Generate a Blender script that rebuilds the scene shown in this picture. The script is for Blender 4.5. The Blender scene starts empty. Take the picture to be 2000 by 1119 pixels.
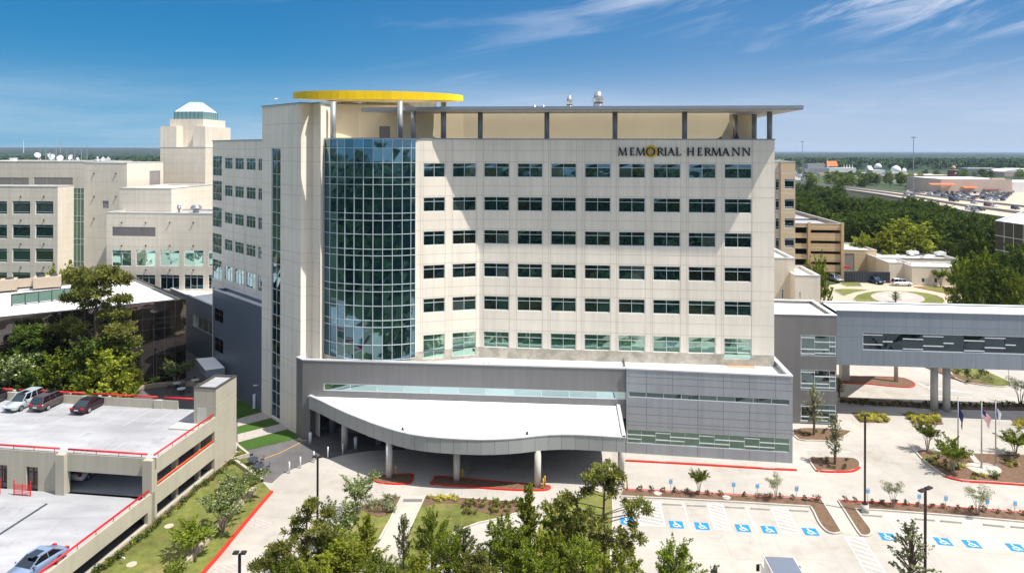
import bpy, math, random
from math import sin, cos, pi, radians, atan2, sqrt, hypot
import numpy as np
random.seed(7)
C = bpy.context.scene.collection
# ---------------------------------------------------------------- camera model
F, H, HZ = 1333.0, 36.0, 293.0
ROLL = radians(0.15); CR, SR = cos(ROLL), sin(ROLL)
def ray(px, py):
    a = (px-1000)/F; b = -(py-HZ)/F
    return (a*CR-b*SR, 1.0, a*SR+b*CR)
def G(px, py, z=0.0):
    d = ray(px, py); t = (z-H)/d[2]
    return (d[0]*t, t)
def XY(px, D): return ((px-1000)/F*D, D)
def ZP(px, py, D): return H + D*ray(px, py)[2]
A0 = radians(5.4)
E1 = (cos(A0), -sin(A0)); E2 = (sin(A0), cos(A0))
def add(p, d, s): return (p[0]+d[0]*s, p[1]+d[1]*s)
def hit(p0, p1, px, py):
    dx, dy = p1[0]-p0[0], p1[1]-p0[1]; L = hypot(dx, dy); dx /= L; dy /= L
    r = ray(px, py)
    # p0 + s d = t r
    det = dx*(-r[1]) + r[0]*dy
    s = (p0[0]*r[1] - p0[1]*r[0]) / (dy*r[0]-dx*r[1])
    t = (p0[0]+s*dx)/r[0] if abs(r[0]) > 1e-4 else (p0[1]+s*dy)/r[1]
    return s, H + t*r[2]
def along(p0, d, px):
    """point on the line p0 + s d seen at column px"""
    k = (px-1000)/F
    s = (k*p0[1]-p0[0])/(d[0]-k*d[1])
    return add(p0, d, s)

# ---------------------------------------------------------------- materials
MATS = {}
def newmat(name):
    m = bpy.data.materials.new(name); m.use_nodes = True; MATS[name] = m
    return m, m.node_tree.nodes, m.node_tree.links, m.node_tree.nodes['Principled BSDF']
def mat(name, col, rough=.8, metal=0, var=.12, scale=.6, bump=0, bscale=8, var2=0, scale2=.05, stretch=None, rnd=0, spec=.3, brick=None, panel=None, col2=None, spots=0):
    m, N, Lk, B = newmat(name)
    B.inputs['Roughness'].default_value = rough; B.inputs['Metallic'].default_value = metal
    B.inputs['Specular IOR Level'].default_value = spec
    g = N.new('ShaderNodeNewGeometry')
    mp = N.new('ShaderNodeMapping'); Lk.new(g.outputs['Position'], mp.inputs[0])
    if stretch: mp.inputs['Scale'].default_value = stretch
    n = N.new('ShaderNodeTexNoise'); n.inputs['Scale'].default_value = scale; n.inputs['Detail'].default_value = 6
    n.inputs['Roughness'].default_value = .65
    Lk.new(mp.outputs[0], n.inputs['Vector'])
    mr = N.new('ShaderNodeMapRange'); mr.inputs[1].default_value = .3; mr.inputs[2].default_value = .7
    mr.inputs[3].default_value = 1-var; mr.inputs[4].default_value = 1+var
    Lk.new(n.outputs[0], mr.inputs[0])
    fac = mr.outputs[0]
    if var2:
        n2 = N.new('ShaderNodeTexNoise'); n2.inputs['Scale'].default_value = scale2; n2.inputs['Detail'].default_value = 4
        Lk.new(g.outputs['Position'], n2.inputs['Vector'])
        m2 = N.new('ShaderNodeMapRange'); m2.inputs[1].default_value = .35; m2.inputs[2].default_value = .65
        m2.inputs[3].default_value = 1-var2; m2.inputs[4].default_value = 1+var2
        Lk.new(n2.outputs[0], m2.inputs[0])
        mm = N.new('ShaderNodeMath'); mm.operation = 'MULTIPLY'
        Lk.new(fac, mm.inputs[0]); Lk.new(m2.outputs[0], mm.inputs[1]); fac = mm.outputs[0]
    if rnd:
        oi = N.new('ShaderNodeNewGeometry')
        m3 = N.new('ShaderNodeMapRange'); m3.inputs[3].default_value = 1-rnd; m3.inputs[4].default_value = 1+rnd
        Lk.new(oi.outputs['Random Per Island'], m3.inputs[0])
        mm = N.new('ShaderNodeMath'); mm.operation = 'MULTIPLY'
        Lk.new(fac, mm.inputs[0]); Lk.new(m3.outputs[0], mm.inputs[1]); fac = mm.outputs[0]
    def mulf(f1_, f2_):
        q = N.new('ShaderNodeMath'); q.operation = 'MULTIPLY'; Lk.new(f1_, q.inputs[0]); Lk.new(f2_, q.inputs[1]); return q.outputs[0]
    if brick:
        bw, bh, mo, lo, rot = brick
        mb_ = N.new('ShaderNodeMapping'); mb_.inputs['Rotation'].default_value = (0, 0, rot); Lk.new(g.outputs['Position'], mb_.inputs[0])
        bk_ = N.new('ShaderNodeTexBrick'); bk_.offset = .5 if bw != bh else 0; bk_.inputs['Scale'].default_value = 1
        bk_.inputs['Brick Width'].default_value = bw; bk_.inputs['Row Height'].default_value = bh; bk_.inputs['Mortar Size'].default_value = mo
        bk_.inputs['Color1'].default_value = (1.03, 1.03, 1.03, 1); bk_.inputs['Color2'].default_value = (.95, .95, .95, 1); bk_.inputs['Mortar'].default_value = (lo, lo, lo, 1)
        Lk.new(mb_.outputs[0], bk_.inputs['Vector']); fac = mulf(fac, bk_.outputs[0])
    if spots:
        for sc_, th_, lo_ in ((.55, .60, 1-spots), (2.6, .70, 1-spots*1.2)):
            n8 = N.new('ShaderNodeTexNoise'); n8.inputs['Scale'].default_value = sc_; n8.inputs['Detail'].default_value = 7; n8.inputs['Roughness'].default_value = .7; n8.inputs['Distortion'].default_value = .6
            Lk.new(g.outputs['Position'], n8.inputs['Vector'])
            m8 = N.new('ShaderNodeMapRange'); m8.inputs[1].default_value = th_; m8.inputs[2].default_value = th_+.1; m8.inputs[3].default_value = 1; m8.inputs[4].default_value = lo_; Lk.new(n8.outputs[0], m8.inputs[0])
            fac = mulf(fac, m8.outputs[0])
    if panel:
        px_, pz_, am = panel
        sn = N.new('ShaderNodeVectorMath'); sn.operation = 'SNAP'; sn.inputs[1].default_value = (px_, 200, pz_)
        ad = N.new('ShaderNodeVectorMath'); ad.operation = 'ADD'; ad.inputs[1].default_value = (.6, 300, .15); Lk.new(g.outputs['Position'], ad.inputs[0]); Lk.new(ad.outputs[0], sn.inputs[0])
        wn = N.new('ShaderNodeTexWhiteNoise'); Lk.new(sn.outputs[0], wn.inputs['Vector'])
        m5 = N.new('ShaderNodeMapRange'); m5.inputs[3].default_value = 1-am; m5.inputs[4].default_value = 1+am; Lk.new(wn.outputs['Value'], m5.inputs[0])
        n6 = N.new('ShaderNodeTexNoise'); n6.inputs['Scale'].default_value = 1; n6.inputs['Detail'].default_value = 5; mp6 = N.new('ShaderNodeMapping'); mp6.inputs['Scale'].default_value = (2.2, 2.2, .11)
        Lk.new(g.outputs['Position'], mp6.inputs[0]); Lk.new(mp6.outputs[0], n6.inputs['Vector'])
        m6 = N.new('ShaderNodeMapRange'); m6.inputs[1].default_value = .4; m6.inputs[2].default_value = .75; m6.inputs[3].default_value = 1.01; m6.inputs[4].default_value = .90; Lk.new(n6.outputs[0], m6.inputs[0])
        fac = mulf(mulf(fac, m5.outputs[0]), m6.outputs[0])
    vm = N.new('ShaderNodeVectorMath'); vm.operation = 'SCALE'
    vm.inputs[0].default_value = col[:3]; Lk.new(fac, vm.inputs['Scale'])
    if col2:
        n7 = N.new('ShaderNodeTexNoise'); n7.inputs['Scale'].default_value = col2[3]; n7.inputs['Detail'].default_value = 6; n7.inputs['Roughness'].default_value = .7
        Lk.new(g.outputs['Position'], n7.inputs['Vector'])
        m7 = N.new('ShaderNodeMapRange'); m7.inputs[1].default_value = col2[4]; m7.inputs[2].default_value = col2[4]+.14; Lk.new(n7.outputs[0], m7.inputs[0])
        mx7 = N.new('ShaderNodeMix'); mx7.data_type = 'RGBA'; mx7.inputs[6].default_value = (*col[:3], 1); mx7.inputs[7].default_value = (*col2[:3], 1)
        Lk.new(m7.outputs[0], mx7.inputs[0]); Lk.new(mx7.outputs[2], vm.inputs[0])
    Lk.new(vm.outputs[0], B.inputs['Base Color'])
    if bump:
        bn = N.new('ShaderNodeTexNoise'); bn.inputs['Scale'].default_value = bscale; bn.inputs['Detail'].default_value = 4
        Lk.new(g.outputs['Position'], bn.inputs['Vector'])
        b = N.new('ShaderNodeBump'); b.inputs['Strength'].default_value = bump; b.inputs['Distance'].default_value = .05
        Lk.new(bn.outputs[0], b.inputs['Height']); Lk.new(b.outputs[0], B.inputs['Normal'])
    return m
def glassmat(name, tint, refl=(.3, .38, .36), rough=.03, wave=.5, wscale=.45, dark=.5):
    """reflective tinted glazing: dark body under a coloured mirror coat with slightly wavy panes"""
    m, N, Lk, B = newmat(name)
    B.inputs['Roughness'].default_value = rough; B.inputs['Metallic'].default_value = 1
    g = N.new('ShaderNodeNewGeometry')
    mr = N.new('ShaderNodeMapRange'); mr.inputs[3].default_value = 1-dark*.6; mr.inputs[4].default_value = 1+dark*.4
    Lk.new(g.outputs['Random Per Island'], mr.inputs[0])
    oi = N.new('ShaderNodeObjectInfo')
    mr2 = N.new('ShaderNodeMapRange'); mr2.inputs[3].default_value = .8; mr2.inputs[4].default_value = 1.15
    Lk.new(oi.outputs['Random'], mr2.inputs[0])
    mm = N.new('ShaderNodeMath'); mm.operation = 'MULTIPLY'; Lk.new(mr.outputs[0], mm.inputs[0]); Lk.new(mr2.outputs[0], mm.inputs[1])
    vm = N.new('ShaderNodeVectorMath'); vm.operation = 'SCALE'; vm.inputs[0].default_value = refl
    Lk.new(mm.outputs[0], vm.inputs['Scale']); Lk.new(vm.outputs[0], B.inputs['Base Color'])
    n = N.new('ShaderNodeTexNoise'); n.inputs['Scale'].default_value = wscale; n.inputs['Detail'].default_value = 1.5
    Lk.new(g.outputs['Position'], n.inputs['Vector'])
    b = N.new('ShaderNodeBump'); b.inputs['Strength'].default_value = wave; b.inputs['Distance'].default_value = .08
    Lk.new(n.outputs[0], b.inputs['Height']); Lk.new(b.outputs[0], B.inputs['Normal'])
    # body colour seen through the coat
    d = N.new('ShaderNodeBsdfDiffuse'); d.inputs[0].default_value = (*tint, 1)
    a = N.new('ShaderNodeAddShader'); out = N['Material Output']
    Lk.new(B.outputs[0], a.inputs[0]); Lk.new(d.outputs[0], a.inputs[1]); Lk.new(a.outputs[0], out.inputs[0])
    return m
def leafmat(name, c1, c2, c3=None, trans=.25):
    m, N, Lk, B = newmat(name)
    g = N.new('ShaderNodeNewGeometry'); oi = N.new('ShaderNodeObjectInfo')
    r = N.new('ShaderNodeValToRGB'); e = r.color_ramp.elements
    e[0].color = (*c1, 1); e[1].color = (*c2, 1); e[1].position = .8 if c3 else 1
    if c3:
        x = e.new(.97); x.color = (*c3, 1)
    Lk.new(g.outputs['Random Per Island'], r.inputs[0])
    n = N.new('ShaderNodeTexNoise'); n.inputs['Scale'].default_value = .45; n.inputs['Detail'].default_value = 2
    Lk.new(g.outputs['Position'], n.inputs['Vector'])
    mr = N.new('ShaderNodeMapRange'); mr.inputs[1].default_value = .3; mr.inputs[2].default_value = .7
    mr.inputs[3].default_value = .68; mr.inputs[4].default_value = 1.35; Lk.new(n.outputs[0], mr.inputs[0])
    m2 = N.new('ShaderNodeMapRange'); m2.inputs[3].default_value = .78; m2.inputs[4].default_value = 1.22
    Lk.new(oi.outputs['Random'], m2.inputs[0])
    mm = N.new('ShaderNodeMath'); mm.operation = 'MULTIPLY'; Lk.new(mr.outputs[0], mm.inputs[0]); Lk.new(m2.outputs[0], mm.inputs[1])
    vm = N.new('ShaderNodeVectorMath'); vm.operation = 'SCALE'
    Lk.new(r.outputs[0], vm.inputs[0]); Lk.new(mm.outputs[0], vm.inputs['Scale'])
    d = N.new('ShaderNodeBsdfDiffuse'); t = N.new('ShaderNodeBsdfTranslucent'); mx = N.new('ShaderNodeMixShader')
    mx.inputs[0].default_value = trans
    Lk.new(vm.outputs[0], d.inputs[0]); Lk.new(vm.outputs[0], t.inputs[0])
    Lk.new(d.outputs[0], mx.inputs[1]); Lk.new(t.outputs[0], mx.inputs[2])
    Lk.new(mx.outputs[0], N['Material Output'].inputs[0])
    N.remove(B)
    return m
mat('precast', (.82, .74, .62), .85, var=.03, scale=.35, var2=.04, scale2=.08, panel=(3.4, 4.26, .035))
mat('precast_shade', (.62, .555, .45), .85, var=.04, scale=.3, var2=.05, scale2=.1, panel=(3.1, 4.0, .03))  # darker precast tone for neighbouring and distant buildings
mat('joint', (.58, .50, .40), .9, var=.1)
mat('old_precast', (.71, .635, .52), .88, var=.04, scale=.4, var2=.06, scale2=.06, panel=(4.0, 4.2, .03))
mat('stained_concrete', (.42, .38, .31), .9, var=.3, scale=.9, var2=.15, scale2=.3)
mat('cream_metal', (.84, .70, .47), .6, var=.04, scale=.2)
mat('white_roof', (.72, .72, .71), .8, var=.04, scale=.3, var2=.06, scale2=.12, brick=(14, 2.4, .03, .90, .094), spots=0.1)
mat('white_metal', (.72, .73, .74), .4, .0, var=.04)
mat('cap_metal', (.62, .63, .64), .4, .3, var=.05)
mat('dark_panel', (.195, .192, .19), .5, .2, var=.06, scale=.25, stretch=(1, 1, .2), panel=(3, 2, .02))
mat('annex_panel', (.14, .165, .195), .45, .2, var=.06, scale=.25, stretch=(1, 1, .2))  # blue cast of the sky-lit shade put into the base colour
mat('link_panel', (.17, .21, .26), .45, .2, var=.06, scale=.25)  # link stands in shade; its blue sky reflection is painted into this colour
mat('mid_panel', (.33, .35, .37), .45, .2, var=.04, scale=.25, rnd=.03, panel=(2.9, 1.4, .03))
mat('light_panel', (.36, .37, .37), .45, .2, var=.05, scale=.4)
mat('blue_panel', (.24, .28, .32), .42, .25, var=.04, scale=.25, panel=(4, 3, .025))
mat('panel_joint', (.16, .165, .17), .6, var=.05)
mat('column_metal', (.33, .345, .37), .4, .4, var=.04)
mat('column_concrete', (.50, .48, .44), .8, var=.08, scale=1.5)
mat('yellow', (.86, .56, .0), .42, .0, var=.06, scale=.15, rnd=.09, spec=.5)
mat('gold', (.75, .50, .03), .5, var=.04)
mat('sign_black', (.012, .012, .018), .5, var=.1)
mat('soffit', (.42, .40, .38), .6, .1, var=.05)
mat('louver', (.30, .27, .26), .6, .2, var=.05)
mat('mullion', (.68, .72, .74), .4, .3, var=.03)
mat('dark_frame', (.06, .07, .09), .5, .3, var=.05)
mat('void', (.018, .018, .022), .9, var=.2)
mat('concrete', (.405, .378, .338), .9, var=.08, scale=.5, var2=.10, scale2=.07, bump=.1, bscale=3, brick=(4.6, 4.6, .018, .80, .094), col2=(.33, .295, .25, .12, .54), spots=0.16)
mat('walk', (.45, .415, .36), .9, var=.06, scale=.6, var2=.04, scale2=.15, brick=(1.6, 1.6, .02, .8, .094), spots=0.1)
mat('asphalt', (.115, .11, .112), .9, var=.15, scale=.8, var2=.15, scale2=.15, bump=.2, bscale=20)
mat('deck', (.345, .35, .365), .85, var=.16, scale=.35, var2=.14, scale2=.09, stretch=(.5, 2, 1), brick=(9.5, 6.1, .03, .82, -.12), col2=(.25, .25, .255, .28, .58), spots=0.22)
mat('kerb', (.47, .45, .40), .85, var=.12, scale=1)
mat('red_paint', (.55, .035, .02), .6, var=.15, scale=1.5)
mat('red_rail', (.58, .012, .018), .4, var=.05)
mat('orange_rail', (.72, .09, .02), .4, var=.05)
mat('white_paint', (.68, .68, .66), .7, var=.14, scale=3, var2=.12, scale2=1.2)
mat('blue_paint', (.02, .22, .56), .6, var=.2, scale=4)
mat('garage', (.43, .40, .315), .85, var=.05, scale=.5, var2=.06, scale2=.1, panel=(3, 3, .02))
mat('limestone', (.46, .38, .29), .9, var=.15, scale=2, bump=.4, bscale=5)
mat('paver', (.42, .38, .345), .9, var=.12, scale=2.5, brick=(.8, .4, .03, .72, .5))
mat('grass', (.135, .15, .034), .95, var=.3, scale=1.2, var2=.2, scale2=.12, bump=.6, bscale=14, col2=(.19, .165, .06, .35, .50))
mat('turf', (.045, .10, .014), .95, var=.15, scale=1.5, var2=.1, scale2=.2, bump=.5, bscale=14)
mat('mulch', (.15, .092, .058), .95, var=.3, scale=3, bump=.6, bscale=12)
mat('stall_paint', (.41, .41, .42), .8, var=.15, scale=2)
mat('far_ground', (.04, .062, .022), .95, var=.3, scale=.02, var2=.2, scale2=.004)
mat('far_road', (.46, .39, .30), .9, var=.08, scale=.05)
mat('barrier', (.30, .30, .30), .9, var=.1)
mat('bark', (.13, .095, .065), .9, var=.25, scale=4, bump=.5, bscale=12)
mat('pale_bark', (.30, .24, .18), .9, var=.2, scale=4)
mat('bronze', (.045, .035, .032), .45, .5, var=.1)
mat('steel', (.42, .43, .45), .35, .7, var=.05)
mat('copper_glass_roof', (.55, .70, .68), .35, .1, var=.05)
mat('tan_brick', (.48, .34, .19), .85, var=.06, scale=.6, var2=.05, scale2=.1, stretch=(1, 1, 4))
mat('tan_light', (.55, .43, .28), .85, var=.05)
mat('brick_red', (.18, .06, .045), .85, var=.1)
mat('pinkish', (.50, .40, .34), .85, var=.08, scale=.05)
mat('orange_tile', (.70, .18, .06), .8, var=.08)
mat('rubber', (.02, .02, .02), .8)
mat('rim', (.45, .46, .48), .35, .8)
mat('lamp_red', (.45, .01, .01), .3)
mat('lamp_clear', (.75, .76, .8), .15, .2)
mat('unit_tan', (.44, .36, .28), .7, var=.08, stretch=(6, 6, 1), scale=2)
mat('plywood', (.50, .31, .19), .9, var=.15, scale=1)
mat('cap_dark', (.06, .055, .055), .6)
mat('yellow_post', (.75, .42, .02), .5)
mat('flag_red', (.45, .03, .04), .8); mat('flag_blue', (.03, .035, .12), .8); mat('flag_white', (.75, .75, .75), .8)
mat('flower', (.75, .72, .62), .8)
mat('plate', (.12, .35, .62), .5)
for n, c in dict(car_silver=(.50, .56, .60), car_brown=(.11, .085, .085), car_plum=(.035, .02, .028), car_blue=(.25, .33, .48), car_white=(.75, .74, .72), car_navy=(.03, .05, .10), car_dark=(.04, .04, .05), car_red=(.22, .02, .025), car_grey=(.3, .3, .31), truck_grey=(.20, .23, .29)).items():
    mat(n, c, .25, .35 if n not in ('car_white',) else 0, var=.02, spec=.6)
glassmat('glass', (.003, .009, .013), (.15, .24, .27), wave=.35, wscale=.5)
glassmat('curtain_glass', (.003, .011, .017), (.14, .24, .28), wave=.3, wscale=.38, dark=.55)
glassmat('glass_warm', (.008, .009, .009), (.15, .185, .18), wave=.35, wscale=.5)
glassmat('glass_blind', (.045, .06, .058), (.12, .17, .17), wave=.3, wscale=.5)
glassmat('night_glass', (.003, .005, .009), (.055, .075, .09), wave=.4, dark=.4)
glassmat('black_glass', (.005, .004, .004), (.13, .115, .105), wave=.45, wscale=.3, dark=.2)
glassmat('band_glass', (.015, .04, .04), (.30, .40, .41), wave=.25)
glassmat('dim_glass', (.004, .01, .014), (.11, .15, .16), wave=.4, dark=.4)
glassmat('green_glass', (.012, .030, .022), (.13, .19, .16), wave=.1, dark=.3)
glassmat('teal_glass', (.02, .06, .045), (.29, .42, .36), wave=.25)
glassmat('car_glass', (.004, .006, .008), (.10, .13, .14), wave=0, dark=0)
leafmat('leaf_green', (.075, .125, .014), (.25, .29, .038), trans=.35)
leafmat('leaf_dark', (.035, .07, .015), (.13, .175, .032), trans=.3)
leafmat('leaf_pine', (.08, .105, .025), (.29, .28, .07), trans=.35)
leafmat('leaf_lime', (.14, .18, .02), (.34, .36, .05), trans=.4)
leafmat('leaf_grey', (.07, .085, .035), (.20, .21, .09), trans=.3)
leafmat('leaf_myrtle', (.08, .12, .03), (.20, .25, .07), (.64, .62, .48), trans=.3)
leafmat('leaf_olive', (.14, .16, .08), (.32, .34, .18), trans=.3)
leafmat('leaf_yellow', (.32, .32, .04), (.58, .52, .12), trans=.25)
leafmat('leaf_far', (.022, .048, .018), (.055, .09, .028), trans=0)
leafmat('shrub_dark', (.03, .06, .018), (.10, .13, .04), trans=.1)
leafmat('shrub_red', (.06, .045, .02), (.15, .12, .05), trans=.1)

# ---------------------------------------------------------------- mesh building
WL = {}
def wl(o): return WL.get(o.name, (0, 0, 0)) if o else (0, 0, 0)
class MB:
    def __init__(s): s.v = []; s.f = []; s.m = []
    def face(s, pts, m=0):
        i = len(s.v); s.v += [tuple(p) for p in pts]; s.f.append(tuple(range(i, i+len(pts)))); s.m.append(m)
    def box(s, a, b, m=0):
        (x0, y0, z0), (x1, y1, z1) = a, b
        s.hexa([(x0, y0), (x1, y0), (x1, y1), (x0, y1)], z0, z1, m)
    def hexa(s, poly, z0, z1, m=0, top=None, bottom=True):
        """closed prism over a CCW polygon"""
        n = len(poly); i = len(s.v)
        s.v += [(x, y, z0) for x, y in poly] + [(x, y, z1) for x, y in poly]
        for k in range(n):
            j = (k+1) % n; s.f.append((i+k, i+j, i+n+j, i+n+k)); s.m.append(m)
        s.f.append(tuple(i+n+k for k in range(n))); s.m.append(m if top is None else top)
        if bottom: s.f.append(tuple(i+n-1-k for k in range(n))); s.m.append(m)
    def bar(s, p, q, w, h, m=0):
        """bar between 3-d points, width w (horizontal) and height h"""
        dx, dy = q[0]-p[0], q[1]-p[1]; L = hypot(dx, dy)
        if L < 1e-6: nx, ny = 1, 0
        else: nx, ny = -dy/L, dx/L
        i = len(s.v)
        for P in (p, q):
            for a, b in ((-1, -1), (1, -1), (1, 1), (-1, 1)):
                s.v.append((P[0]+nx*w/2*a, P[1]+ny*w/2*a, P[2]+h/2*b))
        for f in ((0, 1, 2, 3), (7, 6, 5, 4), (0, 4, 5, 1), (1, 5, 6, 2), (2, 6, 7, 3), (3, 7, 4, 0)):
            s.f.append(tuple(i+k for k in f)); s.m.append(m)
    def tube(s, pts, rads, n=8, m=0, cap=True):
        prev = None; i0 = len(s.v)
        for k, P in enumerate(pts):
            a = pts[max(k-1, 0)]; b = pts[min(k+1, len(pts)-1)]
            d = [b[j]-a[j] for j in range(3)]; L = sqrt(sum(c*c for c in d)) or 1; d = [c/L for c in d]
            ref = (1, 0, 0) if abs(d[0]) < .9 else (0, 1, 0)
            u = [d[1]*ref[2]-d[2]*ref[1], d[2]*ref[0]-d[0]*ref[2], d[0]*ref[1]-d[1]*ref[0]]
            L = sqrt(sum(c*c for c in u)); u = [c/L for c in u]
            w = [d[1]*u[2]-d[2]*u[1], d[2]*u[0]-d[0]*u[2], d[0]*u[1]-d[1]*u[0]]
            r = rads[k] if hasattr(rads, '__len__') else rads
            for t in range(n):
                c, q = cos(2*pi*t/n)*r, sin(2*pi*t/n)*r
                s.v.append(tuple(P[j]+u[j]*c+w[j]*q for j in range(3)))
        for k in range(len(pts)-1):
            for t in range(n):
                a = i0+k*n+t; b = i0+k*n+(t+1) % n
                s.f.append((a, b, b+n, a+n)); s.m.append(m)
        if cap:
            s.f.append(tuple(i0+n-1-t for t in range(n))); s.m.append(m)
            e = i0+(len(pts)-1)*n; s.f.append(tuple(e+t for t in range(n))); s.m.append(m)
    def cyl(s, x, y, z0, z1, r, n=16, m=0, r1=None):
        s.tube([(x, y, z0), (x, y, z1)], [r, r if r1 is None else r1], n, m)
    def build(s, name, mats, parent=None, smooth=False, kind=None):
        if not s.v: return None
        o = mesh_obj(name, s.v, s.f, s.m, mats, parent, smooth)
        if kind: o['kind'] = kind
        return o
def mesh_data(name, v, f, mi, mats, smooth=False):
    me = bpy.data.meshes.new(name); me.from_pydata(v, [], f)
    for m in (mats if isinstance(mats, (list, tuple)) else [mats]): me.materials.append(MATS[m])
    if mi and any(mi): me.polygons.foreach_set('material_index', mi)
    if smooth: me.polygons.foreach_set('use_smooth', [True]*len(me.polygons))
    me.update(); return me
def mesh_obj(name, v, f, mi, mats, parent=None, smooth=False):
    L = wl(parent)
    if parent and any(L): v = [(a-L[0], b-L[1], c-L[2]) for a, b, c in v]
    o = bpy.data.objects.new(name, mesh_data(name, v, f, mi, mats, smooth)); C.objects.link(o)
    if parent: o.parent = parent; WL[o.name] = L
    return o
def tag(o, label, cat, group=None):
    o['label'] = label; o['category'] = cat
    if group: o['group'] = group
    return o
def thing(name, label, cat, loc=(0, 0, 0), group=None, rz=0):
    o = bpy.data.objects.new(name, None); o.empty_display_size = .5; C.objects.link(o)
    o.location = loc if len(loc) == 3 else (*loc, 0); o.rotation_euler = (0, 0, rz)
    WL[o.name] = tuple(o.location) if rz == 0 else (0, 0, 0)
    return tag(o, label, cat, group)
def struct(o):
    o['kind'] = 'structure'; return o
def copy_tree(o, loc=None, rz=None, sc=None, label=None, group=None, parent=None):
    c = o.copy(); C.objects.link(c)
    if parent: c.parent = parent
    if loc is not None: c.location = loc if len(loc) == 3 else (*loc, 0)
    if rz is not None: c.rotation_euler = (0, 0, rz)
    if sc is not None: c.scale = (sc, sc, sc) if not hasattr(sc, '__len__') else sc
    if label: c['label'] = label
    if group: c['group'] = group
    for ch in o.children: copy_tree(ch, parent=c)
    return c

def wall(mb, p0, p1, z0, z1, holes=(), m=0, rev=.2, jh=(), jv=(), mj=1, jw=.05, skip=()):
    """wall seen from outside with p0 on the left; rectangular holes get reveals; joints are thin raised seams"""
    dx, dy = p1[0]-p0[0], p1[1]-p0[1]; L = hypot(dx, dy); dx /= L; dy /= L
    nx, ny = dy, -dx
    P = lambda s, z, o=0: (p0[0]+dx*s+nx*o, p0[1]+dy*s+ny*o, z)
    hs = [(max(0, a), min(L, b), max(z0, c), min(z1, d)) for a, b, c, d in holes]
    hs = [h for h in hs if h[1] > h[0]+.01 and h[3] > h[2]+.01]
    xs = sorted(set([0, L]+[round(h[0], 4) for h in hs]+[round(h[1], 4) for h in hs]))
    zs = sorted(set([z0, z1]+[round(h[2], 4) for h in hs]+[round(h[3], 4) for h in hs]))
    for c, d in zip(zs, zs[1:]):
        if d-c < 1e-4: continue
        run = None
        cells = []
        for a, b in zip(xs, xs[1:]):
            mx, mz = (a+b)/2, (c+d)/2
            inside = any(h[0] < mx < h[1] and h[2] < mz < h[3] for h in hs)
            if inside:
                if run is not None: cells.append((run, a)); run = None
            elif run is None: run = a
        if run is not None: cells.append((run, L))
        for a, b in cells: mb.face([P(a, c), P(b, c), P(b, d), P(a, d)], m)
    for a, b, c, d in hs:
        mb.face([P(a, c), P(a, c, -rev), P(b, c, -rev), P(b, c)][::-1], m)
        mb.face([P(a, d), P(b, d), P(b, d, -rev), P(a, d, -rev)][::-1], m)
        mb.face([P(a, c), P(a, d), P(a, d, -rev), P(a, c, -rev)][::-1], m)
        mb.face([P(b, c), P(b, c, -rev), P(b, d, -rev), P(b, d)][::-1], m)
    for z in jh:
        if not (z0+.05 < z < z1-.05): continue
        cuts = sorted([(h[0], h[1]) for h in hs if h[2] < z+jw and h[3] > z-jw])
        s = 0
        for a, b in cuts+[(L, L)]:
            if a-s > .05: mb.face([P(s, z-jw/2, .004), P(a, z-jw/2, .004), P(a, z+jw/2, .004), P(s, z+jw/2, .004)], mj)
            s = max(s, b)
    for x in jv:
        if not (.05 < x < L-.05): continue
        cuts = sorted([(h[2], h[3]) for h in hs if h[0] < x+jw and h[1] > x-jw])
        s = z0
        for a, b in cuts+[(z1, z1)]:
            if a-s > .05: mb.face([P(x-jw/2, s, .007), P(x+jw/2, s, .007), P(x+jw/2, a, .007), P(x-jw/2, a, .007)], mj)
            s = max(s, b)
def window(parent, p0, p1, s0, s1, z0, z1, vm=(.5,), hm=(.3,), rec=.12, fw=.07, frame='mullion', pane='glass', name='window', tilt=.004, bars=None):
    dx, dy = p1[0]-p0[0], p1[1]-p0[1]; L = hypot(dx, dy); dx /= L; dy /= L
    nx, ny = dy, -dx
    P = lambda s, z, o=0: (p0[0]+dx*s+nx*o, p0[1]+dy*s+ny*o, z)
    f = MB(); q = MB(); t = .05; mixg = pane == 'glass'
    def strip(a, b, c, d, o=0):
        if b-a < .01 or d-c < .01: return
        pts = [P(a, c, -rec-.01), P(b, c, -rec-.01), P(b, c, -rec+t+o), P(a, c, -rec+t+o)]
        f.hexa([(p[0], p[1]) for p in pts][::-1], c, d)
    strip(s0, s1, z0, z0+fw); strip(s0, s1, z1-fw, z1)
    strip(s0, s0+fw, z0+fw, z1-fw); strip(s1-fw, s1, z0+fw, z1-fw)
    W, Hh = s1-s0, z1-z0
    if bars:
        for a, b, zz in bars:
            strip(s0+W*a, s0+W*b, z1-Hh*zz-fw*.6, z1-Hh*zz+fw*.6, .05)
        if name != 'ribbon_window':
            for v in vm: strip(s0+W*v-fw*.25, s0+W*v+fw*.25, z0+fw, z1-fw, -.03)
    else:
        for h in hm: strip(s0+fw, s1-fw, z1-Hh*h-fw*.4, z1-Hh*h+fw*.4, .01)
        for v in vm: strip(s0+W*v-fw*.4, s0+W*v+fw*.4, z0+fw, z1-fw, -.005)
    xs = [0]+list(vm)+[1]; zs = [0]+list(hm if not bars else ())+[1]
    for a, b in zip(xs, xs[1:]):
        for c, d in zip(zs, zs[1:]):
            j = lambda: -rec+random.uniform(-tilt, tilt)*2.5
            q.face([P(s0+W*a, z1-Hh*d, j()), P(s0+W*b, z1-Hh*d, j()), P(s0+W*b, z1-Hh*c, j()), P(s0+W*a, z1-Hh*c, j())], random.choices((0, 1, 2), (66, 28, 6))[0] if mixg else 0)
    o = f.build(name, frame, parent)
    q.build('pane', [pane, 'glass_warm', 'glass_blind'] if mixg else pane, o)
    return o
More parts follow.
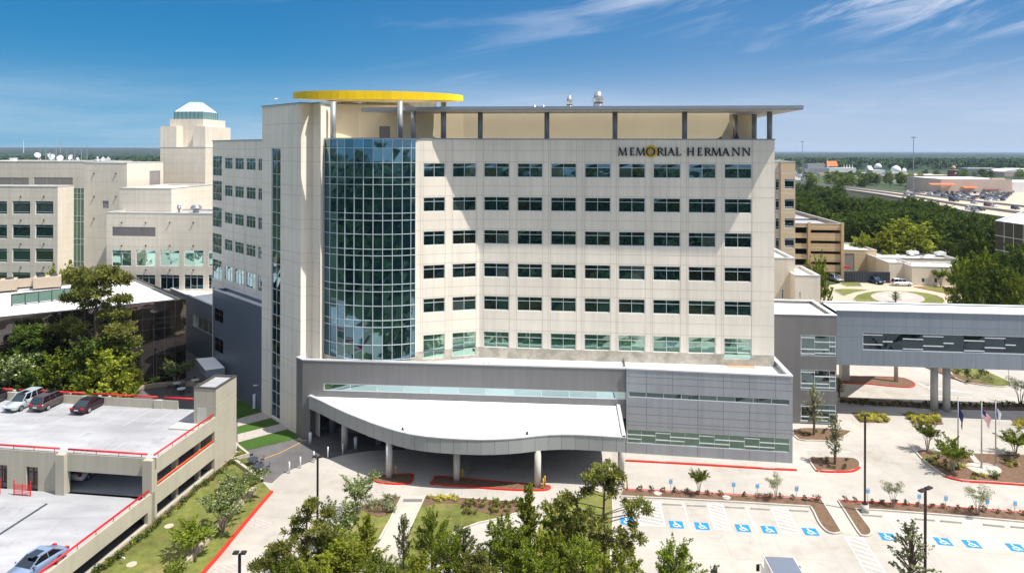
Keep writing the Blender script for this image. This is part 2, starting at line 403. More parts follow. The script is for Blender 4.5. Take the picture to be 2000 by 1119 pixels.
def inset(poly, d):
    n = len(poly); out = []
    for i in range(n):
        a, b, c = poly[i-1], poly[i], poly[(i+1) % n]
        def ln(p, q):
            dx, dy = q[0]-p[0], q[1]-p[1]; L = hypot(dx, dy); dx /= L; dy /= L
            return (p[0]-dy*d, p[1]+dx*d, dx, dy)
        x1, y1, ax, ay = ln(a, b); x2, y2, bx, by = ln(b, c)
        det = ax*by-ay*bx
        if abs(det) < 1e-3: out.append((x2, y2))
        else:
            t = ((x2-x1)*by-(y2-y1)*bx)/det; out.append((x1+ax*t, y1+ay*t))
    return out
def building(parent, poly, z0, z1, wm, rm='white_roof', holes={}, jh=(), jv={}, par=.5, th=.35, cap='cap_metal', jm='joint', rev=.2, wname='wall', jw=.05, dark=(), roof=True):
    """walls round a CCW footprint with a parapet, its metal cap and the roof inside it"""
    w = MB(); n = len(poly)
    for i in range(n):
        if i in dark: continue
        wall(w, poly[i], poly[(i+1) % n], z0, z1, holes.get(i, ()), 0, rev, jh, jv.get(i, ()), 1, jw)
    ins = inset(poly, th)
    for i in range(n):
        a, b = ins[i], ins[(i+1) % n]
        w.face([(a[0], a[1], z1), (b[0], b[1], z1), (b[0], b[1], z1-par), (a[0], a[1], z1-par)], 0)
    wo = w.build(wname, [wm, jm], parent)
    c = MB(); oo = inset(poly, -.06); ii = inset(poly, th+.05)
    for i in range(n):
        j = (i+1) % n
        for (a, b, c2, d, za, zb) in ((oo[i], oo[j], ii[j], ii[i], z1+.002, z1+.09),):
            c.hexa([a, b, c2, d], za, zb)
    c.build('parapet_cap', cap, parent)
    if roof:
        r = MB(); r.face([(x, y, z1-par) for x, y in inset(poly, th-.02)]); r.build('roof', rm, parent)
    return wo
def rect_px(px0, px1, D, depth, frame=None):
    """CCW footprint of a block: front face between two columns at distance D, sides along the depth axis"""
    e1, e2 = frame or (E1, E2)
    p0 = XY(px0, D); p1 = along(p0, e1, px1)
    return [p0, p1, add(p1, e2, depth), add(p0, e2, depth)]
def hole_px(p0, p1, xa, xb, ya, yb):
    """hole in a wall from picture columns xa..xb and rows ya (top)..yb (bottom) read at the middle"""
    sa, _ = hit(p0, p1, xa, (ya+yb)/2); sb, _ = hit(p0, p1, xb, (ya+yb)/2)
    xm = (xa+xb)/2
    _, zt = hit(p0, p1, xm, ya); _, zb = hit(p0, p1, xm, yb)
    return (sa, sb, zb, zt)

mat('canopy', (.013, .032, .015), .95, var=.6, scale=.012, var2=.3, scale2=.0016, stretch=(1, .35, 1))

mat('lantern_glass', (.22, .36, .36), .2, .3, var=.05)
# ---------------------------------------------------------------- camera, world, light
sc = bpy.context.scene
cam = bpy.data.cameras.new('camera'); cam.lens = 36*F/2000; cam.sensor_width = 36
cam.shift_y = -(559.5-HZ)/2000; cam.clip_end = 60000; cam.clip_start = .5
co = bpy.data.objects.new('camera', cam); C.objects.link(co); co.location = (0, 0, H)
co.rotation_euler = (pi/2, -ROLL, 0); sc.camera = co
SUN = (.446, -.191, .875)
SEL = math.asin(SUN[2]); SAZ = atan2(SUN[0], SUN[1])
w = bpy.data.worlds.new('World'); sc.world = w; w.use_nodes = True
N, Lk = w.node_tree.nodes, w.node_tree.links
bg = N['Background']
sky = N.new('ShaderNodeTexSky'); sky.sky_type = 'NISHITA'; sky.sun_disc = False
sky.sun_elevation = SEL; sky.sun_rotation = SAZ; sky.altitude = 60; sky.air_density = 1.0; sky.dust_density = .6; sky.ozone_density = 3.0
tc = N.new('ShaderNodeTexCoord')
sep = N.new('ShaderNodeSeparateXYZ'); Lk.new(tc.outputs['Generated'], sep.inputs[0])
# cirrus: noise on a plane far above, so streaks converge towards the horizon
dv = N.new('ShaderNodeMath'); dv.operation = 'ADD'; dv.inputs[1].default_value = .06; Lk.new(sep.outputs[2], dv.inputs[0])
ab = N.new('ShaderNodeMath'); ab.operation = 'MAXIMUM'; ab.inputs[1].default_value = .03; Lk.new(dv.outputs[0], ab.inputs[0])
dx = N.new('ShaderNodeMath'); dx.operation = 'DIVIDE'; Lk.new(sep.outputs[0], dx.inputs[0]); Lk.new(ab.outputs[0], dx.inputs[1])
dy = N.new('ShaderNodeMath'); dy.operation = 'DIVIDE'; Lk.new(sep.outputs[1], dy.inputs[0]); Lk.new(ab.outputs[0], dy.inputs[1])
cb = N.new('ShaderNodeCombineXYZ'); Lk.new(dx.outputs[0], cb.inputs[0]); Lk.new(dy.outputs[0], cb.inputs[1])
def cloud(rot, scl, seed, sc_, lo, hi, dist=.8):
    mp = N.new('ShaderNodeMapping'); mp.inputs['Rotation'].default_value = (0, 0, radians(rot)); mp.inputs['Scale'].default_value = scl
    mp.inputs['Location'].default_value = (seed, seed*.7, 0)
    Lk.new(cb.outputs[0], mp.inputs[0])
    n = N.new('ShaderNodeTexNoise'); n.inputs['Scale'].default_value = sc_; n.inputs['Detail'].default_value = 9; n.inputs['Roughness'].default_value = .62
    n.inputs['Distortion'].default_value = dist
    Lk.new(mp.outputs[0], n.inputs['Vector'])
    r = N.new('ShaderNodeMapRange'); r.interpolation_type = 'SMOOTHSTEP'; r.inputs[1].default_value = lo; r.inputs[2].default_value = hi
    Lk.new(n.outputs[0], r.inputs[0]); return r.outputs[0]
def mth(op, a, b):
    m = N.new('ShaderNodeMath'); m.operation = op
    for i, x in enumerate((a, b)):
        if isinstance(x, (int, float)): m.inputs[i].default_value = x
        else: Lk.new(x, m.inputs[i])
    return m.outputs[0]
def rng(x, a, b, c, d, smooth=True):
    r = N.new('ShaderNodeMapRange')
    if smooth: r.interpolation_type = 'SMOOTHSTEP'
    for i, v in zip((1, 2, 3, 4), (a, b, c, d)): r.inputs[i].default_value = v
    Lk.new(x, r.inputs[0]); return r.outputs[0]
uu = mth('DIVIDE', sep.outputs[0], mth('MAXIMUM', mth('ABSOLUTE', sep.outputs[1], 0), .05))
cb2 = N.new('ShaderNodeCombineXYZ'); Lk.new(uu, cb2.inputs[0]); Lk.new(sep.outputs[2], cb2.inputs[1])
def streak(rot, scl, loc, lo, hi, dist=.6):
    mp = N.new('ShaderNodeMapping'); mp.inputs['Rotation'].default_value = (0, 0, radians(rot)); mp.inputs['Scale'].default_value = scl; mp.inputs['Location'].default_value = loc
    mp.vector_type = 'TEXTURE' if 0 else 'POINT'
    r0 = N.new('ShaderNodeVectorRotate'); r0.rotation_type = 'Z_AXIS'; r0.inputs['Angle'].default_value = radians(rot); Lk.new(cb2.outputs[0], r0.inputs['Vector'])
    mp.inputs['Rotation'].default_value = (0, 0, 0); Lk.new(r0.outputs[0], mp.inputs[0])
    n = N.new('ShaderNodeTexNoise'); n.inputs['Scale'].default_value = 1; n.inputs['Detail'].default_value = 8; n.inputs['Roughness'].default_value = .6; n.inputs['Distortion'].default_value = dist
    Lk.new(mp.outputs[0], n.inputs['Vector']); return rng(n.outputs[0], lo, hi, 0, 1)
s1 = streak(-13, (3.2, 26, 1), (4.2, 1.3, 0), .44, .70, .7)
m1 = mth('MULTIPLY', rng(mth('ADD', sep.outputs[2], mth('MULTIPLY', uu, .08)), .165, .235, 0, 1), rng(uu, -.05, .30, 0, 1))
s2 = streak(-9, (2.6, 20, 1), (11.7, 3.1, 0), .52, .78, .6)
m2_ = mth('MULTIPLY', rng(uu, -.35, .35, .12, .45), rng(sep.outputs[2], .05, .12, .3, 1))
c1 = mth('ADD', mth('MULTIPLY', s1, m1), mth('MULTIPLY', s2, m2_))
c2 = cloud(20, (.45, .55, 1), 9.4, .26, .36, .80, .3)          # soft low veil
low = rng(sep.outputs[2], .05, .14, 1.0, 0.0)
c2 = mth('MULTIPLY', mth('MULTIPLY', c2, low), .38)
c3 = mth('MULTIPLY', rng(sep.outputs[2], .015, .14, .28, 0), rng(uu, -.6, .3, .25, 1))
cl = mth('MINIMUM', mth('ADD', mth('ADD', mth('MULTIPLY', c1, .75), c2), c3), .85)
# clear-air gradient near the horizon (deeper blue to the left), blended higher up into the physical sky plus an added neutral fill
gr = N.new('ShaderNodeValToRGB'); e = gr.color_ramp.elements
e[0].position = 0; e[0].color = (.36, .50, .68, 1); e[1].position = .26; e[1].color = (.055, .21, .50, 1)
for p_, c_ in ((.05, (.27, .44, .67)), (.10, (.175, .36, .63)), (.16, (.105, .29, .58))): x = e.new(p_); x.color = (*c_, 1)
Lk.new(sep.outputs[2], gr.inputs[0])
gs_ = N.new('ShaderNodeVectorMath'); gs_.operation = 'MULTIPLY'; Lk.new(gr.outputs[0], gs_.inputs[0])
lr = N.new('ShaderNodeValToRGB'); e = lr.color_ramp.elements; e[0].position = .15; e[0].color = (.34, .84, .92, 1); e[1].position = .8; e[1].color = (1, 1, 1, 1)
Lk.new(mth('ADD', sep.outputs[0], .5), lr.inputs[0]); Lk.new(lr.outputs[0], gs_.inputs[1])
sc2 = N.new('ShaderNodeVectorMath'); sc2.operation = 'SCALE'; sc2.inputs['Scale'].default_value = 3.95; Lk.new(gs_.outputs[0], sc2.inputs[0])
tint = N.new('ShaderNodeMix'); tint.data_type = 'RGBA'
Lk.new(rng(sep.outputs[2], .22, .55, 1.0, 0.0), tint.inputs[0]); up = N.new('ShaderNodeMix'); up.data_type = 'RGBA'; up.inputs[0].default_value = .6; up.inputs[7].default_value = (3.8, 3.75, 3.7, 1)  # unseen overhead sky: bright neutral fill added to lift the shaded walls
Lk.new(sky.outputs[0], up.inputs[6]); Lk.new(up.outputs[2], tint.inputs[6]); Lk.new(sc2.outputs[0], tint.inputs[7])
mx = N.new('ShaderNodeMix'); mx.data_type = 'RGBA'
Lk.new(cl, mx.inputs[0]); Lk.new(tint.outputs[2], mx.inputs[6]); mx.inputs[7].default_value = (3.25, 3.4, 3.9, 1)
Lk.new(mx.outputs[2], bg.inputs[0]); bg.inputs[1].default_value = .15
sl = bpy.data.lights.new('sun', 'SUN'); sl.energy = 3.9; sl.angle = radians(.5); sl.color = (1, .95, .88)
so = bpy.data.objects.new('sun', sl); C.objects.link(so); so.location = (60, -40, 120)
import mathutils
so.rotation_euler = mathutils.Vector(SUN).to_track_quat('Z', 'Y').to_euler()
vs = sc.view_settings; vs.view_transform = 'Standard'; vs.look = 'None'; vs.gamma = 1; vs.exposure = .80
cy = sc.cycles; cy.max_bounces = 6; cy.diffuse_bounces = 3; cy.glossy_bounces = 3; cy.transmission_bounces = 2; cy.transparent_max_bounces = 4; cy.volume_bounces = 0

# ================================================================ MAIN HOSPITAL
ZR = 37.3
f1 = 1/sqrt(2)
W45 = (-f1, f1); N45 = (f1, f1)       # wing direction (to the back left) and its normal's opposite
glassD = [(626, 86.0), (634, 85.3), (645, 84.5), (659, 83.9), (674, 83.5), (692, 83.2), (710, 82.95), (729, 82.8), (748, 82.8), (767, 82.95), (786, 83.2), (803, 83.6), (812, 83.9)]
glassD = [(p, d+1.35) for p, d in glassD]
arc = [XY(p, d) for p, d in glassD]
FP = [XY(812, 85.25), XY(876, 86.5), XY(937, 87.6), XY(1002, 87.1), XY(1513, 84.2)]
TA = XY(588, 85.9)
TB = along(TA, N45, 610)
TC = along(TB, (f1, -f1), 626.3)
TL = add(TA, W45, 0)
TL = along(TA, W45, 512)
hosp = thing('hospital_building', 'large cream hospital with curved dark glass bay, yellow roof ring and grey metal base', 'hospital', (*XY(1000, 86), 0))
TOPS = [34.3, 30.0, 25.75, 21.5, 17.3]
colw = [(827, 869), (884, 930), (945, 994.5), (1010.5, 1059.5), (1076, 1125.5), (1142, 1192.5), (1208.5, 1260), (1276, 1329), (1345, 1398), (1415, 1468)]
holes = {0: [], 1: [], 2: [], 3: []}
jvs = {0: [], 1: [], 2: [], 3: []}
wins = []
for ci, (a, b) in enumerate(colw):
    e = 0 if ci == 0 else 1 if ci == 1 else 2 if ci == 2 else 3
    p0, p1 = FP[e], FP[e+1]
    s0, s1 = hit(p0, p1, a, 400)[0], hit(p0, p1, b, 400)[0]
    for t in TOPS:
        holes[e].append((s0, s1, t-1.78, t)); wins.append((p0, p1, s0, s1, t-1.78, t, (.5,), (.3,)))
    zb, hm = ((9.75 if ci < 2 else 10.15, (.22, .70)) if ci < 2 or ci == 9 else (10.75, (.32,)))
    zt = 12.75 if ci != 9 else 12.7
    if ci == 9: hm = (.22, .68)
    holes[e].append((s0, s1, zb, zt)); wins.append((p0, p1, s0, s1, zb, zt, (.5,), hm))
    jvs[e] += [s0-.05, s1+.05, s1+.75 if ci < 9 else s1+.05]
    if ci == 0: jvs[e] += [s0-.35]
wm = MB()
jh = []
for t in TOPS: jh += [t+.16, t-2.9]
jh += [35.9, 13.0]
for e in range(4):
    wall(wm, FP[e], FP[e+1], 10.75, ZR, [h if h[2] >= 10.75 else (h[0], h[1], 10.75, h[3]) for h in holes[e]], 0, .22, jh, jvs[e], 1, .05)
# the two sides and the back of the block
back = 26
RB = add(FP[4], E2, back)
MB3 = [FP[4], RB, add(TC, E2, back+4)]
wall(wm, FP[4], RB, 0, ZR, (), 0, .2, jh)
wall(wm, RB, add(TC, E2, back), 0, ZR)
wm.build('wall', ['precast', 'joint'], hosp)
sm = MB()
for e in range(4):
    wall(sm, add(FP[e], (0, 0), 0), FP[e+1], 9.0, 10.75, [(h[0], h[1], h[2], 10.75) for h in holes[e] if h[2] < 10.75], 0, .22)
sm.build('plinth', 'stained_concrete', hosp)
for p0, p1, s0, s1, a, b, vmm, hmm in wins:
    window(hosp, p0, p1, s0, s1, a, b, vmm, hmm, rec=.13, pane='teal_glass' if b < 13 else 'glass')
# parapet cap of the curved front
poly_cap = arc + FP[1:]
cp = MB()
for a, b in zip(poly_cap, poly_cap[1:]):
    L = hypot(b[0]-a[0], b[1]-a[1]); nx, ny = (b[1]-a[1])/L, -(b[0]-a[0])/L
    cp.hexa([add(a, (nx, ny), .08), add(b, (nx, ny), .08), add(b, (nx, ny), -.4), add(a, (nx, ny), -.4)], ZR+.002, ZR+.14)
a, b = FP[4], RB
cp.hexa([add(a, E1, .08), add(b, E1, .08), add(b, E1, -.4), add(a, E1, -.4)], ZR+.004, ZR+.145)
cp.build('parapet_cap', 'column_metal', hosp)
rf = MB(); rf.face([(x, y, ZR-.9) for x, y in [TC]+arc[1:]+FP[1:]+[RB, add(TC, E2, back)]]); rf.build('roof', 'white_roof', hosp)
# curved curtain wall
rows = [271.5, 289.5, 318, 347, 361, 388, 417, 431, 458, 487, 500, 528, 556, 570, 598, 626, 639.5, 674, 703]
zs = [ZP(729, y, 84.15) for y in rows]; zs[0] = ZR
gl = MB(); mu = MB()
for i in range(len(arc)-1):
    a, b = arc[i], arc[i+1]
    L = hypot(b[0]-a[0], b[1]-a[1]); nx, ny = (b[1]-a[1])/L, -(b[0]-a[0])/L
    for z1, z0 in zip(zs, zs[1:]):
        j = lambda: random.uniform(-.010, .010)
        q = []
        for p, z in ((a, z0), (b, z0), (b, z1), (a, z1)):
            o = j(); q.append((p[0]+nx*o, p[1]+ny*o, z))
        gl.face(q)
    for z in zs:
        mu.bar((a[0]+nx*.05, a[1]+ny*.05, z), (b[0]+nx*.05, b[1]+ny*.05, z), .10, .055)
for p in arc: mu.box((p[0]-.027, p[1]-.11, zs[-1]), (p[0]+.027, p[1]+.06, ZR-.01))
g = gl.build('curtain_wall', 'curtain_glass', hosp); mu.build('mullion', 'mullion', g)
bs = MB()
for a, b in zip(arc, arc[1:]): bs.face([(a[0], a[1]-.05, 9), (b[0], b[1]-.05, 9), (b[0], b[1]-.05, zs[-1]), (a[0], a[1]-.05, zs[-1])])
bs.build('plinth', 'stained_concrete', hosp)
# stair tower at the left corner: z 0..41.8
ZT = 41.8
tw = MB()
sA, _ = hit(TL, TA, 529.5, 500); sB, _ = hit(TL, TA, 547.5, 500)
ztop = ZP(538, 290, (TA[1]+TL[1])/2)
tj = [t-2.9 for t in TOPS]+[t+.16 for t in TOPS]+[36.2, 39.3, 13, 8.8, 4.6]
wall(tw, TL, TA, 0, ZT, [(sA, sB, .3, ztop)], 0, .25, tj, [hit(TL, TA, 571, 500)[0]], 1, .06)
wall(tw, TA, TB, 0, ZT, (), 0, .2, tj)
wall(tw, TB, TC, 0, ZT, (), 0, .2, tj)
T4 = add(TC, E2, 9); T5 = add(TL, N45, 7)
wall(tw, TC, T4, 9, ZT); wall(tw, T4, T5, ZR-1, ZT); wall(tw, T5, TL, 0, ZT)
tw.build('stair_tower_wall', ['precast', 'joint'], hosp)
tp = [TL, TA, TB, TC, T4, T5]
r = MB(); r.face([(x, y, ZT-.3) for x, y in tp]); r.build('stair_tower_roof', 'white_roof', hosp)
c = MB()
for i in range(len(tp)):
    a, b = tp[i], tp[(i+1) % len(tp)]
    c.bar((a[0], a[1], ZT+.06), (b[0], b[1], ZT+.06), .35, .12)
c.build('parapet_cap', 'column_metal', hosp)
nrow = 21
hm = [k/nrow for k in range(1, nrow)]
window(hosp, TL, TA, sA, sB, .3, ztop, (.5,), hm, rec=.18, fw=.08, pane='glass', name='stair_window', tilt=.012)
# left wing (same direction as the stair tower's left face, set back)
WS = 62.5
def onW(px, s=WS):
    k = (px-1000)/F; Y = s/(1+k); return (s-Y, Y)
WL0, WR0 = onW(415.5), onW(514)
ww = MB(); hs_ = []; jw_ = []
for a, b in ((439, 454), (459, 476), (481, 499), (504, 511.5)):
    s0, s1 = hit(WL0, WR0, a, 400)[0], hit(WL0, WR0, b, 400)[0]
    jw_ += [s0-.4, s1+.4]
    for k, t in enumerate(TOPS):
        z1 = t+.35; z0 = t-1.4 if k < 4 else t-1.9
        hs_.append((s0, s1, z0, z1, (.5,) if a == 504 else (.33, .66), (.3,)))
for k, t in enumerate([34.9]+[x+.9 for x in TOPS[1:]]+[13.5]):
    hs_.append((.02, hit(WL0, WR0, 433, 400)[0], t-3.2, t, (.33, .66), (.2, .62)))
wall(ww, WL0, WR0, 8, ZR, [h[:4] for h in hs_], 0, .2, [t+.55 for t in TOPS]+[t-2.6 for t in TOPS]+[36.0], jw_, 1, .05)
Wb0, Wb1 = add(WL0, N45, 18), add(WR0, N45, 18)
wall(ww, Wb0, WL0, 0, ZR); wall(ww, Wb1, Wb0, 0, ZR)
ww.build('wing_wall', ['precast', 'joint'], hosp)
for h in hs_: window(hosp, WL0, WR0, h[0], h[1], h[2], h[3], h[4], h[5], rec=.1, fw=.06, tilt=.01, name='wing_window')
r = MB(); r.face([(x, y, ZR-.5) for x, y in (WL0, WR0, Wb1, Wb0)]); r.build('wing_roof', 'white_roof', hosp)
c = MB()
for a, b in ((WL0, WR0), (Wb0, WL0)): c.bar((a[0], a[1], ZR+.06), (b[0], b[1], ZR+.06), .3, .12)
c.build('parapet_cap', 'column_metal', hosp)
# penthouse behind the parapet
PH0 = XY(634, 90.5); PH1 = XY(905, 96); PH2 = along(XY(905, 93.2), E1, 1424)
phv = [XY(634, 90.0), XY(700, 91.8), XY(775, 92.6), XY(850, 93.0), XY(905, 93.0)]
PHE = along(phv[-1], E1, 1424)
pw = MB()
def ptop(i): return 42.0 if i < 2 else 41.25
for i in range(len(phv)-1):
    hl = [hole_px(phv[1], phv[2], 741, 762, 247, 278)] if i == 1 else ()
    wall(pw, phv[i], phv[i+1], ZR-1, ptop(i), hl, 0, .15)
wall(pw, phv[-1], PHE, ZR-1, 41.25, (), 0, .1, (), ())
PHR = add(PHE, E2, 5.5)
wall(pw, PHE, PHR, ZR-1, 40.8); wall(pw, PHR, add(PHR, E1, 4.6), ZR-1, 40.8)
wall(pw, add(PHR, E1, 4.6), add(add(PHR, E1, 4.6), E2, 12), ZR-1, 40.8)
pw.build('penthouse_wall', ['cream_metal', 'tan_light'], hosp)
a, b, z0, z1 = hole_px(phv[1], phv[2], 741, 762, 247, 278)
window(hosp, phv[1], phv[2], a, b, z0, z1, (.5,), (), rec=.12, fw=.08, frame='louver', pane='louver', name='penthouse_louver')
# grey metal screen on the penthouse seen through the ring
g = MB()
for i in range(3):
    a, b = phv[i], phv[i+1]
    wall(g, add(a, E2, .8), add(b, E2, .8), 41.2, 42.75, (), 0, .1, (), [k*1.0 for k in range(1, 12)], 1, .05)
g.build('roof_screen', ['light_panel', 'panel_joint'], hosp)
# flat roof canopy: bottom 40.8
CB, CT = 40.85, 41.25
n0 = add(XY(1568, 81.0), E1, 0)
cf0 = along(n0, E1, 880)
SD = 7.0
q_ = add(n0, E2, SD); rear_l = along(q_, E1, 772); rear_r = along(q_, E1, 1440)
cpts = [XY(706, 87.9), cf0, n0, q_, rear_l]
cptsB = [rear_r, q_, add(q_, E2, 15), add(rear_r, E2, 15)]
cn = MB(); cn.hexa(cpts, CB, CT, 0); cn.hexa([add(p, E2, .004) for p in cptsB], CB, CT, 0); cn.build('canopy_roof', ['soffit'], hosp)
ed = MB()
for a, b in zip(cpts, cpts[1:]+cpts[:1]):
    ed.bar((a[0], a[1], (CB+CT)/2+.10), (b[0], b[1], (CB+CT)/2+.10), .16, .42)
ed.build('canopy_edge', 'column_metal', hosp)
tpw = MB(); tpw.face([(x, y, CT+.02) for x, y in inset(cpts, .1)]); tpw.build('canopy_membrane', 'white_roof', hosp)
jn = MB()
fl = hypot(n0[0]-cf0[0], n0[1]-cf0[1])
for k in range(1, int(fl/1.55)):
    s = k*1.55; a = add(cf0, E1, s)
    a1 = add(a, E2, .15); b1 = add(a, E2, SD-.1)
    jn.face([(a1[0]-.03, a1[1], CB-.004), (a1[0]+.03, a1[1], CB-.004), (b1[0]+.03, b1[1], CB-.004), (b1[0]-.03, b1[1], CB-.004)])
jn.build('soffit_joint', 'panel_joint', hosp)
# round columns under the canopy
q0 = add(FP[3], E2, 1.6)
cols = [(along(q0, E1, p)) for p in (938, 1068, 1201, 1337, 1503)]
for p in cols: m = MB(); m.cyl(*p, ZR-.9, CB, .33, 20); m.build('canopy_column', 'column_metal', hosp, True)
for px, D in ((807, 86.5), (1436, 93.5), (1452, 97), (1473, 92)):
    m = MB(); m.cyl(*XY(px, D), ZR-.9, CB, .33, 20); m.build('canopy_column', 'column_metal', hosp, True)
# yellow ring
RZ0, RZ1 = 42.0, 43.0
rc = XY(742, 87.2); ra, rb = 10.55, 6.1; tilt = radians(-6)
def rp(t, a, b, off=(0, 0)):
    x, y = a*cos(t)+off[0], b*sin(t)+off[1]
    return (rc[0]+x*cos(tilt)*1-y*sin(tilt)*-1*-1, rc[1]+y*cos(tilt)-x*sin(tilt)*1)
n = 64
ring = MB()
for k in range(n):
    t0, t1 = 2*pi*k/n, 2*pi*(k+1)/n
    o0, o1 = rp(t0, ra, rb), rp(t1, ra, rb); i0, i1 = rp(t0, ra-2.6, rb-2.4), rp(t1, ra-2.6, rb-2.4)
    h = lambda t: .62+.42*max(0, -sin(t))
    z0a, z0b = RZ1-h(t0), RZ1-h(t1)
    ring.face([(*o0, z0a), (*o1, z0b), (*o1, RZ1), (*o0, RZ1)])
    ring.face([(*o0, z0a), (*i0, z0a), (*i1, z0b), (*o1, z0b)])
    ring.face([(*o0, RZ1), (*o1, RZ1), (*i1, RZ1), (*i0, RZ1)])
for k in range(0, n, 2):
    t0 = 2*pi*k/n; o0 = rp(t0, ra+.012, rb+.012); o1 = rp(t0+.004, ra+.012, rb+.012)
    ring.face([(*o0, RZ1-h(t0)), (*o1, RZ1-h(t0)), (*o1, RZ1), (*o0, RZ1)], 1)
ring.build('roof_ring', ['yellow', 'gold'], hosp)
inn = MB()
for k in range(n):
    t0, t1 = 2*pi*k/n, 2*pi*(k+1)/n
    i0, i1 = rp(t0, ra-2.62, rb-2.42), rp(t1, ra-2.62, rb-2.42)
    inn.face([(*i0, RZ1-h(t0)), (*i0, RZ1), (*i1, RZ1), (*i1, RZ1-h(t1))])
inn.build('ring_inner_fascia', 'light_panel', hosp)
for px, D, r_ in ((650.5, 87.4, .37), (781, 86.2, .36), (866, 88.0, .36)):
    m = MB(); m.cyl(*XY(px, D), ZR-.9, RZ0+.1, r_, 20); m.build('ring_column', 'column_metal', hosp, True)
# roof things
def vent(px, D, ytop, ybot, r, label, capz=.55):
    z1, z0 = ZP(px, ytop, D), CT+.03
    t = thing('exhaust_stack', label, 'exhaust stack', (*XY(px, D), z0), 'exhaust stacks on the roof')
    m = MB(); m.cyl(*XY(px, D), z0, z0+(z1-z0)*.5, r*.8, 16); m.build('duct', 'steel', t, True)
    m = MB(); m.cyl(*XY(px, D), z0+(z1-z0)*.5, z1, r, 16, 0, r*.5); m.build('nozzle', 'steel', t, True)
vent(1112, 98, 187, 210, .5, 'slim pointed grey exhaust stack on the flat roof canopy')
vent(1168, 96, 179, 210, .82, 'wide grey exhaust stack with a cone top on the flat roof canopy')
for px, lab in ((1044, 'small mushroom roof vent left on the canopy roof, nearer the yellow ring'), (1061, 'small mushroom roof vent on the canopy roof, nearer the slim pointed stack')):
    p = XY(px, 95); m = MB(); m.cyl(*p, CT+.02, CT+.7, .12, 8); m.cyl(*p, CT+.7, CT+.95, .28, 10, 0, .1)
    tag(m.build('roof_vent', 'steel'), lab, 'roof vent', 'small roof vents')
fl_ = thing('floodlight', 'white floodlight on an arm above the stair tower roof', 'floodlight', (*XY(565, 90), ZT))
p = XY(565, 90); m = MB(); m.tube([(p[0], p[1], ZT), (p[0], p[1], ZT+.75), (p[0]-1.55, p[1], ZT+.85)], .04, 6); m.build('arm', 'steel', fl_)
m = MB(); m.tube([(p[0]-1.5, p[1], ZT+.85), (p[0]-1.9, p[1], ZT+.75)], [.08, .14], 8); m.build('lamp_head', 'white_metal', fl_)
# small things on the roof edge at the right
m = MB(); p = XY(1406, 88); m.tube([(p[0], p[1], ZR-.9), (p[0], p[1], ZR+.25)], .03, 6); m.tube([(p[0]-.1, p[1], ZR+.3), (p[0]+.2, p[1]-.1, ZR+.36)], .08, 6)
tag(m.build('security_camera', 'dark_frame'), 'small grey camera on a post above the last roof bay, behind the sign', 'camera')
m = MB(); p = XY(1404, 89); m.tube([(p[0], p[1], ZR-.9), (p[0], p[1], ZR+.1)], .12, 8); m.tube([(p[0]-.3, p[1], ZR+.1), (p[0]+.3, p[1], ZR+.22)], .14, 8)
tag(m.build('fire_valve', 'lamp_red'), 'small red roof valve behind the parapet near the right end', 'valve')
m = MB(); p = XY(1439, 89); m.cyl(*p, ZR-.9, ZR+.3, .3, 8); m.cyl(*p, ZR+.3, ZR+1.0, .3, 8, 0, .05)
tag(m.build('roof_vent', 'dark_frame'), 'dark pointed roof vent behind the parapet at the right end', 'roof vent', 'small roof vents')
# ---------------------------------------------------------------- sign letters
sign = thing('hospital_sign', 'black serif letters reading MEMORIAL HERMANN with a yellow disc behind the O', 'sign', (*along(FP[3], E1, 1340), 35))
LP0, LP1 = FP[3], FP[4]
ldx, ldy = LP1[0]-LP0[0], LP1[1]-LP0[1]; LL = hypot(ldx, ldy); ldx /= LL; ldy /= LL
zb_ = hit(LP0, LP1, 1340, 304.5)[1]; zt_ = hit(LP0, LP1, 1340, 289)[1]; LH = zt_-zb_
class Glyph:
    def __init__(s, px0, px1):
        s.s0 = hit(LP0, LP1, px0, 297)[0]; s.W = hit(LP0, LP1, px1, 297)[0]-s.s0; s.mb = MB(); s.k = 0
    def P(s, x, y, o): return (LP0[0]+ldx*(s.s0+x)+ldy*o, LP0[1]+ldy*(s.s0+x)-ldx*o, zb_+y*LH)
    def poly(s, pts):
        s.k += 1; o = .16+s.k*.003; n = len(pts); i = len(s.mb.v)
        s.mb.v += [s.P(x, y, .03) for x, y in pts]+[s.P(x, y, o) for x, y in pts]
        for a in range(n):
            b = (a+1) % n; s.mb.f.append((i+a, i+b, i+n+b, i+n+a)); s.mb.m.append(0)
        s.mb.f.append(tuple(i+n+a for a in range(n))); s.mb.m.append(0)
    def st(s, x0, y0, x1, y1, w):   # stroke, horizontal width w
        s.poly([(x0-w/2, y0), (x0+w/2, y0), (x1+w/2, y1), (x1-w/2, y1)])
    def hb(s, x0, x1, y, t): s.poly([(x0, y-t/2), (x1, y-t/2), (x1, y+t/2), (x0, y+t/2)])
    def serif(s, x, y, w=.30): s.poly([(x-w/2, y-.03), (x+w/2, y-.03), (x+w/2, y+.03), (x-w/2, y+.03)])
    def bow(s, cx, cy, rx, ry, wx, wy, t0=0, t1=360, n=28):
        for k in range(n):
            a, b = radians(t0+(t1-t0)*k/n), radians(t0+(t1-t0)*(k+1)/n)
            s.poly([(cx+rx*cos(a), cy+ry*sin(a)), (cx+rx*cos(b), cy+ry*sin(b)), (cx+(rx-wx)*cos(b), cy+(ry-wy)*sin(b)), (cx+(rx-wx)*cos(a), cy+(ry-wy)*sin(a))])
            s.k -= 1
TK, TN = .165, .075
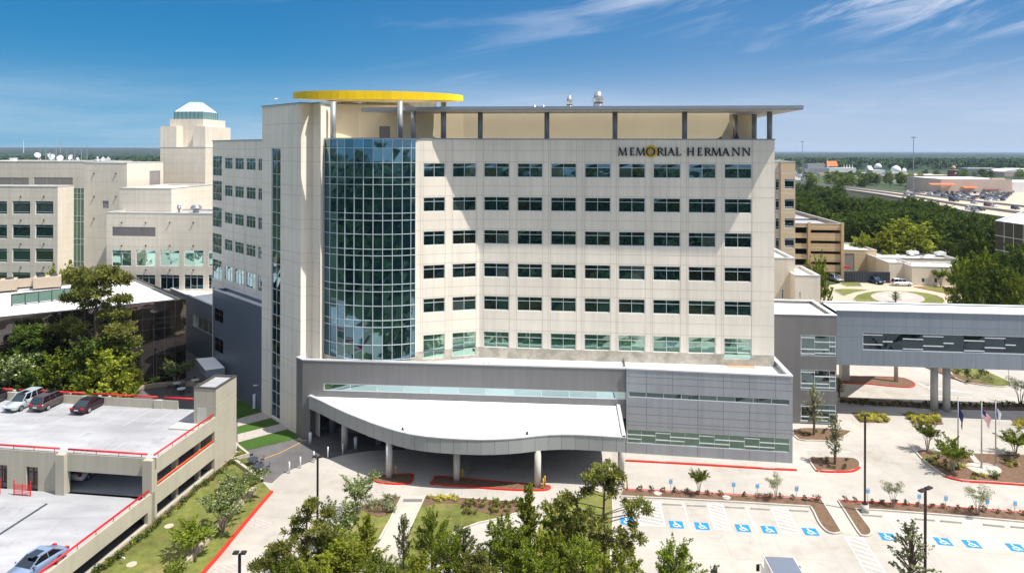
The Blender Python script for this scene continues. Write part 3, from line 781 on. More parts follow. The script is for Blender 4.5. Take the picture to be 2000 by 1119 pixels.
def letter(ch, a, b):
    g = Glyph(1150+a/4, 1150+b/4); W = g.W
    if ch == 'M':
        g.st(.10, 0, .20, 1, TN); g.st(.22, 1, W*.5, 0, TK); g.st(W*.5, 0, W-.22, 1, TN); g.st(W-.12, 0, W-.22, 1, TK)
        g.serif(.10, .03, .26); g.serif(W-.12, .03, .32); g.serif(.16, .97, .2); g.serif(W-.18, .97, .2)
    elif ch == 'N':
        g.st(.14, 0, .14, 1, TN); g.st(.18, 1, W-.14, 0, TK); g.st(W-.14, 0, W-.14, 1, TN)
        g.serif(.14, .03); g.serif(.10, .97, .26); g.serif(W-.14, .97)
    elif ch == 'E':
        g.st(.14, 0, .14, 1, TK); g.hb(.1, W, .965, .07); g.hb(.1, W-.08, .52, .06); g.hb(.1, W, .035, .07)
        g.poly([(W-.07, .80), (W, .80), (W, .97), (W-.07, .97)]); g.poly([(W-.07, .03), (W, .03), (W+.03, .22), (W-.03, .22)]); g.serif(.12, .03, .24); g.serif(.12, .97, .24)
    elif ch == 'L':
        g.st(.16, 0, .16, 1, TK); g.hb(.1, W, .035, .07); g.poly([(W-.07, .03), (W, .03), (W+.03, .24), (W-.03, .24)]); g.serif(.16, .97); g.serif(.14, .03)
    elif ch == 'I':
        g.st(W/2, 0, W/2, 1, TK); g.serif(W/2, .03); g.serif(W/2, .97)
    elif ch == 'H':
        g.st(.16, 0, .16, 1, TK); g.st(W-.16, 0, W-.16, 1, TK); g.hb(.16, W-.16, .52, .065)
        for x in (.16, W-.16): g.serif(x, .03); g.serif(x, .97)
    elif ch == 'A':
        g.st(.12, 0, W*.5, 1, TN); g.st(W*.48, 1, W-.15, 0, TK); g.hb(W*.28, W*.70, .36, .06); g.serif(.12, .03, .28); g.serif(W-.15, .03, .32)
    elif ch == 'R':
        g.st(.16, 0, .16, 1, TK); g.serif(.16, .03); g.serif(.12, .97, .24)
        g.bow(.28, .72, .44, .28, .15, .065, -90, 90, 14); g.hb(.1, .30, .97, .06); g.hb(.16, .30, .47, .06); g.st(.42, .48, W-.06, 0, TK); g.serif(W-.05, .03, .2)
    elif ch == 'O':
        g.bow(W/2, .5, W/2, .53, .17, .085)
    g.mb.build('letter', 'sign_black', sign)
for ch, a, b in (('M', 228, 300), ('E', 320, 353), ('M', 367, 440), ('O', 446, 520), ('R', 533, 586), ('I', 586, 612), ('A', 612, 674), ('L', 679, 720),
                 ('H', 765, 824), ('E', 848, 882), ('R', 902, 955), ('M', 956, 1034), ('A', 1036, 1102), ('N', 1116, 1182), ('N', 1196, 1262)):
    letter(ch, a, b)
gd = MB(); cs, cz = hit(LP0, LP1, 1271.7, 296.2)
def lp(s, z, o): return (LP0[0]+ldx*s+ldy*o, LP0[1]+ldy*s-ldx*o, z)
for k in range(40):
    a, b = 2*pi*k/40, 2*pi*(k+1)/40
    for r0, r1, o, mi in ((.36, .78, .05, 0), (0, .36, .045, 1)):
        pts = [lp(cs+r1*cos(a), cz+r1*sin(a), o), lp(cs+r1*cos(b), cz+r1*sin(b), o), lp(cs+r0*cos(b), cz+r0*sin(b), o), lp(cs+r0*cos(a), cz+r0*sin(a), o)]
        gd.face(pts if r0 else pts[:3], mi)
gd.build('emblem_disc', ['gold', 'tan_brick'], sign)

# ---------------------------------------------------------------- grey lower floors (podium)
PT, PR = 9.85, 9.35
L0 = XY(592, 84.66); L1 = along(L0, W45, 580)
Q1 = G(1223, 884); Q2 = G(1548, 904.5)
R0 = XY(1225, 81.6); 
pod = MB()
band = hole_px(L0, R0, 632, 1223, 756, 770)
sb0, zA = hit(L0, R0, 632, 746); _, zB = hit(L0, R0, 632, 762)
sb1, zC = hit(L0, R0, 1222, 768); _, zD = hit(L0, R0, 1222, 781)
bz1, bz0 = (zA+zC)/2, (zB+zD)/2
wall(pod, L1, L0, 0, PT)
LOWZ = 3.95
Lk0 = along(L0, ( (R0[0]-L0[0]), (R0[1]-L0[1]) ), 607)
wall(pod, L0, R0, LOWZ, PT, [(sb0, sb1, bz0, bz1)], 0, .18)
wall(pod, L0, Lk0, 0, LOWZ)
# return of the corner pier and the recessed ground floor
dN = E2
Lk1 = add(Lk0, dN, 7.5); Rk1 = add(R0, dN, 7.5)
wall(pod, Lk0, Lk1, 0, LOWZ)
wall(pod, Rk1, Q1, 0, PT)
pod.build('podium_wall', ['dark_panel', 'panel_joint'], hosp)
rec = MB(); wall(rec, Lk1, Rk1, 0, LOWZ, [(k*4.2+3, k*4.2+6.6, .3, 3.2) for k in range(8)], 0, .1); rec.face([(*Lk0, LOWZ), (*R0, LOWZ), (*Rk1, LOWZ), (*Lk1, LOWZ)])
rec.build('recess_wall', 'dark_panel', hosp)
for k in range(8): window(hosp, Lk1, Rk1, k*4.2+3, k*4.2+6.6, .3, 3.2, (.33, .66), (.3,), rec=.08, pane='black_glass', name='entrance_window')
window(hosp, L0, R0, sb0, sb1, bz0, bz1, [k/11 for k in range(1, 11)], (), rec=.1, fw=.09, pane='band_glass', name='ribbon_window')
# projecting panelled block at the right
pb = MB()
RR = add(Q2, E2, 9)
U1 = (hit(Q1, Q2, 1228, 766), hit(Q1, Q2, 1228, 777)); U2 = (hit(Q1, Q2, 1543, 778), hit(Q1, Q2, 1543, 789))
uz1, uz0 = (U1[0][1]+U2[0][1])/2, (U1[1][1]+U2[1][1])/2; us0, us1 = U1[0][0], U2[0][0]
V1 = (hit(Q1, Q2, 1225, 840), hit(Q1, Q2, 1225, 867)); V2 = (hit(Q1, Q2, 1543, 853), hit(Q1, Q2, 1543, 881))
vz1, vz0 = (V1[0][1]+V2[0][1])/2, (V1[1][1]+V2[1][1])/2
jv_ = [hit(Q1, Q2, p, 800)[0] for p in (1263, 1313, 1363, 1413, 1464, 1515)]
PJ = [PT-.75, PT-1.55, uz0-1.1, uz0-2.0, uz0-2.9, uz0-3.3]
Lb = hypot(Q2[0]-Q1[0], Q2[1]-Q1[1])
wall(pb, Q1, Q2, 0, PT+.1, [(us0, us1, uz0, uz1), (.1, us1, vz0, vz1)], 0, .2, PJ, jv_, 1, .045)
wall(pb, Q2, RR, 0, PT+.1, [(0.3, 6, uz0, uz1)], 0, .2, PJ, (), 1, .045)
QB = add(Q1, E2, 3); wall(pb, QB, Q1, PR, PT+.1)
pb.build('panel_block_wall', ['mid_panel', 'panel_joint'], hosp)
window(hosp, Q1, Q2, us0, us1, uz0, uz1, [k/9 for k in range(1, 9)], (), rec=.1, fw=.06, pane='dim_glass', tilt=.02, name='ribbon_window')
W_ = [k/11 for k in range(1, 11)]
bars = [(0, .18, .40), (0, .09, .70), (.18, .27, .18), (.18, .36, .68), (.27, .45, .42), (.45, .54, .2), (.45, .64, .72), (.55, .73, .42), (.73, .82, .18), (.73, .91, .75), (.82, 1, .42)]
window(hosp, Q1, Q2, .1, us1, vz0, vz1, W_, (), rec=.12, fw=.07, pane='green_glass', name='ground_floor_window', tilt=.015, bars=bars)
# parapets and white roof
pin = MB()
def para(a, b, z0, z1, th, mb, mi=0):
    L = hypot(b[0]-a[0], b[1]-a[1]); nx, ny = (b[1]-a[1])/L, -(b[0]-a[0])/L
    mb.hexa([add(a, (nx, ny), -.003), add(b, (nx, ny), -.003), add(b, (nx, ny), -th), add(a, (nx, ny), -th)], z0, z1, mi)
para(L1, L0, PR, PT-.004, .35, pin); para(L0, R0, PR, PT-.004, .35, pin); para(Q1, Q2, PR, PT+.096, .35, pin); para(Q2, RR, PR, PT+.096, .35, pin)
pin.build('parapet', 'light_panel', hosp)
pc = MB()
for a, b, z in ((L1, L0, PT), (L0, R0, PT), (Q1, Q2, PT+.1), (Q2, RR, PT+.1)):
    L = hypot(b[0]-a[0], b[1]-a[1]); nx, ny = (b[1]-a[1])/L, -(b[0]-a[0])/L
    pc.hexa([add(a, (nx, ny), .07), add(b, (nx, ny), .07), add(b, (nx, ny), -.42), add(a, (nx, ny), -.42)], z+.002+.004*(a == L0)+.004*(a == Q2), z+.14+.004*(a == L0)+.004*(a == Q2))
pc.build('parapet_cap', 'cap_metal', hosp)
pr = MB(); pr.face([(x, y, PR) for x, y in [L1, L0, R0, Q1, Q2, RR, add(FP[4], (0, 1), .3)]+[add(p, (0, 1), .3) for p in FP[3::-1]]+[add(p, (0, 1), .3) for p in arc[::-1]]+[TC, TB]])
pr.build('podium_roof', 'white_roof', hosp)
pl = MB(); pl.face([G(*q, PR)+(PR+.03,) for q in ((1414, 704.5), (1466, 706), (1476, 719.5), (1418, 717))]); pl.build('plywood_sheet', 'plywood', hosp)
for a, z, lab in (((945, 711), PR, 'left pair'), ((954, 711.5), PR, 'left pair'), ((1166, 719.5), PR, ''), ((1175, 720), PR, '')):
    p = G(a[0], a[1], z); m = MB(); m.cyl(*p, z, z+.22, .2, 10, 0, .12)
    m.build('roof_drain', 'cap_dark', hosp, True)
# low columns in front of the recessed ground floor
for px in (1005, 1040, 1080, 1120, 1148, 1185):
    p = along(add(R0, E2, 1.0), ((R0[0]-L0[0]), (R0[1]-L0[1])), px)
    m = MB(); m.cyl(*p, 0, LOWZ, .3, 16); m.build('recess_column', 'column_metal', hosp, True)
for px, by in ((649, 843), (740, 868), (775, 872)):
    p = G(px, by); m = MB(); m.cyl(*p, 0, LOWZ, .38, 16); m.build('recess_column', 'column_metal', hosp, True)

# ---------------------------------------------------------------- entrance canopy
ec = thing('entrance_canopy', 'curved grey entrance canopy with a flat white roof on round columns', 'canopy', (*G(900, 900), 0))
KT, KB = 5.55, 4.0
edge = [(603, 773), (625, 782.5), (644, 792), (662, 800.5), (681, 809), (700, 816.5), (725, 826.5), (750, 835), (775, 842.5), (800, 848.5), (830, 853), (862, 856), (900, 858.3), (937, 859.3), (965, 859), (992, 857.8), (1020, 855.5), (1048, 852.2), (1072, 850.2), (1098, 849.3), (1125, 849.6), (1160, 851.3), (1195, 853.5), (1222, 855)]
ep = [G(x, y, KT) for x, y in edge]
dlr = ((R0[0]-L0[0]), (R0[1]-L0[1])); Ld = hypot(*dlr); dlr = (dlr[0]/Ld, dlr[1]/Ld)
eb0 = along(L0, dlr, 602); eb1 = along(add(R0, (0, 0), 0), dlr, 1211)
eb0 = (eb0[0], eb0[1]-.03); eb1 = (eb1[0], eb1[1]-.03)
cr = MB(); cr.face([(x, y, KT-.12) for x, y in ep+[eb1, eb0]]); cr.build('canopy_roof', 'white_roof', ec)
cs_ = MB(); cs_.face([(x, y, KB+.02) for x, y in ep+[eb1, eb0]][::-1]); cs_.build('canopy_soffit', 'dark_panel', ec)
fa = MB(); tr = MB(); acc = 0; jt = []
pts = ep+[eb1]
for a, b in zip(pts, pts[1:]):
    L = hypot(b[0]-a[0], b[1]-a[1]); nx, ny = (b[1]-a[1])/L, -(b[0]-a[0])/L
    if L < .05: continue
    jv = [s for s in ([(k*1.45-acc) for k in range(0, 80)]) if 0 < s < L]
    wall(fa, a, b, KB, KT, (), 0, .1, (), jv, 1, .04)
    a2, b2 = add(a, (nx, ny), -.3), add(b, (nx, ny), -.3)
    fa.face([(*b2, KT), (*a2, KT), (*a2, KT-.2), (*b2, KT-.2)])
    tr.hexa([add(a, (nx, ny), .06), add(b, (nx, ny), .06), add(b, (nx, ny), -.34), add(a, (nx, ny), -.34)], KT+.002, KT+.10)
    acc += L
fa.build('canopy_fascia', ['light_panel', 'panel_joint'], ec); tr.build('canopy_trim', 'cap_metal', ec)
for px, by in ((673, 876), (760, 934), (892, 940.5), (1050, 951), (1213, 925)):
    p = G(px, by); m = MB(); m.cyl(*p, 0, KB+.02, .36 if px != 673 else .38, 24); m.build('canopy_column', 'column_concrete', ec, True)
for px, py in ((784, 843.5), (1030, 852)):
    p = G(px, py, KT); m = MB(); m.cyl(p[0], p[1]+.8, KT-.12, KT+.18, .16, 10, 0, .1); m.build('roof_drain', 'cap_dark', ec)
# ================================================================ OLDER HOSPITAL BLOCKS AT THE LEFT
old = thing('older_hospital_building', 'beige stepped older hospital wing with a teal glass lantern tower', 'hospital', (*XY(200, 120), 0))
def jz(z0, z1, st): return [z1-st*(k+.7) for k in range(int((z1-z0)/st))]
# block A
PA = rect_px(-70, 113, 138, 3.9*1.15); zA = ZP(60, 364, 138)
AL = along(PA[1], E2, 144.5); PA = [PA[0], PA[1], AL, add(PA[0], E2, hypot(AL[0]-PA[1][0], AL[1]-PA[1][1]))]
ha, wa = [], []
for x0, x1 in ((-66, -31), (-21, 13.5), (24, 59), (69, 104)):
    for y0, y1 in ((393, 418.5), (439, 466), (485.5, 512), (532, 558), (578, 604)):
        h = hole_px(PA[0], PA[1], x0, x1, y0, y1); ha.append(h); wa.append((PA[0], PA[1], h))
sj = [hit(PA[0], PA[1], x, 400)[0] for x in (18.5, 64)]
building(old, PA, 0, zA, 'old_precast', holes={0: ha}, jh=jz(0, zA, 1.35), jv={0: sj}, par=.3)
for p0, p1, h in wa: window(old, p0, p1, *h, (), (.16, .84), rec=.15, fw=.09)
# green stair strip + block B + block C
g0 = along(PA[1], E2, 144); gB = along(g0, E1, 165)
gw = MB(); q = MB()
zG = ZP(154, 366, 142)
window(old, g0, gB, 0, hypot(gB[0]-g0[0], gB[1]-g0[1]), 0, zG, (.33, .66), [k/24 for k in (1, 2, 5, 6, 9, 10, 13, 14, 17, 18, 21, 22)], rec=.02, fw=.06, pane='green_glass', name='stair_window')
B0 = gB; B1 = along(B0, E1, 248); B2 = along(B1, E2, 319); zB = ZP(200, 318.5, B0[1])
PB = [B0, B1, B2, add(B0, E2, hypot(B2[0]-B1[0], B2[1]-B1[1]))]
h1 = hole_px(B0, B1, 200, 212, 392.5, 407); h2 = hole_px(B1, B2, 292, 313, 334, 367)
building(old, PB, 0, zB, 'old_precast', holes={0: [h1], 1: [h2]}, jh=jz(0, zB, 2.3), par=.3)
window(old, B0, B1, *h1, (.5,), (), rec=.1, fw=.06, frame='louver', pane='louver', name='louver')
window(old, B1, B2, *h2, (), (), rec=.1, fw=.08, frame='louver', pane='louver', name='louver')
PC = rect_px(-80, 166, 152, 16)
hc = [hole_px(PC[0], PC[1], a, b, 347, 361.5) for a, b in ((-40, 56), (66, 142))]
building(old, PC, 0, zB+.02, 'old_precast', holes={0: hc}, jh=jz(10, zB, 2.1), par=.3)
for h in hc: window(old, PC[0], PC[1], *h, (.33, .66), [k/9 for k in range(1, 9)], rec=.1, fw=.05, frame='old_precast', pane='louver', name='louver')
# tower with the lantern
TD = 158
PT1 = rect_px(313, 401, TD, 9); zt0 = ZP(357, 288, TD); zt1 = ZP(357, 247, TD)
building(old, PT1, 0, zt0, 'old_precast', jh=jz(10, zt0, 2.2), par=.2)
for a, b in ((313, 344.5), (377, 401)):
    P_ = rect_px(a, b, TD, 8); w_ = MB(); w_.hexa(P_, zt0-.02, zt1); w_.build('tower_pier', 'old_precast', old)
P_ = rect_px(332, 397, TD+2.5, 10); w_ = MB(); w_.hexa(P_, zt0-.5, ZP(360, 233, TD+2)); w_.build('tower_top', 'old_precast', old)
P_ = rect_px(403, 424, TD+6, 6); w_ = MB(); w_.hexa(P_, 10, ZP(400, 249, TD+6)); w_.build('tower_pier', 'old_precast', old)
P_ = rect_px(408, 434, TD+9, 4); w_ = MB(); w_.hexa(P_, 10, ZP(430, 249.5, TD+9)); w_.build('tower_pier', 'old_precast', old)
P_ = rect_px(340, 395, TD+3.5, 6.8); za, zb2, zc = ZP(368, 233, TD+3), ZP(368, 218.5, TD+3.5), ZP(375, 200, TD+6)
w_ = MB(); w_.hexa(P_, za-.2, zb2)
w_.build('lantern', 'lantern_glass', old)
cx = sum(p[0] for p in P_)/4; cyy = sum(p[1] for p in P_)/4
top = [(cx+(x-cx)*.36, cyy+(y-cyy)*.2) for x, y in P_]
w_ = MB()
for i in range(4):
    j = (i+1) % 4; w_.face([(*P_[i], zb2), (*P_[j], zb2), (*top[j], zc), (*top[i], zc)])
w_.face([(x, y, zc) for x, y in top]); w_.build('lantern_roof', 'copper_glass_roof', old)
w_ = MB()
for i in range(4):
    j = (i+1) % 4
    for k in range(8):
        t = k/7; a = (P_[i][0]*(1-t)+P_[j][0]*t, P_[i][1]*(1-t)+P_[j][1]*t); b = (top[i][0]*(1-t)+top[j][0]*t, top[i][1]*(1-t)+top[j][1]*t)
        w_.bar((*a, zb2+.02), (*b, zc+.02), .045, .04)
        w_.box((a[0]-.035, a[1]-.035, za), (a[0]+.035, a[1]+.035, zb2))
w_.build('lantern_rib', 'dark_frame', old)
# block D and block E
PD = rect_px(233.5, 335, 134, 12); zD_ = ZP(285, 368, 134)
D2 = along(PD[1], E2, 420); PD = [PD[0], PD[1], D2, add(PD[0], E2, hypot(D2[0]-PD[1][0], D2[1]-PD[1][1]))]
building(old, PD, 20, zD_, 'old_precast', jh=jz(20, zD_, 1.6), par=.4)
PE = rect_px(208.5, 430, 129, 9); zE = ZP(300, 415.5, 129)
he = []; we = []
for x0, x1 in ((219, 256), (265.5, 303), (313, 350), (360, 397), (407, 426)):
    for y0, y1 in ((489, 519.5), (537, 565), (585, 610)): he.append(hole_px(PE[0], PE[1], x0, x1, y0, y1))
hl = hole_px(PE[0], PE[1], 219, 303.5, 443.5, 461.5)
building(old, PE, 0, zE, 'old_precast', rm='deck', holes={0: he+[hl]}, jh=jz(0, zE, 1.35), jv={0: [hit(PE[0], PE[1], x, 480)[0] for x in (260, 308, 355, 402)]}, par=.3)
for k, h in enumerate(he): window(old, PE[0], PE[1], *h, (.5,) if k % 3 == 0 else (.33, .66), (.18,), rec=.12, fw=.06, pane='teal_glass' if k % 3 == 0 else 'glass', tilt=.02)
window(old, PE[0], PE[1], *hl, (.33, .66), [k/10 for k in range(1, 10)], rec=.1, fw=.05, frame='louver', pane='louver', name='louver')
bk = MB()
for x in (238, 285, 332, 378):
    for y in (385+50, 480, 527):
        s, z = hit(PE[0], PE[1], x, y)
        p = add(PE[0], E1, s); bk.box((p[0]-.09, p[1]-.25, z-.12), (p[0]+.09, p[1]+.05, z+.12))
for x in (41, 86):
    for y in (384, 430, 476, 522):
        s, z = hit(PA[0], PA[1], x, y); p = add(PA[0], E1, s); bk.box((p[0]-.09, p[1]-.25, z-.12), (p[0]+.09, p[1]+.05, z+.12))
for x in (184, 227):
    for y in (339, 384, 427):
        s, z = hit(B0, B1, x, y); p = add(B0, E1, s); bk.box((p[0]-.09, p[1]-.25, z-.12), (p[0]+.09, p[1]+.05, z+.12))
bk.build('facade_lamp', 'dark_frame', old)
# roof gear of the old wing
def rooftop(px, py, z): p = G(px, py, z); return p
zr = zE-.28
for px, D, r, h, lab in ((350, 132, .4, 1.6, 'small steel roof vent on the beige block left of the round fan'), (383, 132.5, 1.0, 1.5, 'round steel roof fan on the lowest beige block')):
    p = XY(px, D); m = MB(); m.cyl(*p, zr, zr+h*.5, r*.55, 12); m.cyl(*p, zr+h*.45, zr+h*.75, r, 12); m.cyl(*p, zr+h*.75, zr+h, r, 12, 0, r*.6)
    tag(m.build('roof_fan', 'steel', None, True), lab, 'roof fan')
zc_ = zB-.28
def dish(px, ycen, r, az, label):
    D = 154+random.uniform(0, 1); p = XY(px, D); zc = ZP(px, ycen, D); t = thing('satellite_dish', label, 'satellite dish', (*p, zc_), 'satellite dishes on the roof')
    m = MB(); m.tube([(p[0]+.4, p[1]+1, zc_), (p[0], p[1]+.3, zc)], .09, 6); m.tube([(p[0]-.6, p[1]+1, zc_), (p[0], p[1]+.3, zc-.2)], .06, 6); m.build('mast', 'steel', t)
    d = mathutils.Vector((sin(az), -cos(az), .45)).normalized(); u = d.orthogonal().normalized(); v = d.cross(u)
    m = MB(); c = mathutils.Vector((p[0], p[1], zc)); K = 18
    rings = []
    for j, (rr, dd) in enumerate(((0, -.28), (.5, -.2), (.85, -.06), (1, 0))):
        rings.append([tuple(c+d*(dd*r*1.1)+(u*cos(2*pi*k/K)+v*sin(2*pi*k/K))*rr*r) for k in range(K)])
    for a, b in zip(rings, rings[1:]):
        for k in range(K):
            l = (k+1) % K; m.face([a[k], a[l], b[l], b[k]])
            m.face([tuple(mathutils.Vector(x)-d*.06) for x in (b[k], b[l], a[l], a[k])])
    m.build('dish', 'white_metal', t)
    f = c+d*r*.75; m = MB(); m.tube([tuple(c+u*r*.9), tuple(f)], .035, 5); m.tube([tuple(c-u*r*.9), tuple(f)], .035, 5); m.tube([tuple(f-d*.15), tuple(f+d*.15)], .12, 6); m.build('feed_arm', 'steel', t)
dish(73.5, 303, .62*1.0, .9, 'white satellite dish tipped to the side, leftmost on the beige roof')
dish(96, 302.5, .55, -.6, 'small white satellite dish half hidden behind its neighbour')
dish(101, 306.5, .70, .1, 'white satellite dish in front of a half hidden smaller one')
dish(117.5, 308.5, .68, .2, 'lowest white satellite dish, in the middle of the row')
dish(137.5, 307, .66, -.3, 'cream satellite dish right of the lowest dish')
dish(151.5, 310, .36, -.2, 'smallest satellite dish, rightmost of the round ones')
for px, y0, lab in ((78, 287, 'leftmost thin antenna mast behind the tipped dish'), (89, 285, 'thin antenna mast with a side arm left of the paired dishes'), (107, 288, 'thick antenna mast close to the paired dishes'), (110, 286, 'tall thin mast touching the thick mast'), (130, 291, 'mast with a crossbar between two dishes'), (146, 291, 'plain mast right of the cream dish')):
    D = 156; p = XY(px, D); z1 = ZP(px, y0, D); m = MB(); m.tube([(*p, zc_), (*p, z1)], .06, 5)
    if px in (89, 130): m.bar((p[0]-.5, p[1], z1-.9), (p[0]+.5, p[1], z1-.9), .06, .06)
    tag(m.build('antenna_mast', 'steel'), lab, 'antenna')
m = MB(); pa, pb_ = XY(159, 156), XY(170, 156); z1 = ZP(165, 285, 156)
for p in (pa, pb_): m.tube([(*p, zc_), (*p, z1)], .07, 5)
for zz in (.35, .75): m.bar((pa[0]-.3, pa[1], zc_+(z1-zc_)*zz), (pb_[0]+.3, pb_[1], zc_+(z1-zc_)*zz), .06, .06)
tag(m.build('antenna_array', 'steel'), 'two tall masts joined by crossbars on the beige roof', 'antenna')
p = XY(190, 156); m = MB(); m.cyl(*p, zc_, zc_+.8, .8, 16); m.cyl(*p, zc_+.8, zc_+1.3, .3, 10); tag(m.build('roof_fan', 'steel', None, True), 'round shiny roof fan right of the antennas', 'roof fan')
for px, lab in ((201, 'left small white square panel beside the roof fan'), (211, 'right white square panel beside the roof fan')):
    p = XY(px, 156); r = .62; m = MB(); i = [(p[0]+a*r, p[1]+b, zc_+.75+c*r) for a, b, c in ((0, 0, -1), (1, 0, 0), (0, 0, 1), (-1, 0, 0))]
    m.face(i); m.face([(x, y+.12, z) for x, y, z in i][::-1])
    for k in range(4): l = (k+1) % 4; m.face([i[k], (i[k][0], i[k][1]+.12, i[k][2]), (i[l][0], i[l][1]+.12, i[l][2]), i[l]])
    m.tube([(p[0], p[1]+.1, zc_), (p[0], p[1]+.1, zc_+.6)], .05, 5); tag(m.build('panel_antenna', 'white_metal'), lab, 'antenna')
m = MB(); p = XY(23, 156); m.box((p[0]-.5, p[1], zc_), (p[0]+.5, p[1]+1, zc_+.9)); m.box((p[0]-.6, p[1]-.1, zc_+.9), (p[0]+.6, p[1]+1.1, zc_+1.0)); tag(m.build('roof_hatch', 'white_metal'), 'small white box unit at the far left of the beige roof', 'roof unit')

# ---------------------------------------------------------------- annex of the hospital and the low link
AX0 = (lambda k: (59.2-59.2/(1+k), 59.2/(1+k)))((417-1000)/F)
AX1 = add(TL, N45, -.02)
PX = [AX0, AX1, add(AX1, N45, 2.2), add(AX0, N45, 2.2)]
hx = [hole_px(AX0, AX1, 419, 436, 604, 629), hole_px(AX0, AX1, 419, 436, 661, 688)]
zX = 14.4
building(hosp, PX, 0, zX, 'annex_panel', holes={0: hx}, jh=[11.2, 8, 4.8, 1.6], par=.5, jm='panel_joint', wname='annex_wall', jw=.03)
for h in hx: window(hosp, AX0, AX1, *h, (.5,), (.4,), rec=.08, pane='black_glass', fw=.05, frame='dark_frame', name='annex_window')
link = thing('link_building', 'low blue grey link building with a strip window and pale roof in shade', 'building', (*onW(360, 64), 0))
K0_, K1_ = onW(300, 64), onW(419, 64)
PK = [K0_, K1_, add(K1_, N45, 8), add(K0_, N45, 14)]
hk = hole_px(K0_, K1_, 375, 417, 622, 646)
building(link, PK, 0, 9.9, 'link_panel', holes={0: [hk]}, jh=[7.6, 5, 2.5], par=.4, jm='panel_joint', jw=.03)
window(link, K0_, K1_, *hk, (.28, .5, .75), (), rec=.1, pane='glass')
dc = [G(x, y, 4.0) for x, y in ((401, 723), (439, 718), (418, 697), (382, 700))]
m = MB(); m.hexa(dc, 3.0, 4.0, 0, 1); t = m.build('door_canopy', ['blue_panel', 'white_roof'], link)
m = MB(); s, z = hit(TL, TA, 560, 700)
# wall lamp and downpipe on the annex
cpos = along(AX0, (AX1[0]-AX0[0], AX1[1]-AX0[1]), 505)
m = MB(); m.tube([(cpos[0], cpos[1]-.1, ZP(505, 752, cpos[1])), (cpos[0]-.3, cpos[1]-.7, ZP(505, 749, cpos[1]))], .1, 8); m.build('wall_lamp', 'white_metal', hosp)
m = MB(); a = along(AX0, (AX1[0]-AX0[0], AX1[1]-AX0[1]), 499); m.box((a[0]-.1, a[1]-.5, .1), (a[0]+.22, a[1]-.2, ZP(499, 768, a[1]))); m.build('downpipe', 'white_metal', hosp)

# ---------------------------------------------------------------- black glass office building
bg_ = thing('glass_office_building', 'black mirrored glass office building with flat white roof behind the trees', 'office building', (*G(300, 700), 0))
ZB_ = 12.4
b1 = G(363.5, 584.5, ZB_); b4 = G(262, 541.5, ZB_); bl = G(0, 621, ZB_)
dl = (bl[0]-b1[0], bl[1]-b1[1]); L = hypot(*dl); dl = (dl[0]/L, dl[1]/L)
b2 = add(b1, dl, 42); b3 = add(b2, (b4[0]-b1[0], b4[1]-b1[1]), 1)
Lf = 42
hits = [ZP(363, y, b1[1]) for y in (615, 635.5, 666, 684)]
pg_ = [b2, b1, b4, b3]
building(bg_, pg_, 0, ZB_, 'black_glass', jh=hits, jv={0: [k*1.5 for k in range(28)]}, par=.35, th=.5, jm='dark_frame', cap='cap_dark', jw=.045, rev=.1)
# rooftop machinery
for px, py, lab in ((92, 566, 'right ribbed tan cooling unit on the glass office roof'), (4, 573, 'left ribbed tan cooling unit, cut by the picture edge, on the glass office roof')):
    p = G(px, py, ZB_-.35); t = thing('rooftop_unit', lab, 'cooling unit', (*p, ZB_-.35), 'cooling units on the office roof')
    d = (-dl[0], -dl[1]); nn = (-d[1], d[0]); w2 = 1.95
    a = add(p, d, -w2); b = add(p, d, w2)
    P4 = [a, b, add(b, nn, 2.2), add(a, nn, 2.2)]
    m = MB(); m.hexa(P4, ZB_-.0, ZB_+1.8); 
    for k in range(14):
        u = add(a, d, .14+k*.28); u = add(u, nn, -.04); m.hexa([u, add(u, d, .1), add(add(u, d, .1), nn, .04), add(u, nn, .04)], ZB_+.1, ZB_+1.7)
    m.build('housing', 'unit_tan', t)
    m = MB()
    for q_ in P4: m.cyl(q_[0], q_[1], ZB_-.35, ZB_, .08, 6)
    m.build('support', 'dark_frame', t)
    for k in (-.9, .9):
        c = add(add(p, d, k), nn, 1.1); m = MB(); m.cyl(*c, ZB_+1.8, ZB_+2.0, .6, 16); m.build('fan_cowl', 'dark_frame', t)
def scr(a, b, h0, h1, name, mt, lab, cat, th=.12):
    p, q_ = G(*a, ZB_-.35), G(*b, ZB_-.35); m = MB(); m.bar((*p, (h0+h1)/2), (*q_, (h0+h1)/2), th, h1-h0)
    L = hypot(q_[0]-p[0], q_[1]-p[1])
    for k in range(int(L/1.7)+1):
        x = p[0]+(q_[0]-p[0])*k*1.7/L; y = p[1]+(q_[1]-p[1])*k*1.7/L; m.box((x-.05, y-.12, h0-.3), (x+.05, y+.12, h1+.01), 1)
    return tag(m.build(name, [mt, 'dark_frame']), lab, cat)
scr((23, 598), (178, 580), ZB_-.1, ZB_+1.5, 'roof_screen', 'green_glass', 'long green glass screen in front of the office roof machinery', 'roof screen')
scr((20, 570), (70, 566), ZB_+.3, ZB_+1.7, 'equipment_screen', 'unit_tan', 'tan equipment rail between the two cooling units', 'roof screen', .3)
m = MB(); p, q_ = G(35, 580, ZB_), G(125, 570, ZB_); m.bar((*p, ZB_+.2), (*q_, ZB_+.2), 1.6, .5); tag(m.build('duct', 'white_metal'), 'long white duct lying behind the green roof screen', 'duct')

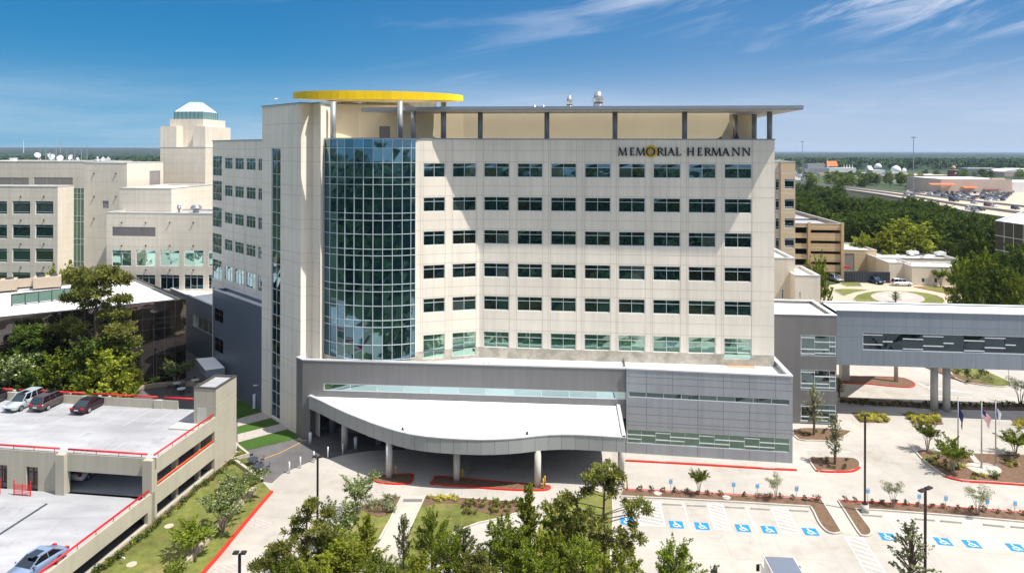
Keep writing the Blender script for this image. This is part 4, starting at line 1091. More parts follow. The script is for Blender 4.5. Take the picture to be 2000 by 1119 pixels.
# ================================================================ PARKING GARAGE
GK = G(302, 1018); e = G(462.5, 884.5); L = hypot(e[0]-GK[0], e[1]-GK[1]); ge2 = ((e[0]-GK[0])/L, (e[1]-GK[1])/L); ge1 = (ge2[1], -ge2[0])
gar = thing('parking_garage', 'cream concrete parking garage with two pale decks and red pipe rails', 'parking garage', (*GK, 0))
S1 = along(GK, ge2, 423); S2 = along(GK, ge2, 463)
DZ, DP, LZ, LP_ = 5.0, 6.0, 2.1, 2.93
FW0 = add(GK, ge1, -48); Ls = hypot(S1[0]-GK[0], S1[1]-GK[1])
def gs(px, py=920): return hit(FW0, GK, px, py)[0]
fw = MB()
wall(fw, FW0, GK, 0, DP, [(gs(132), gs(284), LZ, 4.3), (gs(51), gs(74), LZ, 4.45), (gs(-12), gs(14), LZ, 4.45)], 0, .35)
nn = (-ge2[0], -ge2[1])
for a, b in ((115, 131.5), (284, 302.5)):
    p, q_ = add(FW0, ge1, gs(a)), add(FW0, ge1, gs(b))
    fw.hexa([add(p, nn, .45), add(q_, nn, .45) if b < 300 else add(GK, nn, .45), q_ if b < 300 else GK, p], 0, DP+.03)
fw.build('front_wall', 'garage', gar)
m = MB()   # door leaves
for a, b in ((51, 74), (-12, 14)): window(gar, FW0, GK, gs(a), gs(b), LZ, 4.45, (.5,), (.25,), rec=.2, fw=.07, frame='dark_frame', pane='black_glass', name='door', tilt=0)
sw = MB()
wall(sw, GK, S1, 0, DP, [(.35, Ls-.25, 3.2, 4.5), (.35, Ls-.25, .28, 1.5)], 0, .35)
A_ = add(GK, ge2, -26)
wall(sw, A_, GK, 0, LP_, [(.5, 25.0, .28, 1.42)], 0, .35)
for p in (add(GK, ge2, .0),): pass
sw.build('side_wall', 'garage', gar)
# inner parapet faces and copings
cpn = MB(); th = .25
def coping(a, b, z, zi, mb=cpn):
    L = hypot(b[0]-a[0], b[1]-a[1]); nx, ny = (b[1]-a[1])/L, -(b[0]-a[0])/L
    mb.hexa([add(a, (nx, ny), -.004), add(b, (nx, ny), -.004), add(b, (nx, ny), -th), add(a, (nx, ny), -th)], zi, z+.012)
coping(FW0, GK, DP, DZ); coping(GK, S1, DP, DZ); coping(A_, add(GK, ge2, -.5), LP_, LZ-.1)
bk0 = add(GK, ge2, hypot(S2[0]-GK[0], S2[1]-GK[1])-.2); RW = add(bk0, ge1, -7.2)
RW0 = add(bk0, ge1, -50)
coping(RW, RW0, DP, 0); cpn.build('parapet', 'garage', gar)
dk = MB(); dk.hexa([add(FW0, ge2, .36), add(add(GK, ge2, .36), ge1, -.36), add(bk0, ge1, -.3), RW0], 4.55, DZ)
dk.build('upper_deck', 'deck', gar)
dk = MB(); dk.hexa([add(add(A_, ge1, -50), ge2, 0), add(A_, ge1, -.35), add(bk0, ge1, -.35), RW0], LZ-.35, LZ); dk.build('lower_deck', 'deck', gar)
vd = MB(); q0 = add(add(A_, ge1, -6), ge2, 0); q1 = add(add(bk0, ge1, -6), ge2, 0); vd.bar((*q0, 1), (*q1, 1), .3, 1.9)
q0 = add(add(GK, ge1, -14), ge2, 14); q1 = add(add(FW0, ge2, 14), ge1, 0); vd.bar((*q0, 3.3), (*q1, 3.3), .3, 2.4)
vd.build('inner_wall', 'garage', gar)
vd = MB(); ar = [add(add(A_, ge1, -40), ge2, 0), add(A_, ge1, -.36), add(bk0, ge1, -.36), RW0]; vd.face([(x, y, .02) for x, y in ar]); vd.build('ground_floor', 'asphalt', gar)
for k in (1, 2):
    p = add(add(GK, ge2, .5+k*4), ge1, -.9); pil = MB(); pil.box((p[0]-.25, p[1]-.25, 0), (p[0]+.25, p[1]+.25, 4.55)); pil.build('pillar', 'garage', gar)
# rear pilasters
for px in (28, 172, 313):
    m = MB(); p = along(bk0, (-ge1[0], -ge1[1]), px); p = add(p, nn, .35); m.hexa([add(p, ge1, -.5), add(p, ge1, .5), add(add(p, ge1, .5), ge2, .3), add(add(p, ge1, -.5), ge2, .3)], DZ, DP+.02)
    m.build('pilaster', 'garage', gar)
# red pipe rails
def rail(a, b, z, mt='red_rail', posts=True, off=0):
    m = MB(); m.tube([(*a, z), (*b, z)], .095, 8)
    if posts:
        L = hypot(b[0]-a[0], b[1]-a[1]); n = max(2, int(L/2.2)+1)
        for k in range(n):
            t = (k+.25)/(n-.5); x, y = a[0]+(b[0]-a[0])*t, a[1]+(b[1]-a[1])*t; m.tube([(x, y, z-.42), (x, y, z)], .03, 5, 0)
    m.build('pipe_rail', mt, gar, True)
ng1 = (-ge1[0], -ge1[1])
fo = add(GK, ge2, .12); so_ = add(GK, ge1, -.12)
for a, b in ((-60, 118), (135, 289)): rail(along(fo, ng1, a), along(fo, ng1, b), DP+.4)
rail(along(so_, ge2, 303), along(so_, ge2, 418), DP+.4)
ro = add(bk0, nn, .12)
for a, b in ((-40, 26), (38, 168), (181, 257), (259, 309), (322, 379)): rail(along(ro, ng1, a), along(ro, ng1, b), DP+.32)
rail(along(so_, (-ge2[0], -ge2[1]), 60), along(so_, (-ge2[0], -ge2[1]), 292), LP_+.4)
rail(along(add(GK, ge1, -.2), ge2, 308), along(add(GK, ge1, -.2), ge2, 418), 3.42, 'orange_rail', False)
# door gates (red)
for a, b in ((44, 76), (-14, 17)):
    p, q_ = add(add(FW0, ge1, gs(a)), nn, 1.0), add(add(FW0, ge1, gs(b)), nn, 1.0); m = MB()
    for k in range(8): m.tube([(*p, LZ+.15+k*.13), (*q_, LZ+.15+k*.13)], .03, 5)
    for x in (p, q_): m.tube([(*x, LZ), (*x, LZ+1.5)], .05, 6)
    x = add(p, (q_[0]-p[0], q_[1]-p[1]), .5); m.tube([(*x, LZ), (*x, LZ+1.15)], .035, 6)
    m.build('gate', 'red_rail', gar)
# stair tower of the garage
P0_ = along(add(S1, (0, 0), 0), ng1, 380)
Lt = hypot(P0_[0]-S1[0], P0_[1]-S1[1])
pt = [add(S1, ge1, -Lt), S1, S2, add(S2, ge1, -Lt)]
pt = [add(p, ge1, .004) for p in pt]
building(gar, pt, 0, 9.15, 'garage', rm='deck', jh=[7.2, 5.3, 3.4, 1.5], par=.15, th=.2, cap='cap_dark', wname='stair_tower_wall', jw=.03)
m = MB(); p = add(pt[0], ge1, .4); m.hexa([add(p, nn, .03), add(add(p, ge1, 1.1), nn, .03), add(p, ge1, 1.1), p], DZ, DZ+1.9); m.build('stair_door', 'column_concrete', gar)
m = MB(); p = add(pt[0], nn, 1.6); m.hexa([add(p, ge1, -2), add(p, ge1, 1.6), add(add(p, ge1, 1.6), ge2, 1.6), add(add(p, ge1, -2), ge2, 1.6)], DZ, DZ+.15); m.build('deck_kerb', 'kerb', gar)
# painted lines and a drain on the decks
m = MB()
def pline(mb, a, b, w, z):
    dx_, dy_ = b[0]-a[0], b[1]-a[1]; L = hypot(dx_, dy_); nx, ny = -dy_/L*w/2, dx_/L*w/2
    mb.face([(a[0]+nx, a[1]+ny, z), (a[0]-nx, a[1]-ny, z), (b[0]-nx, b[1]-ny, z), (b[0]+nx, b[1]+ny, z)])
for px in (-50, 0, 47, 95, 143, 190, 237, 285):
    a = add(along(add(GK, ge2, .8), ng1, px+(-4)), ge2, 0); pline(m, a, add(a, ge2, 4.6), .1, DZ+.006)
base_ = along(add(GK, ge2, 1.2), ng1, 285)
for k in range(14):
    a = add(add(bk0, ge1, -7.5-k*2.75), nn, 5.6); pline(m, a, add(a, ge2, 5), .1, DZ+.006)
for k in range(12):
    a = add(add(GK, ge1, -16-k*2.75), nn, 7.0); pline(m, a, add(a, ge2, 5.0), .1, LZ+.006)
struct(m.build('stall_marking', 'stall_paint'))
m = MB(); pline(m, G(-10, 1049, LZ), G(92, 983, LZ), .28, LZ+.007); m.build('deck_drain', 'dark_frame', gar)

# ================================================================ RIGHT: CONNECTOR TOWER AND FOOTBRIDGE
XG = G(1562, 827); ct = thing('stair_block', 'dark grey three storey link block with striped windows beside the hospital', 'building', (*XG, 0))
c0 = along(XG, E1, 1516); c0 = along(XG, (-E1[0], -E1[1]), 1505); c1 = along(XG, E1, 1635)
zt = ZP(1575, 615, c0[1]*.5+c1[1]*.5)
hw = []
for y0, y1 in ((655, 695.5), (722.5, 762.5), (789.5, 828)): hw.append(hole_px(c0, c1, 1564, 1633, y0, y1))
wd = MB()
building(ct, [c0, c1, add(c1, E2, 9), add(c0, E2, 9)], 0, zt, 'dark_panel', holes={0: hw}, par=.4, jm='panel_joint', jh=[zt-5.2, zt-10], jw=.04, cap='white_metal')
b_ = [(0, .4, .12), (.4, 1, .32), (.82, 1, .52), (0, .8, .68), (0, .4, .9), (.4, 1, .86)]
for h in hw:
    if h[2] < .2: h = (h[0], h[1], .15, h[3])
    window(ct, c0, c1, *h, (.4, .82), (), rec=.1, fw=.09, pane='dim_glass', bars=b_, tilt=.02)
br = thing('footbridge', 'long blue grey enclosed footbridge with a striped dark ribbon window', 'footbridge', (*c1, 7))
d0 = add(add(c1, E2, 2.9), E1, -2.0); d0 = along(d0, E1, 1634); d1 = add(d0, E1, 48)
Dm = d0[1]; bt, bb_ = ZP(1640, 606, Dm), ZP(1640, 712, Dm)
hb = (hit(d0, d1, 1685, 650)[0], 47.5, hit(d0, d1, 1690, 683.5)[1], hit(d0, d1, 1690, 649)[1])
jx = [hit(d0, d1, x, 650)[0] for x in (1684, 1726, 1770, 1815, 1860, 1906, 1951, 1997)]
w_ = MB(); wall(w_, d0, d1, bb_, bt, [hb], 0, .2, [bt-2.0, bb_+3.8], jx, 1, .045)
f0, f1_ = add(d0, E2, 5.2), add(d1, E2, 5.2)
wall(w_, f1_, f0, bb_, bt); w_.face([(*d0, bb_), (*d1, bb_), (*f1_, bb_), (*f0, bb_)]); w_.build('wall', ['blue_panel', 'panel_joint'], br)
m = MB(); m.face([(x, y, bt-.15) for x, y in (d0, d1, f1_, f0)]); m.build('roof', 'white_roof', br)
m = MB()
for a, b in ((d0, d1), (f0, f1_)): m.bar((*a, bt+.05), (*b, bt+.05), .3, .12)
m.build('roof_edge', 'white_metal', br)
random.seed(5); bars = []; nseg = 33; Wd = hb[1]-hb[0]
lev = [.12, .30, .48, .66, .86]
for k in range(0, 34):
    for j, lv in enumerate(lev):
        if (k+j*2) % 6 in ((0, 1) if j != 2 else (0,)): bars.append((k/34, min(1, (k+1)/34), lv+.02))
window(br, d0, d1, *hb, [k/17 for k in range(1, 17)], (), rec=.12, fw=.09, pane='night_glass', bars=bars, name='ribbon_window', tilt=.02)
for px, y in ((1824.5, 801), (1848.5, 802)):
    p = G(px, y); m = MB(); m.cyl(*p, 0, bb_, .48, 20); m.build('bridge_column', 'column_concrete', br, True)
p = G(1652, 745); m = MB(); m.box((p[0]-.6, p[1], 0), (p[0]+.6, p[1]+1, bb_+.5)); m.build('bridge_column', 'column_concrete', br)
p = G(1750, 746); m = MB(); m.cyl(*p, 0, bb_+.5, .3, 16); m.build('bridge_column', 'column_concrete', br, True)
p = G(1645, 735); q_ = G(1752, 742); m = MB(); m.hexa([add(f0, E1, -1), add(f0, E1, 7), add(q_, E1, 1), add(p, E1, -2)], bb_+.02, bb_+1.0); m.build('rear_slab', 'column_concrete', br)

# ---------------------------------------------------------------- tan buildings, low white buildings
tb = thing('tan_office_building', 'tan brick office tower behind the right end of the hospital', 'office building', (*XY(1530, 144), 0))
P1_ = rect_px(1480, 1525.5, 146, 14); zt = ZP(1520, 316, 146)
rows_ = [(350, 369.5), (388.5, 408), (426.5, 446), (465, 484), (503, 522)]
h1 = [hole_px(P1_[0], P1_[1], 1514.5, 1522.5, a, b+2) for a, b in rows_]
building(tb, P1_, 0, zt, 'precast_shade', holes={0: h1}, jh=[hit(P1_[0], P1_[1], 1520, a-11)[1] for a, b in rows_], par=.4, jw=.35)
for h in h1: window(tb, P1_[0], P1_[1], *h, (), (.2, .8), rec=.15, fw=.1, pane='black_glass')
P2_ = rect_px(1525.6, 1553.5, 144.5, 14)
h2 = [hole_px(P2_[0], P2_[1], 1532, 1552, a, b) for a, b in rows_]
building(tb, P2_, 0, zt-.02, 'tan_light', holes={0: h2}, jh=[hit(P2_[0], P2_[1], 1540, a-11)[1] for a, b in rows_], par=.4, jw=.3)
for h in h2: window(tb, P2_[0], P2_[1], *h, (), (.16, .82), rec=.2, fw=.12)
tg = thing('tan_parking_garage', 'five level tan brick parking garage with dark open bays', 'parking garage', (*G(1600, 545), 0))
GD = G(1610, 545)[1]; P3_ = rect_px(1540, 1648, GD, 48)
hg = []; ztg = ZP(1600, 436.5, GD)
for y0, y1 in ((449.5, 455.5), (470.5, 476), (491, 496.5), (511.5, 517.5), (531, 550)):
    hg.append(hole_px(P3_[0], P3_[1], 1583, 1642, y0, y1)); 
    hg.append(hole_px(P3_[0], P3_[1], 1541, 1576.5, y0-5.5 if y0 < 530 else y0-3, y1))
building(tg, P3_, 0, ztg, 'tan_brick', rm='deck', holes={0: hg}, jh=[hit(P3_[0], P3_[1], 1600, y)[1] for y in (443, 463, 484, 504)], jw=.15, par=1.0, rev=.6)
for a in (1577.5, 1642.5):
    m = MB(); p = along(P3_[0], E1, a); q_ = along(P3_[0], E1, a+5.2); m.hexa([add(p, E2, -.5), add(q_, E2, -.5), q_, p], 0, ztg+.4)
    m.build('pier', 'tan_brick', tg)
m = MB()
for k in range(5): m.face([(*add(P3_[0], E2, .7), k*3.0+.3), (*add(P3_[1], E2, .7), k*3.0+.3), (*add(P3_[1], E2, 20), k*3+.3), (*add(P3_[0], E2, 20), k*3+.3)])
m.build('floor_slab', 'column_concrete', tg)
m = MB(); m.face([(*add(P3_[0], E2, 20), 0), (*add(P3_[1], E2, 20), 0), (*add(P3_[1], E2, 20), 15), (*add(P3_[0], E2, 20), 15)]); m.build('inner_wall', 'void', tg)  # near-black sheet: shade deep inside the open bays put into its colour
def lowb(name, lab, px0, px1, D, depth, ytop, wm, rm='white_roof', holes=(), par=.4, jh=(), pane='glass', ymid=None, cat='building'):
    P_ = rect_px(px0, px1, D, depth); z = ZP((px0+px1)/2, ytop, D)
    t = thing(name, lab, cat, (*XY((px0+px1)/2, D), 0))
    hh = [hole_px(P_[0], P_[1], *h) for h in holes]
    building(t, P_, 0, z, wm, rm=rm, holes={0: hh}, par=par, jh=jh, jw=.05)
    for h in hh: window(t, P_[0], P_[1], *h, (), (), rec=.1, fw=.08, pane=pane)
    return t, P_, z
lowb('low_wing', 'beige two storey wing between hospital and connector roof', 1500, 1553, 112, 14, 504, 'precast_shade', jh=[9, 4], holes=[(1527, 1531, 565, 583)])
lowb('sloped_wing', 'beige low wing right of the taller beige wing, beside the leafy tree', 1553.4, 1603, 109, 9, 538, 'old_precast', jh=[8, 4], holes=[(1561, 1564, 570, 583)])
lowb('service_building', 'low cream service building with a grey louver beside the tan garage', 1640, 1713, 205, 16, 488, 'tan_light', holes=[(1649, 1669, 495, 530)], pane='louver')
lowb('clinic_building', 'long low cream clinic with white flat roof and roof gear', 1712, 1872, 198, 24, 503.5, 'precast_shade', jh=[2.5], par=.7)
lowb('clinic_front_wing', 'low pale front wing with small square windows beside the white car', 1782, 1890, 183, 9, 521, 'old_precast', holes=[(1800, 1806.5, 543, 552), (1825, 1831, 543, 552), (1850, 1856, 544, 552)])
lowb('clinic_middle_wing', 'small pale wing with a deep shaded corner beside the dark fence', 1737, 1781, 188, 8, 513.5, 'old_precast', jh=[2])
p, q_ = G(1649, 551.5), G(1737, 553); m = MB(); m.bar((*p, 1.5), (*q_, 1.5), .2, 3.0)
for k in range(18):
    t = k/17; m.box((p[0]+(q_[0]-p[0])*t-.08, p[1]+(q_[1]-p[1])*t-.2, 0), (p[0]+(q_[0]-p[0])*t+.08, p[1]+(q_[1]-p[1])*t-.05, 3.1))
tag(m.build('screen_fence', 'dark_frame'), 'dark grey screen fence behind the dark suv', 'fence')
for px, D, s, lab in ((1786, 205, 1.5, 'pale boxy roof unit on the clinic roof, left one'), (1840, 203, 1.4, 'pale boxy roof unit on the clinic roof, right one'), (1817, 188, 1.1, 'small white roof vent on the front clinic wing')):
    z = 5.4 if D > 190 else 4.4; p = XY(px, D); m = MB(); m.box((p[0]-s, p[1], z-.4), (p[0]+s, p[1]+1.6, z+.45)); m.box((p[0]-s*.5, p[1]+.2, z+.45), (p[0]+s*.5, p[1]+1.2, z+.7))
    tag(m.build('roof_unit', 'white_metal'), lab, 'roof unit')
dg = thing('dark_glass_building', 'dark mirrored glass building behind trees at the right edge', 'office building', (*XY(1975, 165), 0))
P_ = [XY(1944, 172), XY(2090, 150), XY(2150, 175), XY(2000, 200)]; z = ZP(1960, 433, 170)
building(dg, P_, 0, z, 'night_glass', jh=[z-3.6, z-7.2, z-11], jv={0: [k*3 for k in range(1, 9)]}, jm='mullion', par=.4, jw=.12, rev=.1)
# ---------------------------------------------------------------- far shops, domes, halls
def far(name, lab, px0, px1, ytop, ybase, depth, wm='precast_shade', rm='white_roof', cat='building', extra=None):
    D = G((px0+px1)/2, ybase)[1]; P_ = rect_px(px0, px1, D, depth); z = ZP((px0+px1)/2, ytop, D)
    t = thing(name, lab, cat, (*XY((px0+px1)/2, D), 0)); w_ = MB()
    for i in range(4): wall(w_, P_[i], P_[(i+1) % 4], 0, z)
    w_.build('wall', wm, t); m = MB(); m.face([(x, y, z-.3) for x, y in P_]); m.build('roof', rm, t)
    return t, P_, z, D
def hip(t, px0, px1, D, depth, z0, z1, mt, ridge=.5, name='roof'):
    P_ = rect_px(px0, px1, D, depth); c = [(a[0]*.5+b[0]*.5, a[1]*.5+b[1]*.5) for a, b in ((P_[0], P_[3]), (P_[1], P_[2]))]
    m = MB(); m.face([(*P_[0], z0), (*P_[1], z0), (*c[1], z1), (*c[0], z1)]); m.face([(*P_[2], z0), (*P_[3], z0), (*c[0], z1), (*c[1], z1)]); m.face([(*P_[1], z0), (*P_[2], z0), (*c[1], z1)]); m.face([(*P_[3], z0), (*P_[0], z0), (*c[0], z1)])
    m.build(name, mt, t)
def dome(t, px, D, z0, r, mt, n=14, hgt=1.0):
    m = MB(); p = XY(px, D); m.tube([(*p, z0-r*.3), (*p, z0)]+[(*p, z0+r*hgt*sin(radians(a))) for a in (15, 30, 45, 60, 75, 88)], [r, r]+[r*cos(radians(a)) for a in (15, 30, 45, 60, 75, 88)], n); m.build('dome', mt, t, True)
t, P_, z, D = far('retail_store', 'long brownish retail store with orange awnings behind the car park', 1838, 1977, 350, 378, 60, 'pinkish')
for a, b, y, mt in ((1820, 1868, 359.5, 'orange_tile'), (1884, 1911, 365.5, 'orange_tile'), (1924, 1955, 369.5, 'brick_red')):
    p, q_ = XY(a, D-6), XY(b, D-6-.0945*0); zz = ZP((a+b)/2, y, D-3); m = MB(); m.face([(*p, zz-.4), (*q_, zz-.4), (q_[0], q_[1]+5, zz+.5), (p[0], p[1]+5, zz+.5)]); m.face([(*p, zz-.7), (*q_, zz-.7), (*q_, zz-.4), (*p, zz-.4)])
    m.build('awning', mt, t)
p = XY(1947, D-.5); m = MB(); m.box((p[0]-5, p[1]-1.5, z-3.5), (p[0]+6, p[1]+2, z+.8)); m.build('sign_gable', 'tan_light', t)
far('white_store', 'white retail block right of the brown store at the picture edge', 1977.5, 2080, 356, 376, 50, 'white_roof')
t, P_, z, D = far('clock_tower', 'dark brick clock tower with a pale cupola among the far shops', 1856.5, 1869, 333, 352, 7, 'brick_red', cat='tower')
m = MB(); c = XY(1862.5, D+3); m.box((c[0]-3.6, c[1]-4, z), (c[0]+3.6, c[1]+4, z+.8)); m.build('cornice', 'tan_light', t); m = MB(); m.box((c[0]-2.6, c[1]-2.5, z+.8), (c[0]+2.6, c[1]+2.5, z+2.6)); m.build('upper_stage', 'brick_red', t); dome(t, 1862.5, D+3, z+2.8, 2.3, 'tan_light', 10, 1.3)
m = MB(); m.tube([(c[0]+.3, c[1]-3.55, z-3.5), (c[0]+.3, c[1]-3.65, z-3.5)], 1.1, 14); m.build('clock_face', 'white_paint', t)
t, P_, z, D = far('cinema_hall', 'pale hall with a steep orange tiled roof near the horizon', 1620, 1672, 328, 337, 25, 'white_roof', cat='hall')
hip(t, 1617, 1637, D+2, 14, ZP(1627, 325, D), ZP(1627, 315, D), 'orange_tile'); m = MB(); p = XY(1616, D+1); m.tube([(*p, 0), (*p, ZP(1616, 309, D))], [1.6, .1], 6); m.build('spire', 'white_roof', t)
for px in (1648.5, 1654, 1659.5, 1665): m = MB(); p = XY(px, D+3); m.tube([(*p, z-1), (*p, z+1), (*p, ZP(px, 320, D+3))], [1.5, .7, .08], 6); m.build('tent_spire', 'white_roof', t)
t, P_, z, D = far('grey_cinema', 'grey concrete hall left of the orange roofed hall', 1572, 1620, 329, 340, 40, 'barrier', 'barrier', 'hall')
m = MB(); p = XY(1578, D+3); q_ = XY(1608, D+8); m.box((p[0], p[1], z-.3), (q_[0], q_[1]+10, ZP(1590, 320, D))); m.build('upper_block', 'barrier', t)
t, P_, z, D = far('domed_hall', 'white hall with a round dome and gable near the horizon', 1700, 1728, 332, 340, 20, 'white_roof', cat='hall')
dome(t, 1715, D+5, ZP(1715, 326, D), 5.2, 'white_roof'); hip(t, 1698, 1706, D-1, 16, ZP(1700, 332, D), ZP(1700, 324.5, D), 'white_roof')
t, P_, z, D = far('large_domed_hall', 'pale hall with a big dome and pointed finial beside trees', 1735, 1771, 337, 345, 20, 'white_roof', cat='hall')
dome(t, 1750, D+5, ZP(1750, 333, D), 6.5, 'white_roof'); dome(t, 1766, D+4, ZP(1766, 335, D), 3, 'white_roof', 10, 1.5); m = MB(); p = XY(1750, D+5); m.tube([(*p, z+4), (*p, ZP(1750, 321, D))], [1.1, .05], 6); m.build('finial', 'white_roof', t)
far('flat_shop_row', 'pale flat roofed shop row between dome and clock tower', 1785, 1860, 342, 350, 40, 'tan_light')
t, P_, z, D = far('far_office', 'grey office block on the horizon behind the clock tower', 1853, 1880, 318, 331, 25, 'barrier', 'white_roof', 'office building')
far('far_garage', 'long pale parking deck on the far right near the horizon', 1890, 1960, 329, 342, 30, 'blue_panel', 'white_roof', 'parking garage')
t, P_, z, D = far('arched_hall', 'wide hall with a curved roof at the far right horizon', 1962, 2060, 336, 345, 40, 'pinkish', 'white_roof', 'hall')
m = MB(); K = 10
for k in range(K):
    a0, a1 = pi*k/K, pi*(k+1)/K; p0_, p1_ = P_[0], P_[1]; Wd_ = hypot(p1_[0]-p0_[0], p1_[1]-p0_[1])
    f = lambda a: (add(p0_, E1, Wd_*(.5-.5*cos(a))), z+4.5*sin(a)); (u, zu), (v, zv) = f(a0), f(a1)
    m.face([(*u, zu), (*v, zv), (*add(v, E2, 40), zv), (*add(u, E2, 40), zu)]); m.face([(*u, z-.1), (*v, z-.1), (*v, zv), (*u, zu)])
m.build('vault', 'white_roof', t)
far('white_office_slab', 'small white office slab just above the tan tower roof', 1515, 1531, 311.5, 324, 20, 'white_roof', cat='office building')
for k, (a, b, y0, y1, lab) in enumerate([(1556, 1572, 322, 329, 'little white house row left of the grey hall'), (1590, 1602, 317, 325, 'white block above the grey hall'), (1604, 1614, 320, 327, 'white block between grey and orange roofed halls'), (1640, 1648, 321, 327, 'tiny white block right of the orange roof')]):
    far('white_block', lab, a, b, y0, y1, 20, 'white_roof')
random.seed(77)
for k in range(16):
    px = 1575+k*17+random.uniform(-5, 5); py = random.choice((344, 348, 353, 358)); w2 = random.uniform(5, 13); hh = random.uniform(3.5, 7)
    if py > 350 and px > 1780: py = 346
    col = random.choice(('white_roof', 'tan_light', 'pinkish', 'precast_shade'))
    t_ = far('low_shop', {'white_roof': 'low white', 'tan_light': 'low tan', 'pinkish': 'low brownish', 'precast_shade': 'low cream'}[col]+' flat roofed shop among the trees before the halls', px-w2, px+w2, py-hh, py, 14, col)[0]
    t_['group'] = 'low '+col.split('_')[0]+' shops before the halls'
m = MB()
# far masts
def mast(name, lab, px, y0, y1, r=.35, head=True):
    p = G(px, y1); z = ZP(px, y0, p[1]); t = thing(name, lab, 'light mast', (*p, 0), 'tall light masts')
    m = MB(); m.tube([(*p, 0), (*p, z)], [r, r*.5], 8); m.build('pole', 'steel', t)
    if head: m = MB(); m.cyl(*p, z-.6, z, r*4.5, 12); m.build('lamp_ring', 'steel', t)
mast('light_mast', 'tall steel mast rising from the trees beside the tan tower', 1567, 277, 357, .45)
mast('light_mast', 'tallest steel mast beside the motorway', 1784, 268, 381, .45)
mast('light_mast', 'thin white topped mast left of the clock tower', 1839, 303, 345, .25)
mast('light_mast', 'dark topped mast just above the clock tower', 1851, 297, 345, .25)
mast('light_mast', 'faint thin mast right of the clock tower', 1888, 303, 345, .25)
p = (-940, 1350)
for px, y0, lab in ((46, 274, 'thin white tower on the left horizon'), (118, 274, 'dark lattice tower on the left horizon')):
    D = 3500; p = XY(px, D); m = MB(); m.tube([(*p, 0), (*p, ZP(px, y0, D))], [2.2, 1.2], 5); tag(m.build('radio_tower', 'white_roof' if px < 100 else 'barrier'), lab, 'radio tower')
# ================================================================ GROUND, ROADS, LAWNS
def sheet(name, pts, z, mt, kind='structure'):
    m = MB(); m.face([(x, y, z) for x, y in pts]); o = m.build(name, mt); o['kind'] = kind; return o
def gp(*pts): return [G(x, y) for x, y in pts]
sheet('ground', [(-16000, -2500), (16000, -2500), (16000, 22000), (-16000, 22000)], -.03, 'far_ground')
sheet('driveway', [(-48, 36), (125, 34), (125, 128), (95, 170), (60, 205), (30, 160), (-15, 120), (-34, 84)], .0, 'concrete')
sheet('courtyard', [(-90, 84), (-33.5, 84), (-15, 118), (-80, 150)], .004, 'asphalt')
sheet('road', gp((1600, 560), (1700, 545), (1900, 545), (2100, 552), (2100, 620), (1600, 620)), .006, 'far_road')
sheet('parking_lot', [G(x, y) for x, y in ((1806, 390), (2100, 412), (2100, 372), (1990, 371), (1800, 366), (1770, 372))], .05, 'far_road')
sheet('parking_lot', [G(x, y) for x, y in ((1540, 352), (1580, 352), (1580, 336), (1540, 335))], .05, 'barrier')
sheet('road', [G(x, y) for x, y in ((1640, 500), (1860, 492), (2000, 495), (2000, 480), (1860, 478), (1650, 484))], .0, 'far_road')
def smooth(pts, n=6, closed=True):
    """Catmull-Rom through picture points"""
    out = []; N_ = len(pts)
    rng_ = range(N_) if closed else range(N_-1)
    for i in rng_:
        g = lambda k: pts[k % N_] if closed else pts[min(max(k, 0), N_-1)]
        p0, p1, p2, p3 = g(i-1), g(i), g(i+1), g(i+2)
        for k in range(n):
            t = k/n
            out.append(tuple(.5*((2*p1[j])+(-p0[j]+p2[j])*t+(2*p0[j]-5*p1[j]+4*p2[j]-p3[j])*t*t+(-p0[j]+3*p1[j]-3*p2[j]+p3[j])*t**3) for j in (0, 1)))
    if not closed: out.append(pts[-1])
    return out
def ccw(p):
    a = sum(p[i-1][0]*p[i][1]-p[i][0]*p[i-1][1] for i in range(len(p))); return p if a > 0 else p[::-1]
def kerb(pts, name='kerb', mt='kerb', w_=.16, h=.15, closed=False, z=0):
    """kerb stone ring/line with mitred corners"""
    m = MB(); n = len(pts); L_, R_ = [], []
    for i in range(n):
        a = pts[i-1] if (i or closed) else pts[i]; b = pts[(i+1) % n] if (i < n-1 or closed) else pts[i]
        dx_, dy_ = b[0]-a[0], b[1]-a[1]; l = hypot(dx_, dy_) or 1; nx, ny = -dy_/l*w_/2, dx_/l*w_/2
        L_.append((pts[i][0]+nx, pts[i][1]+ny)); R_.append((pts[i][0]-nx, pts[i][1]-ny))
    for i in range(n if closed else n-1):
        j = (i+1) % n
        m.face([(*R_[i], z), (*R_[j], z), (*R_[j], z+h), (*R_[i], z+h)]); m.face([(*L_[j], z), (*L_[i], z), (*L_[i], z+h), (*L_[j], z+h)])
        m.face([(*R_[i], z+h), (*R_[j], z+h), (*L_[j], z+h), (*L_[i], z+h)])
    o = m.build(name, mt); o['kind'] = 'structure'; return o
def bed(name, px, mt, z=.11, kerbmt='kerb', k=True):
    p = ccw(gp(*px)); sheet(name, p, z, mt)
    if k: kerb(p, mt=kerbmt, closed=True)
    return p
# dark asphalt forecourt by the stair tower
sheet('forecourt', gp((474, 882), (564, 857), (600, 861), (606, 840), (640, 838), (800, 860), (790, 878), (725, 880), (675, 887), (640, 896), (629, 893), (606, 901), (575, 914), (550, 926), (531, 943), (512, 940), (486, 905)), .006, 'asphalt')
sheet('lawn', gp((463, 782), (474, 780), (512, 806), (464, 822)), .03, 'turf')
sheet('path', gp((464, 818), (512, 805), (530, 816), (464, 833)), .034, 'paver')
sheet('lawn', gp((464, 832), (528, 815), (547, 829), (464, 849)), .03, 'turf')
sheet('path', gp((464, 848), (546, 828), (562, 838), (464, 864)), .034, 'paver')
sheet('lawn', gp((464, 863), (561, 838), (582, 849), (582, 856), (476, 881)), .03, 'turf')
